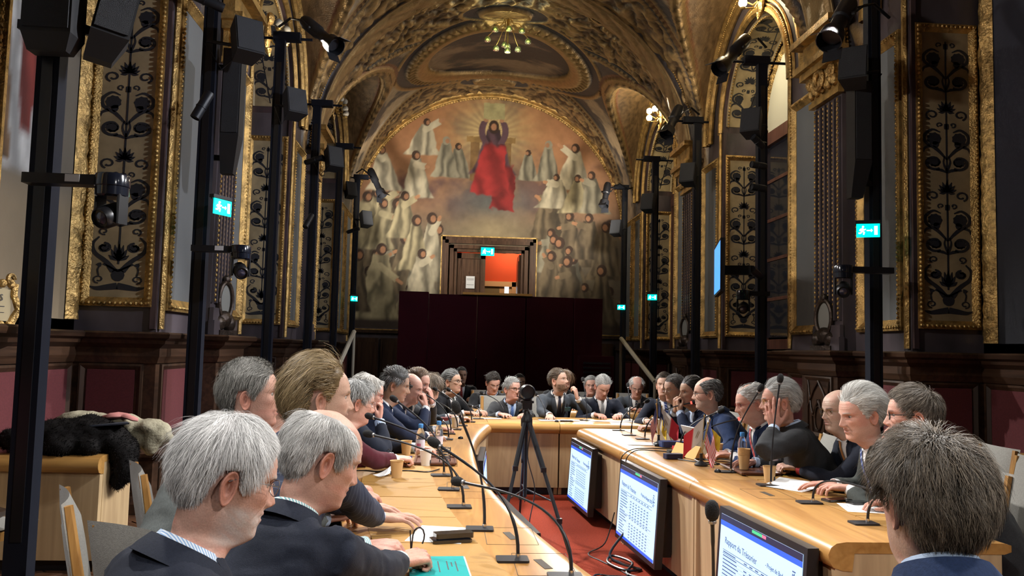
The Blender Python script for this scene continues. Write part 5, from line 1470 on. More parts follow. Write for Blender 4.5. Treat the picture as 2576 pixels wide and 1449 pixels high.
def bottle(x, y, label, h=.215, r=.031):
    t = thing('water_bottle', label, 'bottle', (x, y, .7535), 0, 'clear plastic water bottles')
    q = MB(); q.lathe([(0, .004), (r*.8, 0), (r, .008), (r, .05), (r*.96, .055), (r, .06), (r, .13), (r*.97, .14), (r, .15), (r*.85, .17), (r*.45, .195), (r*.42, .205)], (0, 0, 0), 18); q.build('bottle_body', PET, t, True)
    q = MB(); q.lathe([(r*1.01, .062), (r*1.012, .063), (r*1.012, .118), (r*1.01, .119)], (0, 0, 0), 18); lb = q.build('wrap_label', BLAB, t, True)
    q = MB()
    for k in range(4): a = 4.0+k*.25; q.box((r*1.02*math.cos(a), r*1.02*math.sin(a), .085), (.006, .001, .018), a+math.pi/2)
    o = q.build('label_print', BLAP, lb); o['kind'] = 'stuff'
    q = MB(); q.lathe([(r*.5, .196), (r*.52, .197), (r*.52, .22), (r*.46, .224), (0, .224)], (0, 0, 0), 16); q.build('screw_cap', CAPB, t, True)
bottle(-.19, 5.78, 'clear water bottle with blue cap, nearer of the two on the left table')
bottle(-.07, 6.03, 'clear water bottle with blue cap, farther of the two on the left table')
bottle(1.99, 5.60, 'clear water bottle behind the stack of paper cups')
bottle(2.14, 5.42, 'clear water bottle right of the tallest microphone')
def sheet(x, y, w, d, rz, label, m=None, lines=True, z=.7535, curl=0, name='paper_sheet', cat='paper', n=8):
    t = thing(name, label, cat, (x, y, z), rz, 'loose papers on the tables')
    V = [(-w/2+w*i/n, -d/2+d*j, .0008+curl*((i/n)**2)*.12) for i in range(n+1) for j in (0, 1)]
    V += [(p[0], p[1], p[2]-.0007) for p in V]
    k = 2*(n+1); F = [(2*i, 2*i+2, 2*i+3, 2*i+1) for i in range(n)]+[(k+2*i, k+2*i+1, k+2*i+3, k+2*i+2) for i in range(n)]
    q = MB(); q.add(V, F); q.build('sheet', m or PAPER, t, True)
    if lines:
        q = MB(); rr = random.Random(int(x*100+y*10))
        for k in range(9): q.b2((-w*.38, d*.38-k*d*.085, .0012), (-w*.38+w*rr.uniform(.3, .75), d*.38-k*d*.085-.003, .0014))
        o = q.build('printed_lines', mat('grey_ink', (.25, .26, .3), .7), t); o['kind'] = 'stuff'
    return t
sheet(1.60, 6.84, .21, .29, 1.5, 'blank white sheet beside the first flag', lines=False)
sheet(2.12, 4.08, .24, .3, 1.35, 'white printed sheets beside the phones on the right table')
sheet(1.96, 4.72, .21, .28, .6, 'curled white sheet under the grey jacketed man\'s hand', curl=.25, lines=False)
sheet(2.25, 5.35, .42, .3, .25, 'spread of white papers before the folded hands with red cuff')
sheet(2.20, 5.66, .3, .22, .1, 'pale green sheet beside the bottles on the right table', mat('pale_green_paper', (.45, .66, .5), .7))
sheet(2.17, 5.20, .2, .06, .3, 'yellow folder edge under the white papers', mat('yellow_paper', (.75, .55, .06), .7), False)
sheet(1.98, 6.9, .28, .2, .4, 'white papers before the balding man in blue', lines=True)
sheet(1.06, 8.95, .2, .15, .1, 'white paper on the far table left of centre', lines=False)
sheet(1.28, 9.0, .25, .12, 0, 'white paper before the tall straight far microphone', lines=False)
sheet(1.75, 9.0, .5, .14, 0, 'white papers in front of the dozing man', lines=False)
sheet(.40, 9.05, .32, .12, .1, 'white paper at the far left corner of the ring', lines=False)
sheet(-.02, 3.42, .22, .29, -.2, 'white printed sheet under the black phones on the left table')
sheet(-.36, 4.95, .12, .09, .5, 'small folded white card on the left table', lines=False, curl=.4)
sheet(-.15, 7.1, .26, .2, .3, 'white papers between the far left microphones')
PHONE = mat('phone_black', (.008, .008, .01), .12, 0, coat=.5)
def slab(name, label, cat, x, y, w, d, h, rz, m, z=.7535, top=None):
    t = thing(name, label, cat, (x, y, z), rz)
    q = MB(); q.box((0, 0, h/2), (w, d, h), 0, None, min(w, d)*.1); q.build('body', m, t)
    if top is not None: q = MB(); q.box((0, 0, h+.0006), (w*.93, d*.93, .001), 0, None, min(w, d)*.08); q.build('screen', top, t)
    return t
DSC = mat('dark_screen', (.006, .006, .008), .05, 0, spec=.8)
slab('mobile_phone', 'black phone lowest of the stack beside the clasped hands', 'phone', .02, 3.30, .155, .08, .011, .25, PHONE, .7545, DSC)
slab('spectacle_case', 'shiny black case on top of the phone beside the clasped hands', 'case', .03, 3.31, .15, .06, .02, .3, PHONE, .767)
slab('mobile_phone', 'black phone lying left of its pair on the right table', 'phone', 2.03, 4.29, .15, .075, .011, .25, PHONE, .7535, DSC)
slab('mobile_phone', 'black phone lying right of its pair on the right table', 'phone', 2.13, 4.22, .15, .075, .011, .2, PHONE, .7535, DSC)
slab('mobile_phone', 'dark phone before the bearded man on the far table', 'phone', 1.24, 8.86, .14, .07, .011, .1, PHONE, .7505, DSC)
slab('tablet_computer', 'pale tablet with coiled black cable on the left table', 'tablet', -.42, 5.46, .25, .19, .02, .1, mat('pale_case', (.6, .64, .66), .4), .7535)
q = MB(); q.tube([(-.42+.09*math.cos(a*1.1)*(1-.02*a), 5.46+.06*math.sin(a)*(1+.03*math.sin(3*a)), .778+.002*math.sin(5*a)) for a in np.linspace(0, 22, 90)]+[(-.36, 5.40, .785), (-.32, 5.35, .80), (-.37, 5.32, .86), (-.42, 5.34, .80)], .0028, 5)
tag(q.build('earphone_cable', BLACKP, None, True), 'black coiled earphone cable heaped on the pale tablet', 'cable')
slab('hardback_folder', 'dark red velvet folder at the far end of the left table', 'folder', -.10, 8.70, .34, .2, .035, .1, mat('dark_red_cover', (.12, .01, .015), .6), .7535)
slab('power_adapter', 'navy blue power adapter in front of the second flag', 'adapter', 1.60, 5.92, .13, .065, .035, .2, mat('navy_plastic', (.01, .018, .06), .4))
slab('red_box', 'small red box beside the blue case between the flags', 'box', 1.79, 6.45, .1, .05, .03, .1, mat('red_plastic', (.45, .02, .03), .4))
slab('blue_case', 'blue zip case behind the red box', 'case', 1.80, 6.66, .22, .1, .045, .1, mat('blue_case', (.02, .05, .18), .5))
slab('grey_box', 'dark grey box under the red box edge on the right table', 'box', 1.70, 6.22, .12, .07, .025, .1, mat('slate_plastic', (.03, .04, .045), .5))
slab('blue_folder', 'dark folder with bright blue edge on the right table', 'folder', 2.10, 6.15, .3, .14, .03, .05, mat('blue_cover', (.02, .14, .4), .5))
slab('pen', 'blue marker pen lying behind the lone paper cup', 'pen', -.31, 5.72, .14, .014, .012, .1, mat('pen_blue', (.03, .05, .35), .3))
def tent(x, y, rz, label):
    t = thing('name_card', label, 'name card', (x, y, .7535), rz)
    q = MB(); V = [(-.15, -.05, 0), (.15, -.05, 0), (.15, 0, .09), (-.15, 0, .09), (-.15, .05, 0), (.15, .05, 0)]
    q.add(V, [(0, 1, 2, 3), (3, 2, 5, 4), (0, 3, 4), (1, 5, 2)]); q.build('folded_card', mat('tan_card', lin((206, 160, 88)), .7), t)
tent(1.74, 6.03, 1.9, 'tan folded name card behind the second flag')
# laptops
lp_m = mat('laptop_grey', (.36, .35, .33), .35, .5)
def laptop(x, y, rz, label):
    t = thing('laptop', label, 'laptop', (x, y, .7535), rz)
    q = MB(); q.box((0, 0, .007), (.3, .21, .014), 0, None, .01); q.build('keyboard_base', lp_m, t)
    q = MB(); q.box((0, .145, .10), (.3, .008, .205), 0, Matrix.Rotation(R(-22), 3, 'X')); q.build('lid', lp_m, t)
laptop(1.93, 6.98, R(95), 'open grey laptop behind the first flag')
laptop(2.0, 6.30, R(100), 'dark open laptop before the balding man in blue')
# teal booklet
bk = thing('booklet', 'teal booklet with small printed lines on the near left table', 'booklet', (-.02, 2.90, .7535), R(4))
q = MB(); q.box((0, 0, .004), (.2, .26, .006)); q.build('pages', PAPER, bk)
q = MB(); q.box((-.003, 0, .0078), (.195, .262, .0016)); q.build('cover', mat('teal_cover', lin((0, 150, 150)), .4), bk)
q = MB()
for a, b, c in ((.06, .02, .09), (.03, .03, .08), (.0, .02, .10), (-.03, .0, .07), (.045, .03, .04)): q.b2((a-.002, b-c, .0088), (a+.002, b+c*.4, .0092))
o = q.build('printed_lines', INK, bk); o['kind'] = 'stuff'
for x, y, l in ((1.72, 5.29, 'small black dome button on the right table edge'), (1.68, 6.70, 'small black dome button beside the blank sheet'), (.10, 7.0, 'small black dome button on the far left table'), (1.13, 8.80, 'small black dome button before the bearded man')):
    q = MB(); q.lathe([(.022, 0), (.022, .008), (.016, .018), (0, .022)], (x, y, .7505), 12); tag(q.build('table_button', BLACKP, None, True), l, 'button')
# cables
def cable(label, pts, r=.004):
    P = []
    pts = [Vector(p) for p in pts]
    for i in range(len(pts)-1):
        p0 = pts[max(i-1, 0)]; p1 = pts[i]; p2 = pts[i+1]; p3 = pts[min(i+2, len(pts)-1)]
        for k in range(6):
            u = k/6; P.append(.5*((2*p1)+(-p0+p2)*u+(2*p0-5*p1+4*p2-p3)*u*u+(-p0+3*p1-3*p2+p3)*u**3))
    P.append(pts[-1])
    q = MB(); q.tube(P, r, 6); return tag(q.build('cable', BLACKP, None, True), label, 'cable')
cable('black cable hanging over the right table edge by the middle screen', [(1.32, 6.3, .55), (1.30, 6.28, .70), (1.38, 6.3, .765), (1.55, 6.5, .756), (1.68, 6.5, .756), (1.76, 6.5, .756)])
cable('second black cable looping over the right table edge', [(1.34, 6.2, .55), (1.32, 6.2, .70), (1.40, 6.22, .77), (1.56, 6.36, .756), (1.66, 6.3, .756)])
cable('tangled black cables around the second flag base', [(1.62, 5.86, .757), (1.7, 5.75, .757), (1.78, 5.7, .757), (1.84, 5.78, .757), (1.80, 5.86, .76), (1.72, 5.8, .765), (1.76, 5.62, .757), (1.9, 5.66, .757), (2.0, 5.8, .757), (1.92, 5.9, .757), (1.8, 5.72, .768), (1.86, 5.6, .757)], .005)
cable('thin black cable crossing the carpet from the middle screen', [(1.28, 6.4, .28), (1.2, 6.35, .06), (1.05, 6.2, .018), (1.12, 5.95, .018), (1.22, 5.62, .018), (1.10, 5.6, .018), (1.0, 5.62, .018), (.92, 5.35, .018), (.95, 5.1, .018), (.88, 4.7, .018)], .005)
cable('thin black cable running down the tripod to the carpet', [(.60, 6.42, 1.05), (.63, 6.38, .95), (.60, 6.35, .7), (.66, 6.35, .45), (.62, 6.3, .2), (.66, 6.25, .02), (.60, 6.0, .018), (.48, 5.8, .018), (.55, 5.5, .018)], .004)
cable('bundle of black cables on the carpet under the middle screen', [(1.30, 6.1, .2), (1.18, 6.05, .05), (1.24, 5.9, .02), (1.34, 5.75, .02), (1.22, 5.7, .03), (1.14, 5.9, .03), (1.2, 6.05, .04), (1.3, 5.85, .04), (1.22, 5.65, .02), (1.34, 5.5, .02)], .009)
cable('black cable lying on the left table beside the tablet', [(-.62, 5.05, .757), (-.5, 5.1, .757), (-.4, 5.06, .757), (-.25, 5.12, .757), (-.12, 5.08, .757), (-.05, 5.2, .757)], .004)
# flags on stands
FLAGM = mat('flag_cloth', (1, 1, 1), .7, 0, attr=True)
def flag_stand(x, y, label, rz, flags):
    t = thing('table_flag_stand', label, 'flags', (x, y, .7535), rz, 'small desk flag stands')
    q = MB(); q.lathe([(.045, 0), (.045, .008), (.03, .02), (.012, .03), (.01, .07), (.014, .08), (0, .082)], (0, 0, 0), 16); q.build('base', BLACKP, t, True)
    for kind, tx, ty, h, dirx in flags:
        top = Vector((tx, ty, h)); b = Vector((0, 0, .06))
        q = MB(); q.tube([b, top], .003, 6); st = q.build('staff', BRASS, t); q = MB(); q.ball(top, (.005, .005, .01), 8, 6); q.build('finial', GOLD, st, True)
        n, m = 15, 12; wv, hv = (.20, .145) if kind in ('us', 'rw') else (.12, .10)
        V = []; col = []
        ax = (top-b).normalized()
        out = Vector((dirx, -.25, -.75)).normalized()
        for i in range(n):
            for j in range(m):
                u, v = i/(n-1), j/(m-1)
                p = top-ax*(hv*v+.01)+out*wv*u+Vector((0, .018*math.sin(u*9+v*2)*u, 0))
                V.append(p)
                if kind == 'us':
                    c = (.62, .03, .06) if int(v*13) % 2 == 0 else (.75, .72, .7)
                    if u < .42 and v < .54: c = (.04, .06, .25) if (i+j) % 2 else (.09, .11, .3)
                elif kind == 'rw': c = (.72, .70, .66) if u < .55 else (.62, .03, .05)
                elif kind == 'yw': c = (.85, .60, .05) if u > .3 else (.75, .72, .66)
                else: c = (.02, .03, .10)
                if kind == 'rw' and math.hypot((u-.28)*1.3, v-.5) < .14 and (i+j) % 2: c = (.2, .13, .03)
                col.append(c)
        if kind == 'us':
            # fine strip grid so that stripes keep crisp edges
            V = []; col = []; m2 = 27
            for i in range(n):
                for j in range(m2):
                    u, v = i/(n-1), j/(m2-1)
                    V.append(top-ax*(hv*v+.01)+out*wv*u+Vector((0, .018*math.sin(u*9+v*2)*u, 0)))
                    c = (.62, .03, .06) if int(min(v, .999)*13) % 2 == 0 else (.75, .72, .7)
                    if u < .44 and v < .54: c = (.30, .32, .45) if (i*3+j*2) % 7 == 0 else (.03, .05, .22)
                    col.append(c)
            m = m2
        fl_ = link('flag', mesh_np('flag', [tuple(p) for p in V], grid_faces(n, m), True, np.array(col)), FLAGM, t)
    return t
flag_stand(1.71, 6.78, 'small desk flags with striped flag in front and red white one behind, farther stand', R(0), [('us', -.03, -.03, .33, -.25), ('rw', .03, .02, .31, .7), ('yw', .012, .01, .25, .35), ('nb', -.01, .03, .36, .3)])
flag_stand(1.70, 5.58, 'small desk flags with white red crest flag left of striped flag, nearer stand', R(0), [('us', .05, -.03, .31, .12), ('rw', .02, -.0, .33, -.9), ('yw', .05, .02, .28, .8)])
# tripod with video camera
tr = thing('tripod', 'black tripod standing on the red carpet inside the ring', 'tripod', (.60, 6.5, .013))
AP = Vector((0, 0, .92))
for fx_, fy_ in ((.29, -.6), (-.24, -.45), (.02, .7)):
    ft = Vector((fx_, fy_, 0)); hp = AP+Vector((fx_, fy_, 0))*.06
    q = MB(); q.tube([hp, hp.lerp(ft, .36)], .021, 8); lg = q.build('leg', BLACKM, tr, True)
    q = MB(); q.tube([hp.lerp(ft, .34), hp.lerp(ft, .72)], .014, 8); q.build('lower_tube', BLACKM, lg, True)
    q = MB(); q.tube([hp.lerp(ft, .70), ft], .010, 8); q.build('foot_tube', BLACKM, lg, True)
    for s_ in (.35, .71): q = MB(); p = hp.lerp(ft, s_); q.box(p, (.04, .045, .035)); q.build('clamp', BLACKP, lg)
    q = MB(); p = hp.lerp(ft, .58); q.tube([p, Vector((0, 0, .42))], .006, 6); q.build('spreader', BLACKM, tr)
q = MB(); q.tube([(0, 0, .36), (0, 0, .98)], .014, 10); q.tube([(0, 0, .36), (.0, -.015, .34), (0, -.0, .32)], .004, 5); q.build('centre_column', BLACKM, tr, True)
q = MB(); q.lathe([(.03, .88), (.045, .9), (.045, .95), (.028, .98), (.02, 1.02)], (0, 0, 0), 14); q.build('shoulder', BLACKP, tr, True)
q = MB(); q.box((0, 0, 1.05), (.075, .09, .05), 0, None, .01); q.box((0, 0, 1.085), (.10, .10, .018), 0, None, .01); q.tube([(.0, .03, 1.05), (-.04, .2, 1.0)], .008, 6); q.build('pan_head', BLACKP, tr)
vc = thing('video_camera', 'black round video camera on top of the tripod', 'camera', (.60, 6.5, 1.108))
q = MB(); M_ = Matrix.Rotation(R(90), 3, 'X')@Matrix.Rotation(0, 3, 'Z'); q.lathe([(0, -.06), (.045, -.06), (.058, -.05), (.06, .0), (.056, .04), (.06, .05), (.052, .07), (.045, .06), (0, .055)], (0, 0, .065), 20, M_); q.build('barrel', BLACKP, vc, True)
q = MB(); q.box((0, .0, .008), (.07, .07, .016), 0, None, .01); q.build('foot', BLACKP, vc)
q = MB(); q.tube([(-.03, 0, .01), (-.08, -.02, .03), (-.07, -.03, .07), (-.03, -.04, .05)], .004, 5); q.build('lead', BLACKP, vc, True)
# side chairs
place_chair(-2.62, 4.95, R(80), 'grey seated oak chair at the side desk below the fur coat')
place_chair(3.15, 4.75, R(175), 'empty grey chair at the right edge, nearer of two')
place_chair(3.35, 5.40, R(175), 'empty grey chair at the right edge, farther of two')
# coats on the side desk
FUR = mat('black_fur', (.006, .005, .005), .8, 0, spec=.12); BEIGE = mat('beige_cloth', (.40, .36, .25), .85, 0, noise=(12, (1, 1, 1), .3), bump=(60, .3)); PINK = mat('pink_lining', (.55, .22, .2), .7); NAVYC = mat('navy_cloth', (.02, .025, .04), .8)
def heap(name, label, balls, m, fur=0, vox=.02, cat='coat'):
    q = MB()
    for c, r in balls: q.ball(c, r, 12, 8)
    o = q.build(name, m, None, True)
    md = o.modifiers.new('r', 'REMESH'); md.mode = 'VOXEL'; md.voxel_size = vox; md.use_smooth_shade = True
    dg = bpy.context.evaluated_depsgraph_get(); me = bpy.data.meshes.new_from_object(o.evaluated_get(dg)); o.modifiers.clear(); old = o.data; o.data = me; bpy.data.meshes.remove(old)
    if not me.materials: me.materials.append(m)
    n = len(me.vertices); co = np.zeros(n*3, np.float32); me.vertices.foreach_get('co', co); co = co.reshape(-1, 3); nv = np.zeros(n*3, np.float32); me.vertices.foreach_get('normal', nv); nv = nv.reshape(-1, 3)
    co += nv*((fbm(co[:, 0]*14+co[:, 2]*9, co[:, 1]*14+co[:, 2]*5, 3)-.5)*.035)[:, None]
    me.vertices.foreach_set('co', co.ravel()); me.update()
    if fur:
        g = np.random.default_rng(3); k = g.integers(0, n, fur); P = co[k]; N_ = nv[k]
        tdir = N_*.55+g.normal(0, .35, (fur, 3))+np.array((.2, 0, -.55)); tdir /= np.linalg.norm(tdir, axis=1)[:, None]
        side = np.cross(tdir, g.normal(0, 1, (fur, 3))); side /= np.linalg.norm(side, axis=1)[:, None]
        Ln = g.uniform(.012, .026, fur)[:, None]; w = .0014
        V = np.concatenate([P-side*w, P+side*w, P+tdir*Ln]); F = np.stack([np.arange(fur), np.arange(fur)+fur, np.arange(fur)+2*fur], 1)
        h = link('fur_hairs', mesh_np('fur_hairs', V, F), m, o); h['kind'] = 'stuff'
    return tag(o, label, cat)
heap('fur_coat', 'black fur coat heaped on the side desk and hanging over its edge', [((-2.75, 5.8, .83), (.2, .2, .09)), ((-2.55, 5.82, .86), (.24, .2, .11)), ((-2.40, 5.84, .87), (.18, .18, .12)), ((-2.28, 5.83, .84), (.14, .16, .10)), ((-2.17, 5.82, .76), (.10, .13, .11)), ((-2.14, 5.80, .66), (.075, .11, .12)), ((-2.17, 5.79, .58), (.05, .08, .08)), ((-2.5, 5.65, .80), (.12, .08, .06)), ((-2.33, 5.65, .80), (.08, .06, .06))], FUR, 14000)
heap('beige_coat', 'pale beige coat folded behind the fur coat', [((-2.5, 6.02, .93), (.22, .12, .07)), ((-2.28, 6.02, .92), (.16, .12, .07)), ((-2.08, 6.03, .90), (.12, .1, .06)), ((-1.99, 6.02, .86), (.06, .08, .07)), ((-2.05, 6.02, .80), (.06, .08, .1)), ((-2.3, 6.05, .82), (.4, .1, .08))], BEIGE)
q = MB(); q.tube([(-2.38+.026*i, 5.92+.012*math.sin(i*1.3), .955+.03*math.sin(i/10*3.14)) for i in range(11)], [.012+.02*math.sin(.3+i/10*2.6)+.004*(i % 2) for i in range(11)], 10, True, .6); tag(q.build('pink_scarf', PINK, None, True), 'small pink scarf tucked between the two coats', 'scarf')
q = MB(); q.add([(-2.42, 5.7, .93), (-2.10, 5.72, .955), (-2.22, 5.98, .94), (-2.45, 5.95, .95), (-2.42, 5.7, .92), (-2.10, 5.72, .945), (-2.22, 5.98, .93), (-2.45, 5.95, .94)], [(0, 1, 2, 3), (7, 6, 5, 4), (0, 4, 5, 1), (1, 5, 6, 2), (2, 6, 7, 3), (3, 7, 4, 0)]); tag(q.build('folded_paper_bag', NAVYC, None), 'flat dark slate folder lying on the fur coat', 'folder')
# ------------------------------------------------------------------ people
SKIN = mat('skin', (1, 1, 1), .5, 0, attr=True, noise=(260, (1, 1, 1), .12), bump=(210, .09), spec=.3)
HAIRM = mat('hair', (1, 1, 1), .5, 0, attr=True, spec=.35)
SHIRTW = mat('white_shirt', (.72, .73, .74), .7, 0, bump=(90, .1))
SHIRTB = mat('pale_blue_shirt', (.46, .58, .78), .7, 0, bump=(90, .1))
def stripes(name, c1, c2, freq, duty=.5, vec=(1, .6, 0), rough=.7):
    if name in MATS: return MATS[name]
    m = bpy.data.materials.new(name); MATS[name] = m; m.use_nodes = True; N = m.node_tree.nodes; L = m.node_tree.links; b = N['Principled BSDF']; b.inputs['Roughness'].default_value = rough
    tc = N.new('ShaderNodeTexCoord'); dt = N.new('ShaderNodeVectorMath'); dt.operation = 'DOT_PRODUCT'; dt.inputs[1].default_value = vec; L.new(tc.outputs['Object'], dt.inputs[0])
    mu = N.new('ShaderNodeMath'); mu.operation = 'MULTIPLY'; mu.inputs[1].default_value = freq; L.new(dt.outputs['Value'], mu.inputs[0])
    fr = N.new('ShaderNodeMath'); fr.operation = 'FRACT'; L.new(mu.outputs[0], fr.inputs[0])
    gt = N.new('ShaderNodeMath'); gt.operation = 'GREATER_THAN'; gt.inputs[1].default_value = duty; L.new(fr.outputs[0], gt.inputs[0])
    mx = N.new('ShaderNodeMix'); mx.data_type = 'RGBA'; mx.inputs[6].default_value = (*c1, 1); mx.inputs[7].default_value = (*c2, 1); L.new(gt.outputs[0], mx.inputs[0]); L.new(mx.outputs[2], b.inputs['Base Color'])
    return m
SHIRTS = stripes('blue_striped_shirt', (.66, .72, .80), (.22, .36, .60), 190, .55, (.7, .7, .15)); SHIRTT = stripes('teal_striped_shirt', (.72, .76, .78), (.18, .42, .45), 150, .55, (.8, .55, 0))
def suit(name, c): return mat('cloth_'+name, c, .82, 0, noise=(160, (1, 1, 1), .22), bump=(420, .18), sheen=.04, spec=.2)
NAVY = suit('navy', (.014, .018, .032)); NAVY2 = suit('blue_navy', (.015, .024, .058)); BLUE = suit('royal_navy', (.020, .038, .10)); BLACKS = suit('black', (.011, .012, .015)); CHAR = suit('charcoal', (.034, .036, .04)); GREY = suit('light_grey', (.17, .19, .19)); GREYG = suit('grey_green', (.055, .062, .058)); BURG = suit('burgundy', (.075, .008, .018)); SLATE = suit('slate', (.05, .06, .075))
PIN = stripes('pinstripe', (.016, .024, .055), (.10, .12, .18), 45, .93, (.35, .94, .2), .8)
TROU = suit('trousers', (.018, .02, .028)); SHOE = mat('shoe_leather', (.01, .009, .008), .25)

# ---- head
_hz = [-.14, -.09, -.05, -.018, .0, .012, .03, .042, .052, .060, .070, .095, .115, .135, .16, .185, .205, .222, .230, .2335]
_yf = [.040, .040, .043, .052, .080, .097, .096, .097, .096, .098, .096, .095, .093, .099, .095, .083, .064, .035, .012, .0]
_yb = [-.085, -.072, -.066, -.065, -.066, -.066, -.066, -.067, -.068, -.070, -.073, -.085, -.094, -.099, -.101, -.095, -.081, -.054, -.028, -.01]
_w = [.075, .062, .058, .057, .052, .053, .058, .061, .063, .064, .066, .070, .072, .074, .0755, .0725, .063, .042, .021, .0]
CZ = .115
def _interp(z, tab):
    # smooth monotone-ish interpolation by dense cubic smoothing
    return np.interp(z, _hz, tab)
_zd = np.linspace(-.14, .2335, 400)
def _smooth(tab):
    v = np.interp(_zd, _hz, tab)
    k = np.ones(13)/13; vp = np.pad(v, 6, mode='edge'); s_ = np.convolve(vp, k, 'valid')
    return np.where(_zd > .215, v, s_)
_YF, _YB, _Wd = _smooth(_yf), _smooth(_yb), _smooth(_w)
def head_surf(phi, z):
    """skull surface (no features) for angle phi (0 = face) and height z above the chin"""
    yf = np.interp(z, _zd, _YF); yb = np.interp(z, _zd, _YB); w = np.interp(z, _zd, _Wd)
    yc = -.008+0*z
    s, c = np.sin(phi), np.cos(phi)
    pf = .86
    x = w*np.sign(s)*np.abs(s)**np.where(c > 0, .92, 1.0)
    y = np.where(c > 0, yc+(yf-yc)*np.abs(c)**pf, yc-(yc-yb)*np.abs(c)**.95)
    return x, y
def gauss(x, x0, s): return np.exp(-((x-x0)/s)**2)
def make_head(nz, na, skin, o):
    """head + neck grid, ears, eyes.  o: dict of per person options. returns V,F,col (head frame, origin at head centre)"""
    t = np.linspace(0, 1, nz)
    zz = np.interp(t, [0, .16, .62, .85, 1], [-.14, -.01, .15, .215, .2335])
    tt = np.linspace(-math.pi, math.pi, na, endpoint=False); ph = tt-.55*np.sin(tt)
    Zg, Pg = np.meshgrid(zz, ph, indexing='ij')
    x, y = head_surf(Pg, Zg); z = Zg.copy()
    fr = sstep(0.15, .6, np.cos(Pg))
    ax = np.abs(x)
    nl = o.get('nose', 1.0)
    nh = np.interp(Zg, [.066, .072, .078, .085, .100, .128, .136], [0, .010, .022, .026, .018, .005, 0])*nl
    ns = np.interp(Zg, [.07, .085, .128], [.0135, .0115, .0085])
    y = y+fr*nh*gauss(x, 0, ns)
    y = y+fr*.008*gauss(ax, .0145, .006)*gauss(Zg, .079, .0065)
    y = y-fr*.012*gauss(ax, .031, .0155)*gauss(Zg, .119, .0105)
    y = y+fr*.0045*gauss(ax, .031, .012)*gauss(Zg, .118, .0065)
    y = y+fr*.0045*gauss(ax, .028, .02)*gauss(Zg, .1345, .0065)
    y = y+fr*.0045*gauss(ax, .048, .016)*gauss(Zg, .094, .014)
    y = y-fr*.004*gauss(ax, .040, .010)*gauss(Zg, .062, .014)
    y = y+fr*.0055*gauss(x, 0, .019)*gauss(Zg, .0605, .0042)+fr*.006*gauss(x, 0, .017)*gauss(Zg, .0465, .0045)
    y = y-fr*.0045*gauss(x, 0, .021)*gauss(Zg, .0535, .0020)
    y = y-fr*.003*gauss(x, 0, .02)*gauss(Zg, .034, .005)
    def seg(x0, z0, x1, z1, s_):
        dx, dz = x1-x0, z1-z0; t_ = np.clip(((ax-x0)*dx+(Zg-z0)*dz)/(dx*dx+dz*dz), 0, 1)
        return np.exp(-(((ax-x0-dx*t_)**2+(Zg-z0-dz*t_)**2)/s_**2))
    age = o.get('age', 1.0)
    cr = seg(.019, .079, .031, .050, .0032)*.0024+seg(.026, .044, .029, .030, .003)*.0014+seg(.016, .107, .043, .104, .0024)*.0016+seg(.046, .120, .062, .126, .002)*.0012
    cr = cr+.0009*np.clip(np.sin((Zg-.150)*2*math.pi/.0105), 0, 1)*sstep(.148, .155, Zg)*(1-sstep(.178, .186, Zg))*(1-sstep(.03, .05, ax))
    y = y-fr*age*cr+fr*age*.0022*seg(.018, .111, .042, .109, .004)
    jow = o.get('jowl', .35)
    x = x*(1+jow*.10*gauss(Zg, .03, .03)); y = y+jow*.012*gauss(Zg, -.005, .016)*fr
    V = np.stack([x, y, z-CZ], -1).reshape(-1, 3)
    sk = np.array(skin); n = V.shape[0]
    col = np.tile(sk, (n, 1))
    X, Y, Z = V[:, 0], V[:, 1], V[:, 2]+CZ; A = np.abs(X); FR = fr.ravel()
    red = np.clip(.55*gauss(A, .045, .02)*gauss(Z, .088, .022)+.6*gauss(X, 0, .016)*gauss(Z, .08, .016), 0, 1)*FR
    col *= (1-red[:, None]*np.array((.02, .22, .24)))
    blot = fbm(X*40+5, Z*40+Y*25, 5, 3); col *= (.86+.28*blot[:, None]); rb = fbm(X*22+Y*15, Z*24+9, 15, 3); col *= 1-np.array((0, .14, .14))*sstep(.5, .75, rb)[:, None]
    col *= (1-np.clip(FR*age*cr.ravel()*170, 0, .32))[:, None]  # creases painted darker, their shade put into the skin colour
    lip = FR*gauss(X, 0, .022)*np.clip(gauss(Z, .060, .0035)+gauss(Z, .0465, .0042), 0, 1); col = col*(1-lip[:, None])+np.array((.36, .13, .11))*lip[:, None]
    ml = FR*gauss(X, 0, .022)*gauss(Z, .0535, .0016); col *= (1-.7*ml[:, None])
    sh = FR*gauss(A, .031, .017)*gauss(Z, .119, .010); col *= (1-.28*sh[:, None])
    hc = np.array(o.get('hair', (.2, .2, .2)))
    br = FR*sstep(.010, .014, A)*(1-sstep(.044, .050, A))*gauss(Z, .1375-.15*(A-.03)**2/.03, .0036); bc = np.array(o.get('brow', hc*.7)); col = col*(1-.8*br[:, None])+bc*.8*br[:, None]
    eye = FR*gauss(A, .031, .0105)*gauss(Z, .1235, .0022); col *= (1-.75*eye[:, None])
    if o.get('beard'):
        bd, amt = o['beard']
        bm = sstep(.075, .055, Z)*sstep(-.03, .0, Z)*sstep(-.2, .35, np.cos(Pg).ravel())
        must = FR*gauss(X, 0, .026)*gauss(Z, .067, .006); bm = np.clip(np.maximum(bm*(1-1.0*lip), must)*amt*(.55+.9*fbm(X*160, Z*160+Y*90, 8, 2)), 0, 1)
        col = col*(1-bm[:, None])+np.array(bd)*bm[:, None]
    F = [grid_faces(nz, na, wrap_m=True)]
    # crown cap
    V = np.concatenate([V, [[0, -.005, .2338-CZ]]]); col = np.concatenate([col, col[-1:]])
    ci = n; k0 = (nz-1)*na
    T = [np.stack([np.full(na, ci), k0+np.arange(na), k0+(np.arange(na)+1) % na], 1)]
    # ears
    nr, nk = 9, 18
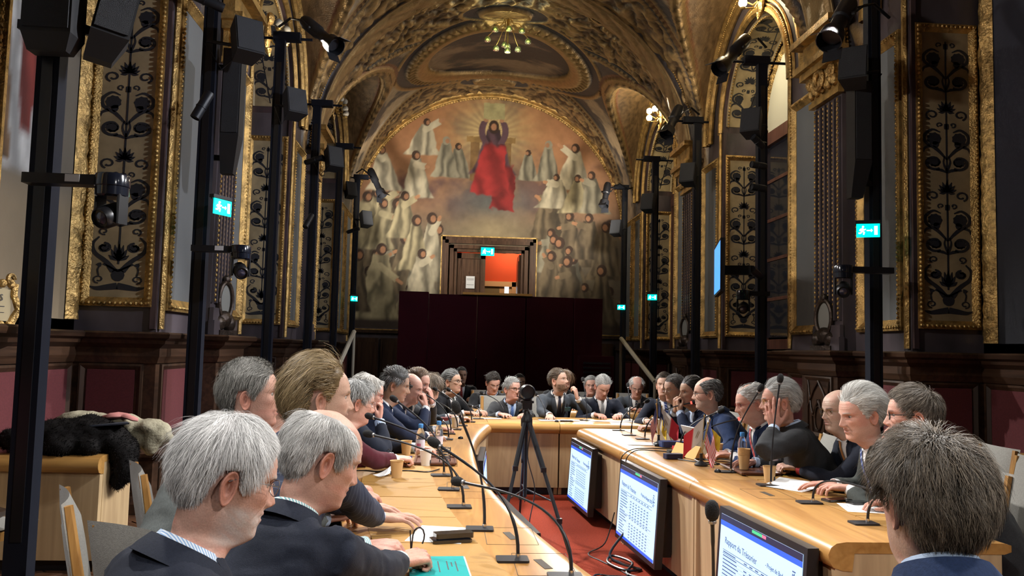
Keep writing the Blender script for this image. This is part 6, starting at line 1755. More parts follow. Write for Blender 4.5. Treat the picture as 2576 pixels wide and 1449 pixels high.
    for sg in (-1, 1):
        r = np.array([0, .25, .45, .6, .75, .88, .97, 1.03, .95]); h = np.array([-.004, -.003, .001, .006, .004, .010, .0105, .006, -.004])
        a = np.linspace(0, 2*math.pi, nk, endpoint=False)
        Rr, Aa = np.meshgrid(r, a, indexing='ij'); Hh = np.repeat(h[:, None], nk, 1)
        ey = Rr*np.cos(Aa)*.0185*(1+.12*np.sin(Aa)); ez = Rr*np.sin(Aa)*.033-.003*(Rr > .5)*np.maximum(0, -np.sin(Aa))
        low = sstep(.3, -.6, np.sin(Aa))*Rr; ey = ey+low*.004; Hh = Hh*(1-.35*low)
        back = .32
        ex = .005+Hh+(-ey)*back
        E_ = np.stack([sg*(.0695+ex), -.014+ey*.95, .098-CZ+ez+(-ey)*-.18], -1).reshape(-1, 3)
        off = len(V); V = np.concatenate([V, E_]); ec = np.tile(sk*np.array((1.0, .78, .74)), (nr*nk, 1)); ec *= (1-.45*(np.repeat(np.clip(-h*200, 0, 1)[:, None], nk, 1)).reshape(-1, 1)); col = np.concatenate([col, ec])
        F.append(grid_faces(nr, nk, wrap_m=True, off=off))
    # eyes
    ne, me_ = 10, 8
    for sg in (-1, 1):
        pth = np.linspace(0, math.pi, me_+1); ath = np.linspace(0, 2*math.pi, ne, endpoint=False)
        Pp, Aa = np.meshgrid(pth, ath, indexing='ij'); rr = .0118
        ex = rr*np.sin(Pp)*np.cos(Aa); ez = rr*np.sin(Pp)*np.sin(Aa); ey = rr*np.cos(Pp)
        cen = np.array((sg*.031, .0708, .1178-CZ)); E_ = np.stack([ex, ey, ez], -1).reshape(-1, 3)+cen
        ec = np.where((Pp.ravel() < .30)[:, None], np.array((.01, .01, .012)), np.where((Pp.ravel() < .70)[:, None], np.array((.06, .06, .06)), np.array((.40, .35, .32))))
        if o.get('closed'): ec = np.tile(sk*.8, (len(E_), 1))
        off = len(V); V = np.concatenate([V, E_]); col = np.concatenate([col, ec]); F.append(grid_faces(me_+1, ne, wrap_m=True, off=off))
    return V, F, T, np.clip(col, 0, 1)

# ---- hair
ELC = np.array((0, -.006, .135-CZ)); ELR = np.array((.0775, .1005, .1005))
def make_hair(o, n, width, seg=5, seed=0):
    """cap + strands following the skull. returns V,F(list),col in head frame"""
    g = np.random.default_rng(seed)
    hc = np.array(o['hair']); hv = o.get('vary', .25); c2 = np.array(o.get('hair2', hc*1.6))
    front, temple, side, nape = o.get('line', (.188, .165, .105, .045))
    vol = o.get('vol', .012); bald = o.get('bald', 0); L0 = o.get('len', .05); comb = o.get('comb', 'back'); wav = o.get('wave', 0)
    def hl(ph):
        a = np.abs(ph); return np.interp(a, [0, .5, 1.0, 1.22, 1.36, 1.46, 1.56, 1.85, 2.05, 2.3, 3.15], [front, front+.002, temple, side+.03, side, side+.012, .139, .134, nape+.05, nape+.012, nape])
    def has(ph, z):
        ok = z > hl(ph)
        if bald:
            x, y = head_surf(ph, z)
            d = np.hypot(x/(.060*bald), (y-.025)/(.095*bald)); ok &= ~((d < 1) & (z > .15))
        return ok
    # cap
    nz, na = 34, 56
    zz = np.linspace(.03, .2334, nz); tt = np.linspace(-math.pi, math.pi, na, endpoint=False)
    Zg, Pg = np.meshgrid(zz, tt, indexing='ij'); x, y = head_surf(Pg, Zg)
    P = np.stack([x, y, Zg-CZ], -1); Nn = (P-ELC)/ELR**2; Nn /= np.linalg.norm(Nn, axis=-1, keepdims=True)
    m = has(Pg, Zg)
    edge = sstep(0, .035, Zg-hl(Pg))
    nz1 = fbm(Pg*5+seed, Zg*60, seed, 3)
    up = sstep(.10, .2, Zg)
    thick = .0006+vol*edge*(.22+.2*nz1)*(.65+.5*up)
    Pc = P+Nn*np.where(m, thick, -.004)[..., None]
    F = grid_faces(nz, na, wrap_m=True); mk = m.ravel(); F = F[mk[F].sum(1) >= 3]
    col = hc*(.55+.5*nz1[..., None])
    Vs = [Pc.reshape(-1, 3)]; Cs = [np.broadcast_to(col, P.shape).reshape(-1, 3)]; Fs = [F]; off = nz*na
    # crown vertex closes the cap
    if not bald:
        Vs.append(np.array([[0, -.008, .2335-CZ+vol*.75]])); Cs.append(hc[None]*.8); k0 = (nz-1)*na
        Ft = [np.stack([np.full(na, off), k0+np.arange(na), k0+(np.arange(na)+1) % na], 1)]; off += 1
    else: Ft = []
    # strands
    ph = g.uniform(-math.pi, math.pi, n*3); u = g.uniform(0, 1, n*3); z = .035+.1985*u
    # weight to area
    keep = has(ph, z) & (g.uniform(0, 1, n*3) < np.clip(np.interp(z, _zd, _Wd)/.10+.1+.9*sstep(.185, .225, z), 0, 1))
    ph, z = ph[keep][:n], z[keep][:n]; n = len(ph)
    x, y = head_surf(ph, z); p = np.stack([x, y, z-CZ], -1)
    def nrm(q): v = (q-ELC)/ELR**2; return v/np.linalg.norm(v, axis=-1, keepdims=True)
    crown = np.array((.0, -.045, .225-CZ))
    Ls = L0*g.uniform(.6, 1.25, n)*np.interp(z, [.04, .1, .17, .23], [.45, .75, 1, 1.1])
    if not o.get('long'): Ls = np.where((np.abs(ph) < 1.15) & (comb in ('back', 'side')), Ls, np.minimum(Ls, (z-hl(ph))*1.0+.007))
    shade = hc*(1-hv*.7)+(c2-hc*(1-hv*.7))*(g.uniform(0, 1, n)**1.6)[:, None]*1.0
    pts = []; q = p+nrm(p)*.001
    lock = fbm(ph*4+seed, z*50, seed+9, 2); shade = shade*(.62+.76*sstep(.25, .75, fbm(ph*9+seed, z*90, seed+2, 2)))[:, None]; er = np.where(np.abs(ph) < 1.1, sstep(-.01, .02, z-hl(ph)), sstep(0, .055, z-hl(ph))) if not o.get('long') else np.ones(n); stray = ((g.uniform(0, 1, n) < .10)*g.uniform(.2, .9, n))[:, None]
    for k in range(seg+1):
        pts.append(q.copy())
        N_ = nrm(q)
        away = q-crown; away[:, 2] *= .6
        if comb == 'back': d = np.stack([q[:, 0]*2.0, np.full(n, -1.0), np.where(q[:, 1] < -.04, -1.2, -.1)], -1)
        elif comb == 'fwd': d = away*12+np.stack([0*z, np.full(n, .55), np.full(n, -.35)], -1)
        elif comb == 'side': d = np.stack([np.where(q[:, 2] > .06, o.get('part', 1)*1.0, np.sign(q[:, 0])*.15), np.full(n, -.35), np.where(q[:, 2] > .07, -.05, -1.0)], -1)
        else: d = away*14+np.stack([0*z, np.full(n, -.25), np.full(n, -.5)], -1)
        d = d+g.normal(0, o.get('mess', .2), (n, 3))+(lock-.5)[:, None]*np.stack([1.4+0*z, .6+0*z, 0*z], -1)*(.5+wav*14)
        d = d-N_*(d*N_).sum(-1, keepdims=True)*.9; d /= np.linalg.norm(d, axis=-1, keepdims=True)+1e-9
        f_ = k/seg
        lift = (o.get('lift', .25)*er[:, None]+stray)*(1-f_*1.1)*(1-.75*sstep(.205, .23, z))[:, None]
        d = d+N_*lift; d /= np.linalg.norm(d, axis=-1, keepdims=True)
        q = q+d*(Ls/seg)[:, None]
        if wav: q = q+np.cross(N_, d)*(wav*np.sin(f_*7+lock*20))[:, None]*.35
        rho = np.linalg.norm((q-ELC)/ELR, axis=-1); tgt = 1+(vol*(.3+.7*er)*(.35+.95*min(1, f_*2.2)*(.5+lock)*er)+.002)/.09
        sc = np.where(rho < tgt, tgt/rho, 1.0); q = ELC+(q-ELC)*np.where(q[:, 2] > -.05, sc, np.maximum(1, np.minimum(sc, 1.03)))[:, None]
    pts = np.stack(pts, 1)            # n,seg+1,3
    tg = np.gradient(pts, axis=1); tg /= np.linalg.norm(tg, axis=-1, keepdims=True)+1e-9
    Nr = nrm(pts.reshape(-1, 3)).reshape(pts.shape)
    sd = np.cross(tg, Nr); sd /= np.linalg.norm(sd, axis=-1, keepdims=True)+1e-9
    roll = g.normal(0, .5, n)[:, None, None]; sd = sd*np.cos(roll)+Nr*np.sin(roll)
    wd = width*g.uniform(.6, 1.3, n)[:, None, None]*np.linspace(1, .25, seg+1)[None, :, None]
    Lf = pts-sd*wd/2; Rt = pts+sd*wd/2
    Vst = np.stack([Lf, Rt], 2).reshape(-1, 3)
    m2 = (seg+1)*2; b = (np.arange(n)*m2)[:, None]; k = np.arange(seg)[None]*2
    Fq = np.stack([b+k, b+k+1, b+k+3, b+k+2], -1).reshape(-1, 4)+off
    Vs.append(Vst); Fs.append(Fq); Cs.append(np.repeat(shade, m2, 0))
    return np.concatenate(Vs), Fs+Ft, np.clip(np.concatenate(Cs), 0, 1)

# ---- hands (right hand, fingers +y, palm -z, thumb -x)
def hand_raw(pose):
    q = MB()
    kn = [(-.030, .090, .003), (-.009, .096, .006), (.013, .091, .004), (.032, .080, -.001)]
    ln = [.072, .080, .074, .058]; rd = [.0088, .0092, .0086, .0076]
    curl = {'flat': (8, 14, 10), 'relax': (24, 30, 18), 'fist': (62, 88, 60), 'open': (4, 10, 8), 'cheek': (35, 62, 40)}[pose]
    spread = {'flat': .10, 'relax': .09, 'fist': .03, 'open': .16, 'cheek': .04}[pose]
    for i, k in enumerate(kn):
        k = Vector(k); q.tube([(k.x*.45, -.005, 0), (k.x*.8, .045, .002), k], [.0155, .0145, .0105], 8)
        a = 0; p = k; dirx = math.sin((i-1.4)*spread); P = [p]
        for j, f in enumerate((.45, .31, .24)):
            a += R(curl[j]+(4*i if pose != 'fist' else 0)); L_ = ln[i]*f
            p = p+Vector((dirx*L_*math.cos(a), math.cos(a)*L_, -math.sin(a)*L_)); P.append(p)
        P2 = []
        for j in range(len(P)-1): P2 += [P[j].lerp(P[j+1], s_) for s_ in (0, .5)]
        P2.append(P[-1]); r = rd[i]
        q.tube(P2, [r*1.12, r*1.0, r*1.08, r*.96, r*1.0, r*.9, r*.62], 8)
        q.ball(P[-1], r*.72, 8, 6)
    if pose == 'fist': T = [(-.020, .012, -.006), (-.040, .040, -.018), (-.034, .068, -.034), (-.008, .080, -.042)]
    elif pose in ('open', 'cheek'): T = [(-.018, .012, -.004), (-.048, .040, -.010), (-.068, .066, -.012), (-.078, .092, -.012)]
    else: T = [(-.018, .012, -.005), (-.042, .042, -.013), (-.052, .070, -.018), (-.050, .096, -.020)]
    q.tube(T, [.017, .0125, .0105, .008], 8); q.ball(T[-1], .0078, 8, 6)
    q.ball((.0, .045, -.004), (.036, .05, .0135), 12, 8); q.ball((-.022, .03, -.010), (.016, .026, .012), 10, 6)
    q.tube([(0, -.06, 0), (0, -.02, 0), (0, .012, 0)], [.026, .024, .026], 10, True, .72)
    return q
TMP = []
def tmp_remesh(mb, vox, smooth_it):
    o = link('tmp', mb.mesh('tmp'), None); m = o.modifiers.new('r', 'REMESH'); m.mode = 'VOXEL'; m.voxel_size = vox
    if smooth_it: s_ = o.modifiers.new('s', 'SMOOTH'); s_.factor = .5; s_.iterations = smooth_it
    TMP.append(o); return o
def tmp_fetch(o, dg):
    me = o.evaluated_get(dg).to_mesh()
    V = np.zeros(len(me.vertices)*3, np.float32); me.vertices.foreach_get('co', V); V = V.reshape(-1, 3)
    Nn = np.zeros(len(me.vertices)*3, np.float32); me.vertices.foreach_get('normal', Nn)
    nl = np.zeros(len(me.loops), np.int32); me.loops.foreach_get('vertex_index', nl)
    F = nl.reshape(-1, 4) if len(nl) == 4*len(me.polygons) else None
    if F is None: F = np.array([list(p.vertices)+([p.vertices[-1]] if len(p.vertices) == 3 else []) for p in me.polygons if len(p.vertices) in (3, 4)])
    o.evaluated_get(dg).to_mesh_clear()
    return V, F, Nn.reshape(-1, 3)
HAND_O = {(p, l): tmp_remesh(hand_raw(p), .0040 if l == 0 else .0064, 2 if l == 0 else 1) for p in ('flat', 'relax', 'fist', 'open', 'cheek') for l in (0, 1)}

def vdir(deg): return Vector((math.cos(R(deg)), math.sin(R(deg)), 0))
def frame(yaw, pitch, roll=0):
    """columns x(right) y(forward) z(up) for a forward yaw in degrees from +x; pitch up positive"""
    f = Vector((math.cos(R(yaw))*math.cos(R(pitch)), math.sin(R(yaw))*math.cos(R(pitch)), math.sin(R(pitch))))
    r = Vector((math.sin(R(yaw)), -math.cos(R(yaw)), 0)); u = r.cross(f)
    if roll: c, s_ = math.cos(R(roll)), math.sin(R(roll)); r, u = r*c+u*s_, u*c-r*s_
    return Matrix((r, f, u)).transposed()
def ik(S, Wt, l1, l2, hint):
    d = Wt-S; L_ = d.length
    if L_ > (l1+l2)*.985: Wt = S+d*((l1+l2)*.985/L_); d = Wt-S; L_ = d.length
    a = (l1*l1-l2*l2+L_*L_)/(2*L_); h = math.sqrt(max(0, l1*l1-a*a)); n = d/L_
    hv = hint-n*hint.dot(n); hv = hv.normalized() if hv.length > 1e-4 else n.orthogonal().normalized()
    return S+n*a+hv*h, Wt
PEOPLE = []
def person(label, H, hs, hyaw, hpitch, byaw, hip, o, cloth, shirt=None, tie=None, hands=None, lod=1, badge=None, big=1.0, hroll=0, group=None, tieshow=True):
    """phase one: skeleton and raw jacket. hands: [(pose, wrist xyz, dir xyz, palm normal xyz)] for left,right or None"""
    H = Vector(H); root = Vector((hip[0], hip[1], 0)); P = Vector((hip[0], hip[1], hip[2] if len(hip) > 2 else .50))-root
    Rh = frame(hyaw, hpitch, hroll); bf = vdir(byaw); bs = Vector((math.sin(R(byaw)), -math.cos(R(byaw)), 0))
    Hl = H-root
    sp = (Hl-P).normalized()
    hu = Rh.col[2]; ua = (hu+sp*1.4+Vector((0, 0, .4))).normalized()
    N_ = Hl-ua*(o.get('neck', .152)*hs)-bf*.022
    # spine
    mid = (P+N_)/2-bf*.045
    def spine(t): return P*(1-t)**2+mid*2*t*(1-t)+N_*t*t
    tang = (N_-mid).normalized()
    fwd = (bf-tang*bf.dot(tang)).normalized()
    q = MB(); prof = [(-.06, .14, .11), (0, .185, .14), (.2, .18, .135), (.4, .182, .132), (.58, .19, .130), (.74, .195, .120), (.86, .186, .108), (.93, .145, .094), (.975, .100, .080), (1.0, .078, .070), (1.03, .060, .056)]
    V = []; n = 18
    for t, w, d in prof:
        c = spine(t) if t <= 1 else N_+tang*(t-1)*.6
        tg = (spine(min(t+.02, 1))-spine(max(t-.02, 0))).normalized(); ff = (bf-tg*bf.dot(tg)).normalized()
        w *= big*(hs*.5+.5); d *= (big*1.05 if t < .6 else 1)*(hs*.5+.5)
        for k in range(n):
            a = 2*math.pi*k/n; V.append(c+bs*(w*math.cos(a))+ff*(d*math.sin(a)))
    m = len(prof)
    q.add(V, [(i*n+k, i*n+(k+1) % n, (i+1)*n+(k+1) % n, (i+1)*n+k) for i in range(m-1) for k in range(n)]+[list(range(n-1, -1, -1)), [(m-1)*n+k for k in range(n)]])
    torso = ([tuple(v) for v in q.v], [tuple(f) for f in q.f])
    arms = []
    for i, sg in enumerate((-1, 1)):
        S = spine(.88)+bs*(sg*.172*big)-tang*.008
        h = hands[i] if hands else None
        if h is None:
            w_ = N_+bf*.36+bs*(sg*.13); w_.z = .795; h = ('relax', w_+root, bf-bs*sg*.45, Vector((0, 0, -1)))
        pose, wr, hd, pn = h
        El, wr = ik(S, Vector(wr)-root, .30, .275, Vector((0, 0, -.75))+bs*sg*.8-bf*.25)
        fa = (wr-El).normalized()
        P_ = [S-bs*sg*.03+tang*.01, S, S.lerp(El, .5), El-(El-S).normalized()*.03+ (fa)*.0, El+fa*.03, El.lerp(wr, .55), wr-fa*.035]
        rr = [.070, .076, .062, .056, .055, .050, .043]
        q.tube(P_, [r_*(.5+.5*big) for r_ in rr], 12)
        arms.append((S, El, wr, fa, pose, Vector(hd).normalized(), Vector(pn).normalized(), sg))
    raw = tmp_remesh(q, .015 if lod == 0 else .02, 4 if lod == 0 else 3)
    PEOPLE.append(dict(label=label, root=root, H=Hl, hs=hs, Rh=Rh, bf=bf, bs=bs, N=N_, P=P, tang=tang, fwd=fwd, arms=arms, raw=raw, torso=torso, o=o, cloth=cloth, shirt=shirt or SHIRTW, tie=tie, lod=lod, badge=badge, group=group, byaw=byaw))
_tq = MB()
for sg in (-1, 1):
    _tq.tube([(sg*.07, -.06, .50), (sg*.095, .08, .50), (sg*.115, .38, .51), (sg*.118, .435, .47), (sg*.115, .42, .30), (sg*.115, .40, .07)], [.10, .098, .075, .070, .06, .058], 10)
TROU_ME = _tq.mesh('trousers', True); TROU_ME.materials.append(TROU)
_sq = MB()
SHOE_ME = []
for sg in (-1, 1):
    _sq = MB(); _sq.ball((sg*.115, .40, .05), (.045, .06, .05), 10, 6); _sq.ball((sg*.12, .50, .038), (.045, .10, .036), 10, 6); me = _sq.mesh('shoe', True); me.materials.append(SHOE); SHOE_ME.append(me)
GLASSM = {'black': BLACKP, 'gold': BRASS, 'silver': GREYM, 'red': mat('red_frames', (.3, .03, .03), .3)}
LENSG = bpy.data.materials.new('spectacle_lens'); LENSG.use_nodes = True
_n = LENSG.node_tree.nodes; _l = LENSG.node_tree.links; _n.clear()
_o = _n.new('ShaderNodeOutputMaterial'); _m = _n.new('ShaderNodeMixShader'); _t = _n.new('ShaderNodeBsdfTransparent'); _g = _n.new('ShaderNodeBsdfGlossy'); _g.inputs['Roughness'].default_value = .03
_m.inputs[0].default_value = .07; _l.new(_t.outputs[0], _m.inputs[1]); _l.new(_g.outputs[0], _m.inputs[2]); _l.new(_m.outputs[0], _o.inputs[0])
def finish_person(p, dg):
    o = p['o']; lod = p['lod']; Rn = np.array(p['Rh']); H = np.array(p['H']); hs = p['hs']
    t = thing('person', p['label'], 'person', p['root'], 0, p['group'])
    # --- body: head, neck, arms and hands in one mesh
    V, F, T, col = make_head(*( (96, 88) if lod == 0 else (60, 56)), o['skin'], o)
    zc = V[:, 2]+CZ; w = sstep(.015, -.085, zc)[:, None]
    Vh = H+(V*hs)@Rn.T
    tb = np.stack([np.array(p['bs']), np.array(p['fwd']), np.array(p['tang'])], 1)
    Vn = np.array(p['N'])+((V-np.array((0, -.015, -.075-CZ)))*hs)@tb.T
    Vs = [Vh*(1-w)+Vn*w]; Fs = list(F)+list(T); Cs = [col]; off = len(V)
    sk = np.array(o['skin'])
    wrists = []
    for (S, El, wr, fa, pose, hd, pn, sg) in p['arms']:
        hV, hF, hN = HANDS[(pose, 0 if lod == 0 else 1)]
        X = hV.copy()
        if sg < 0: X = X*np.array((-1, 1, 1))
        y = hd; z = -pn; z = (z-y*z.dot(y)).normalized(); x = y.cross(z)
        B = np.stack([np.array(x), np.array(y), np.array(z)], 1)
        Xw = np.array(wr)+(X*hs)@B.T
        # bend the wrist stub towards the forearm
        st = sstep(.005, -.05, hV[:, 1])[:, None]; Xw = Xw*(1-st)+(np.array(wr)+np.array(fa)*hV[:, 1:2]+(X*np.array((1, 0, 1)))@B.T*.95)*st
        cc = np.tile(sk*np.array((1.03, .93, .92)), (len(X), 1)); tip = sstep(.10, .17, hV[:, 1])[:, None]; kn = np.exp(-((hV[:, 1]-.092)/.014)**2)[:, None]*(hV[:, 2:3] > -.003); cc *= 1-np.array((.02, .16, .16))*np.clip(tip*.5+kn*.8, 0, 1); cc *= .9+.2*fbm(hV[:, 0]*90, hV[:, 1]*90, 4, 3)[:, None]
        Fq = hF if sg > 0 else hF[:, ::-1]
        Vs.append(Xw); Cs.append(cc); Fs.append(Fq+off); off += len(X)
        # bare arm inside the sleeve
        am = MB(); am.tube([S.lerp(El, .1), S.lerp(El, .9)+(wr-El)*.03, El.lerp(wr, .12), wr], [.03, .018, .018, .024], 6)
        Vs.append(np.array(am.v)); Cs.append(np.tile(sk, (len(am.v), 1)))
        f4 = np.array([f for f in am.f if len(f) == 4]); Fs.append(f4+off); off += len(am.v)
    core = MB(); core.tube([p['P'], (p['P']+p['N'])/2-p['bf']*.02, p['N']], [.10, .10, .045], 8); Vs.append(np.array(core.v)); Cs.append(np.tile(sk, (len(core.v), 1))); Fs.append(np.array([f for f in core.f if len(f) == 4])+off); off += len(core.v)
    link('body', mesh_np('body', np.concatenate(Vs), Fs, True, np.concatenate(Cs)), SKIN, t)
    # --- hair
    if o.get('hair') is not None and not o.get('nohair'):
        n, wd, seg = (o.get('n', 7000), .0013, 4) if lod == 0 else (2100, .0028, 3)
        hv, hf, hc = make_hair(o, n, wd*o.get('wd', 1), seg, abs(hash(p['label'])) % 97 if False else len(p['label'])*7 % 97)
        link('hair', mesh_np('hair', H+(hv*hs)@Rn.T, hf, True, hc), HAIRM, t)
    # --- jacket
    JV, JF, JN = tmp_fetch(p['raw'], dg)
    amp = .0075 if lod == 0 else .006
    f_ = fbm(JV[:, 0]*9+JV[:, 1]*5, JV[:, 2]*16+JV[:, 1]*8, 7, 3)-.5; f2 = fbm((JV[:, 0]+JV[:, 1])*22, JV[:, 2]*12, 9, 2)-.5
    JV = JV+JN*((np.abs(f_)*-1.6+.2)*amp*1.6+f2*amp)[:, None]
    jk = link('jacket', mesh_np('jacket', JV, JF, True), p['cloth'], t)
    bvh = BVHTree.FromPolygons(p['torso'][0], p['torso'][1])
    N_, tg, fw, bs = p['N'], p['tang'], p['fwd'], p['bs']
    # tilt the projection towards the chest's outward direction
    def proj(a, b, off_):
        org = N_+bs*a-tg*b+fw*.5+tg*.12
        d = (-fw-tg*.24).normalized()
        hit = bvh.ray_cast(org, d, .8)
        if hit[0] is None:
            return N_+bs*a-tg*b+fw*.07
        return hit[0]-d*(off_+.006)
    def strip(nm, rows, mat_, par=t, off_=.004):
        V = []; m = len(rows[0][1])
        for b, as_ in rows:
            for a in as_: V.append(proj(a, b, off_))
        link(nm, mesh_np(nm, [tuple(v) for v in V], grid_faces(len(rows), m)), mat_, par)
    bb = np.linspace(-.012, .27, 13)
    def wV(b): return max(.004, .058*(1-max(b, 0)/.275))
    if o.get('crew'):
        pass
    else:
        strip('shirt_front', [(b, np.linspace(-wV(b)-.012, wV(b)+.012, 7)) for b in bb], p['shirt'], t, .003)
        for sg in (-1, 1):
            rows = []
            V = []
            for b in bb:
                w0 = wV(b); lw = .012+.045*math.sin(min(1, max(0, (b+.02)/.2))*math.pi*.62)*(1 if b < .2 else max(.2, 1-(b-.2)/.09))
                for k, a in enumerate(np.linspace(w0, w0+lw, 5)): V.append(proj(sg*a, b, (.005, .011, .011, .009, .001)[k]))
            link('lapel', mesh_np('lapel', [tuple(v) for v in V], grid_faces(len(bb), 5)), p['cloth'], jk)
        if p['tie'] is not None:
            strip('tie', [(b, np.linspace(-w_, w_, 5)) for b, w_ in [(.0, .013), (.012, .017), (.035, .012), (.045, .015)]+[(x_, .015+.06*(x_-.05)) for x_ in np.linspace(.06, .27, 8)]], p['tie'], t, .010)
    # --- shirt collar: band round the neck with two points, and cuffs
    cb = MB(); n = 20
    V = []
    for k in range(n+1):
        a = math.pi*(.5+.10)+ (2*math.pi-.2*math.pi)*k/n
        ca, sa = math.cos(a), math.sin(a)
        for r_, h in ((.066, -.035), (.069, -.005), (.064, .024), (.067, .027), (.076, .002)):
            fl = .010 if abs(k-n/2) > n*.42 else 0
            V.append(N_+bs*(ca*r_*hs)+fw*(sa*(r_+.004)*hs)+tg*(h-.006-(.012 if sa > .3 else 0)-fl*(1 if h < .01 else 0)))
    cb.add(V, [(i*5+j, (i+1)*5+j, (i+1)*5+j+1, i*5+j+1) for i in range(n) for j in range(4)])
    sc = cb.build('shirt_collar', p['shirt'] if not o.get('crew') else p['cloth'], t, True)
    # jacket collar standing behind the neck
    cb = MB(); V = []; n = 16
    for k in range(n+1):
        a = math.pi*(.5+.30)+(2*math.pi-.60*math.pi)*k/n; ca, sa = math.cos(a), math.sin(a)
        for r_, h in ((.078, -.045), (.080, -.012), (.079, .008), (.083, .009), (.098, -.022), (.104, -.04)):
            V.append(N_+bs*(ca*r_*hs*1.02)+fw*(sa*r_*hs)+tg*(h-(.02 if sa > 0 else 0)*abs(sa)))
    cb.add(V, [(i*6+j, (i+1)*6+j, (i+1)*6+j+1, i*6+j+1) for i in range(n) for j in range(5)])
    cb.build('collar', p['cloth'], jk, True)
    for (S, El, wr, fa, pose, hd, pn, sg) in p['arms']:
        cu = MB(); M = rotm(fa); cu.lathe([(.030, -.06), (.036, -.055), (.0365, -.014), (.0345, -.012), (.032, -.02)], wr, 14, M); cu.build('shirt_cuff', p['shirt'] if not o.get('cuff') else o['cuff'], t, True)
    # --- badge
    if p['badge']:
        a, b, m_ = p['badge']; c = proj(a, b, .012); q = MB(); q.add([c+bs*x-tg*y+fw*.0 for x, y in ((-.04, -.028), (.04, -.028), (.04, .028), (-.04, .028))]+[c+bs*x-tg*y-fw*.003 for x, y in ((-.04, -.028), (.04, -.028), (.04, .028), (-.04, .028))], [(0, 1, 2, 3), (7, 6, 5, 4), (0, 4, 5, 1), (1, 5, 6, 2), (2, 6, 7, 3), (3, 7, 4, 0)]); q.build('name_badge', m_, t)
    # --- glasses
    if o.get('glasses'):
        gm = GLASSM[o['glasses']]; q = MB(); A = lambda x, y, z: Vector(H+hs*(Rn@np.array((x, y, z-CZ))))
        rr = .0011 if o['glasses'] != 'black' else .0019
        for sg in (-1, 1):
            q.tube([A(sg*.033+.0225*math.cos(a)*(1-.1*max(0, -math.sin(a))), .099-.012*abs(.33*0+.0225*math.cos(a)*sg+.0)/.0225*.35, .116+.0165*math.sin(a)) for a in np.linspace(0, 2*math.pi, 19)], rr*hs, 5)
            q.tube([A(sg*.056, .094, .121), A(sg*.073, .06, .121), A(sg*.076, 0, .119), A(sg*.077, -.016, .110)], rr*hs, 5)
        q.tube([A(-.011, .103, .119), A(0, .106, .122), A(.011, .103, .119)], rr*hs, 5)
        gl_ = q.build('glasses', gm, t, True)
        for sg in (-1, 1):
            q = MB(); q.add([A(sg*.033+.022*math.cos(a), .098-.004*abs(math.cos(a)), .116+.016*math.sin(a)) for a in np.linspace(0, 2*math.pi, 14, endpoint=False)], [list(range(14))]); q.build('lens', LENSG, gl_)
    tr_ = link('trousers', TROU_ME, None, t); tr_.rotation_euler = (0, 0, R(p['byaw'])-math.pi/2)
    for me in SHOE_ME: s_ = link('shoe', me, None, t); s_.rotation_euler = (0, 0, R(p['byaw'])-math.pi/2)
    return t
# ---- who sits where
FAIR = (.56, .365, .28); PINKS = (.58, .34, .265); TAN = (.47, .30, .21); PALE = (.60, .42, .33); OLIVE = (.44, .28, .19)
def hr(c1, c2, **k): d = dict(hair=c1, hair2=c2); d.update(k); return d
WHITE = ((.50, .485, .46), (.86, .85, .83)); GREYH = ((.20, .20, .195), (.58, .58, .56)); DGREY = ((.06, .06, .058), (.34, .34, .33)); DARKH = ((.018, .014, .012), (.075, .06, .05)); BROWN = ((.05, .034, .022), (.20, .14, .09)); BLOND = ((.15, .10, .045), (.46, .34, .18))
def O(skin, hair, **k): d = dict(skin=skin, hair=hair[0], hair2=hair[1]); d.update(k); return d
UPV = Vector((0, 0, 1)); DN = Vector((0, 0, -1))
def T_(c, name, s=None): return mat('tie_'+name, c, .6, 0, noise=(80, (1, 1, 1), .3))
TRED = stripes('tie_red', (.30, .015, .02), (.45, .16, .06), 60, .8, (.5, .5, .7)); TBLUE = stripes('tie_blue_stripe', (.02, .05, .22), (.35, .42, .60), 48, .72, (.5, .3, .8)); TNAVY = T_((.012, .016, .04), 'navy'); TSKY = stripes('tie_sky', (.05, .12, .38), (.3, .45, .7), 70, .8, (.4, .4, .8)); TGREY = T_((.25, .26, .27), 'grey'); TGREEN = stripes('tie_green', (.02, .03, .022), (.16, .17, .14), 70, .7, (.4, .2, .9)); TORG = T_((.45, .22, .08), 'ochre'); TREDL = stripes('tie_red_lanyard', (.40, .02, .02), (.5, .2, .2), 50, .7, (.5, .3, .8)); TGOLDN = stripes('tie_navy_gold', (.014, .018, .045), (.38, .34, .22), 30, .86, (.6, .2, .7))
WBADGE = mat('white_badge', (.7, .74, .76), .4); BBADGE = mat('blue_badge', (.22, .48, .62), .4); LBADGE = mat('lilac_badge', (.34, .36, .60), .4)
def hd(pose, w, d, pn=DN): return (pose, Vector(w), Vector(d), Vector(pn))
person('white haired man in navy suit and rimless glasses, nearest on the left', (-.50, 1.95, 1.20), 1.12, 32, -17, 42, (-.66, 1.62), O(PINKS, ((.66, .65, .65), (.93, .92, .91)), line=(.186, .166, .095, .035), comb='down', vol=.007, len=.06, n=17000, wd=.62, vary=.2, glasses='silver', beard=((.62, .6, .58), .55), lift=.2, brow=(.5, .48, .45)), NAVY, SHIRTS, TRED, lod=0, big=1.08)
person('balding white haired man clasping black spectacles over the teal booklet', (-.36, 2.45, 1.18), 1.12, 30, -22, 60, (-.70, 2.20), O(PINKS, ((.42, .41, .40), (.88, .87, .85)), line=(.192, .168, .095, .03), bald=1.05, comb='down', vol=.010, len=.05, wave=.003, n=12000, wd=.7, brow=(.4, .38, .36)), NAVY, SHIRTT,
       hands=[hd('fist', (-.18, 2.93, .81), (.75, -.30, .05), (.3, .2, -1)), hd('fist', (-.14, 2.80, .80), (.70, .62, .05), (-.2, .1, -1))], lod=0, big=1.1)
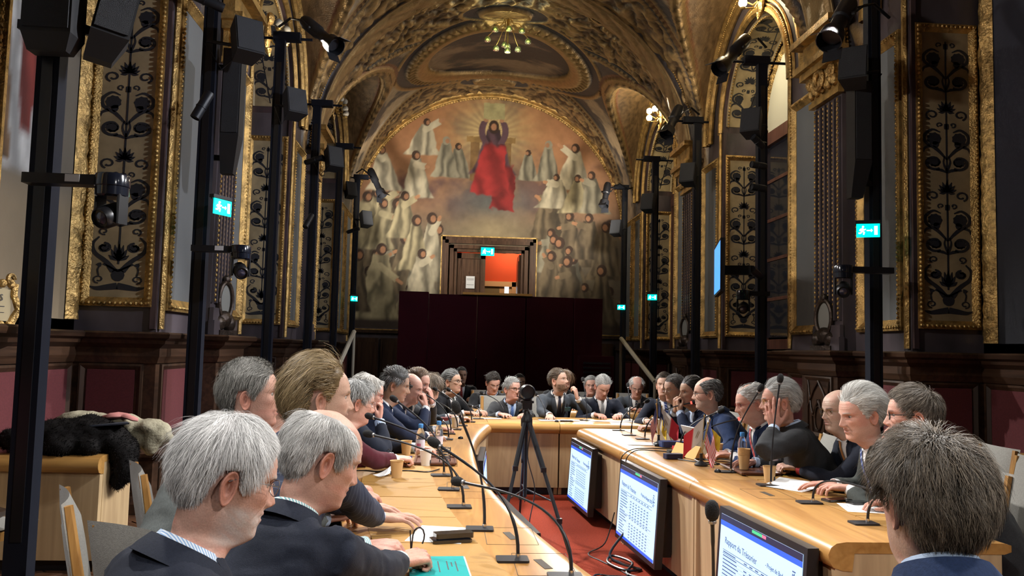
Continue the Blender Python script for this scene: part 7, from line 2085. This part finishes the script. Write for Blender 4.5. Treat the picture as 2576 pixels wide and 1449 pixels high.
person('man with swept back blond hair and moustache in pinstripe suit', (-.48, 3.15, 1.31), 1.12, 22, -4, 55, (-.74, 2.85), O(FAIR, BLOND, line=(.196, .178, .10, .02), comb='back', vol=.022, len=.10, wave=.006, n=11000, beard=((.12, .09, .06), .6), wd=1.1), PIN, SHIRTB, TNAVY,
       hands=[None and 0, hd('flat', (-.26, 3.42, .80), (.80, .42, -.02))] if False else [hd('flat', (-.30, 3.62, .795), (.9, -.15, 0)), hd('open', (-.27, 3.46, .805), (.82, .30, -.05), (.1, .1, -1))], lod=0, big=1.05)
person('upright man with short grey hair in pale grey jacket on the left', (-.815, 3.5, 1.29), 1.13, 12, 0, 25, (-1.10, 3.30), O(PINKS, ((.09, .085, .075), (.46, .45, .42)), line=(.188, .168, .10, .04), comb='side', part=1, vol=.010, len=.05, n=11000, wd=.7), GREY, SHIRTB, None, lod=0)
person('grey haired man in blue blazer half hidden beside the blond man', (-.83, 4.2, 1.20), 1.07, 30, -8, 25, (-1.10, 4.0), O(PINKS, ((.26, .26, .25), (.62, .61, .6)), vol=.012, len=.05, comb='fwd'), BLUE, SHIRTW, None,
       hands=[hd('fist', (-.48, 4.2, .80), (.9, 0, 0)), hd('relax', (-.46, 4.04, .80), (.95, -.12, 0))])
person('grey haired person in burgundy velvet jacket leaning on the left table', (-.55, 5.0, 1.17), 1.05, 25, -12, 25, (-.84, 4.75), O(PINKS, GREYH, vol=.018, len=.08, comb='down', glasses='silver', nose=1.1), BURG, SHIRTW, None,
       hands=[hd('fist', (-.33, 5.36, .80), (.85, -.3, 0)), hd('fist', (-.32, 5.26, .80), (.85, .35, 0))])
person('white curly haired man with red rimmed glasses resting mouth on hand', (-.56, 5.8, 1.18), 1.03, 15, -18, 15, (-.88, 5.55), O(PINKS, ((.42, .40, .36), (.80, .78, .74)), bald=.55, vol=.020, len=.06, wave=.006, comb='down', glasses='red', line=(.195, .172, .10, .03)), NAVY, SHIRTB, TNAVY,
       hands=[hd('relax', (-.22, 5.98, .79), (.9, -.2, 0)), hd('fist', (-.475, 5.80, 1.00), (.1, .05, .95), (-.9, .1, .2))])
person('dark grey haired man with blue striped tie and white badge on the left', (-.43, 6.65, 1.20), 1.06, 5, -14, 10, (-.82, 6.45), O(TAN, DGREY, vol=.016, len=.06, comb='side', part=-1, nose=1.15), NAVY2, SHIRTW, TSKY,
       hands=[hd('fist', (-.18, 6.95, .79), (.9, 0, 0)), hd('relax', (-.17, 6.80, .79), (.95, .1, 0))], badge=(-.10, .21, WBADGE))
person('bald man in navy suit holding both hands before his mouth', (-.34, 7.2, 1.15), 1.04, 350, -14, 0, (-.78, 7.12), O(PINKS, DGREY, bald=1.25, vol=.004, len=.02, line=(.2, .18, .10, .05)), NAVY2, SHIRTW, TNAVY,
       hands=[hd('fist', (-.20, 7.22, 1.0), (-.25, -.1, .95), (-.9, .2, .2)), hd('fist', (-.20, 7.10, 1.0), (-.25, .2, .95), (-.9, .2, .2))])
person('reddish brown haired man in dark suit with hand at his mouth', (-.29, 7.6, 1.18), 1.06, 338, -14, 352, (-.74, 7.68), O(PINKS, ((.10, .06, .035), (.32, .21, .13)), vol=.010, len=.05, comb='side', part=-1, line=(.196, .176, .10, .04)), CHAR, SHIRTW, TNAVY,
       hands=[hd('cheek', (-.16, 7.52, 1.02), (-.2, .1, .95), (-.9, .3, .1)), hd('relax', (-.1, 7.4, .79), (.95, -.1, 0))])
person('brown haired woman with short bob between two men at the far left', (-.20, 8.5, 1.11), 1.04, 35, -5, 20, (-.66, 8.35), O(FAIR, ((.10, .07, .045), (.34, .26, .18)), vol=.026, len=.10, comb='down', long=1, line=(.175, .15, .07, .01)), SLATE, SHIRTW, None)
person('grey haired man in black rimmed glasses and green striped tie at the far left corner', (.02, 9.55, 1.12), 1.05, 333, 2, 320, (-.14, 9.82, .47), O(TAN, DGREY, vol=.016, len=.06, comb='back', glasses='black'), BLACKS, SHIRTW, TGREEN, badge=(-.12, .20, WBADGE))
person('dim man with dark red tie sitting in shadow behind the far left corner', (.16, 12.3, 1.10), 1.0, 285, 0, 275, (.16, 12.55, .46), O(OLIVE, DGREY, vol=.008, len=.04, comb='side'), BLACKS, SHIRTW, TREDL)
person('black haired man with red tie leaning over papers in the second row', (.55, 10.72, 1.07), 1.06, 285, -26, 268, (.50, 11.12, .46), O(PINKS, DARKH, vol=.012, len=.06, comb='side', part=1, glasses='silver', jowl=1), BLACKS, SHIRTB, TREDL,
       hands=[hd('fist', (.62, 10.46, .79), (-.75, -.5, 0)), hd('fist', (.42, 10.46, .79), (.75, -.5, 0))], big=1.15)
person('grey haired man in glasses with light blue shirt at the far table', (.71, 9.62, 1.05), 1.04, 305, -2, 285, (.66, 9.86, .44), O(PINKS, GREYH, vol=.010, len=.06, comb='side', part=-1, glasses='black'), CHAR, SHIRTB, TSKY,
       hands=[hd('relax', (.86, 9.22, .79), (-.5, -.6, 0)), hd('flat', (.56, 9.20, .79), (.45, -.75, 0))])
person('bearded man with hand on cheek looking up at the far table', (1.24, 9.60, 1.16), 1.05, 325, 8, 282, (1.22, 9.88, .47), O(FAIR, BROWN, vol=.014, len=.04, comb='back', beard=((.10, .06, .035), .95)), SLATE, SHIRTW, TNAVY,
       hands=[hd('cheek', (1.44, 9.46, .97), (-.22, .0, .95), (-.8, .4, .1)), hd('relax', (1.10, 9.12, .79), (-.2, -.9, 0))], badge=(-.10, .16, BBADGE))
person('grey haired man dozing with head bowed at the far table', (1.76, 9.60, 1.10), 1.05, 278, -32, 272, (1.78, 9.90, .46), O(PINKS, ((.24, .24, .235), (.60, .60, .58)), vol=.012, len=.05, comb='back', closed=True), NAVY, SHIRTW, TGREY, badge=(-.14, .19, LBADGE))
person('grey haired man half hidden behind the dozing man', (1.85, 10.95, 1.05), 1.02, 262, 0, 270, (1.93, 11.2, .44), O(PINKS, GREYH, vol=.010, len=.05, comb='side', glasses='silver'), NAVY, SHIRTW, TNAVY)
person('woman with auburn hair half hidden behind the bearded man', (1.50, 10.95, 1.13), 1.0, 290, 0, 270, (1.34, 11.22, .47), O(FAIR, ((.12, .06, .03), (.36, .22, .12)), vol=.022, len=.13, comb='down', long=1, line=(.178, .15, .06, -.02)), BLACKS, SHIRTW, None)
person('white haired man in navy blazer with medals in the second row', (2.41, 10.72, 1.06), 1.06, 262, -22, 262, (2.46, 11.1, .45), O(PINKS, ((.52, .50, .48), (.86, .85, .84)), bald=.85, vol=.012, len=.05, comb='down', glasses='silver'), SLATE, SHIRTW, TGOLDN,
       hands=[hd('fist', (2.50, 10.46, .79), (-.7, -.5, 0)), hd('fist', (2.30, 10.46, .79), (.7, -.5, 0))], big=1.12)
person('dim man with glasses sitting in shadow behind the far table', (1.02, 12.3, 1.02), 1.0, 280, 0, 270, (1.02, 12.55, .43), O(OLIVE, DARKH, vol=.008, len=.04, comb='side', glasses='black'), BLACKS, SHIRTW, None)
person('dark haired young man with blue striped tie at the far right corner', (2.30, 8.9, 1.16), 1.04, 248, 0, 245, (2.52, 9.12, .47), O(FAIR, ((.03, .022, .016), (.12, .085, .06)), vol=.012, len=.04, comb='side', part=1), NAVY, SHIRTW, TBLUE)
person('grey haired man in wire glasses beside the dark haired young man', (2.17, 8.0, 1.16), 1.05, 205, -8, 185, (2.50, 8.02), O(FAIR, ((.08, .078, .075), (.32, .31, .30)), vol=.012, len=.05, comb='side', part=-1, glasses='silver'), CHAR, SHIRTB, None,
       hands=[hd('fist', (1.92, 7.88, .79), (-.85, .3, 0)), hd('fist', (1.92, 8.0, .79), (-.85, -.3, 0))])
person('dark haired man with fingers laced under his chin on the right', (2.12, 7.25, 1.17), 1.05, 192, -6, 182, (2.45, 7.32), O(OLIVE, DARKH, vol=.014, len=.06, comb='back', nose=1.15), NAVY2, SHIRTB, None,
       hands=[hd('fist', (1.99, 7.16, 1.0), (-.1, .35, .9), (.9, 0, .2)), hd('fist', (1.99, 7.30, 1.0), (-.1, -.35, .9), (.9, 0, .2))])
person('balding man in blue suit and dark glasses seen in profile on the right', (2.06, 6.6, 1.19), 1.06, 166, -6, 172, (2.42, 6.66), O(FAIR, DGREY, bald=.95, vol=.010, len=.04, line=(.195, .17, .10, .04), glasses='black', beard=((.25, .22, .19), .3), nose=1.1), BLUE, SHIRTW, TNAVY,
       hands=[hd('relax', (1.98, 6.42, .79), (-.9, .2, 0)), hd('fist', (1.94, 6.72, .79), (-.95, -.1, 0))], badge=(-.06, .19, WBADGE))
person('white haired man in blue suit with red tie looking down on the right', (2.11, 5.75, 1.17), 1.08, 176, -14, 176, (2.46, 5.92), O(PINKS, ((.50, .48, .46), (.84, .83, .81)), bald=.5, vol=.012, len=.05, comb='back', glasses='red'), BLUE, SHIRTW, TREDL,
       hands=[hd('relax', (1.98, 5.78, .80), (-.7, .2, 0)), hd('relax', (2.0, 5.98, .79), (-.95, 0, 0))])
person('silver haired man in charcoal suit propping his cheek on his hand', (2.07, 5.15, 1.22), 1.08, 166, -6, 160, (2.48, 5.42), O(PINKS, ((.36, .36, .35), (.70, .70, .68)), vol=.014, len=.06, comb='back', glasses='gold', line=(.19, .17, .105, .04)), CHAR, SHIRTB, TGOLDN,
       hands=[hd('open', (2.01, 5.08, 1.06), (-.12, .02, .95), (.6, .8, 0)), hd('relax', (2.02, 5.5, .79), (-.9, -.1, 0))], lod=0, big=1.12)
person('bald man in wire glasses with white badge and red cuffs on the right', (2.36, 4.95, 1.18), 1.04, 192, -6, 178, (2.74, 4.86), O(PALE, DGREY, bald=1.3, vol=.004, len=.02, line=(.2, .18, .09, .04), glasses='gold', cuff=mat('red_cuff', (.35, .02, .03), .7)), NAVY, SHIRTW, TORG,
       hands=[hd('fist', (2.19, 5.16, .80), (-.75, .45, 0)), hd('fist', (2.21, 5.30, .80), (-.85, -.3, 0))], badge=(.08, .21, WBADGE), lod=0)
person('white haired man in grey green jacket frowning down on the right', (2.17, 4.30, 1.21), 1.12, 184, -14, 168, (2.55, 4.30), O(PINKS, ((.50, .49, .46), (.86, .86, .83)), vol=.020, len=.08, wave=.005, comb='back', n=12000, wd=.75, line=(.188, .168, .095, .03), brow=(.4, .38, .36), nose=1.1), GREYG, SHIRTW, TBLUE,
       hands=[hd('relax', (2.16, 4.42, .80), (-.92, .35, 0)), hd('flat', (2.13, 4.56, .795), (-.95, .1, 0))], lod=0, big=1.12)
person('brown haired man in dark glasses hiding his mouth behind the near head', (2.17, 3.80, 1.24), 1.10, 156, -4, 160, (2.55, 3.70), O(PINKS, ((.07, .055, .042), (.30, .25, .20)), vol=.012, len=.05, comb='fwd', glasses='black', n=8000, line=(.186, .168, .10, .04)), CHAR, SHIRTW, None,
       hands=[hd('fist', (2.07, 3.80, 1.06), (-.1, .15, .95), (.8, .3, 0)), hd('relax', (2.2, 4.02, .79), (-.85, .2, 0))], lod=0)
person('man with thick brown hair and blue suit seen from behind at bottom right', (.945, 1.6, 1.225), 1.04, 92, -2, 82, (.95, 1.32), O(FAIR, ((.048, .035, .024), (.33, .26, .19)), neck=.125, vol=.024, len=.07, wave=.013, comb='down', n=16000, wd=.9, vary=.4, lift=.3, mess=.14, line=(.19, .17, .095, .02)), BLUE, SHIRTB, None, lod=0, big=1.1)
_dg = bpy.context.evaluated_depsgraph_get(); _dg.update()
HANDS = {k: tmp_fetch(o_, _dg) for k, o_ in HAND_O.items()}
for p_ in PEOPLE: finish_person(p_, _dg)
for o_ in TMP: 
    m_ = o_.data; bpy.data.objects.remove(o_, do_unlink=True); bpy.data.meshes.remove(m_)
for p_ in PEOPLE:
    place_chair(p_['root'].x, p_['root'].y, R(p_['byaw']), 'grey oak chair under the '+' '.join(p_['label'].split()[:11]))
# black spectacles held by the balding man
sg_ = thing('spectacles', 'folded black spectacles held in the balding man\'s clasped hands', 'glasses', (-.115, 2.88, .85))
q = MB(); q.tube([(0, 0, -.05), (.004, 0, .0), (.006, 0, .02), (.011, .0, .034), (.02, 0, .042), (.03, .0, .043), (.039, 0, .036), (.044, 0, .02), (.043, 0, .005), (.038, 0, -.01)], .003, 6); q.tube([(.0, .02, -.04), (-.005, .02, .03)], .0025, 6); q.build('frame', BLACKP, sg_, True)
# small black sensor boxes high beside the far lunette
for x_, l_ in ((C-3.36, 'small black box on the wall left of the fresco arch'), (C+3.36, 'small black box on the wall right of the fresco arch')):
    q = MB(); q.box((x_, 20.55, 5.95), (.14, .10, .15), 0, None, .01); q.box((x_, 20.49, 5.95), (.09, .02, .10)); tag(q.build('sensor_box', BLACKP), l_, 'sensor')
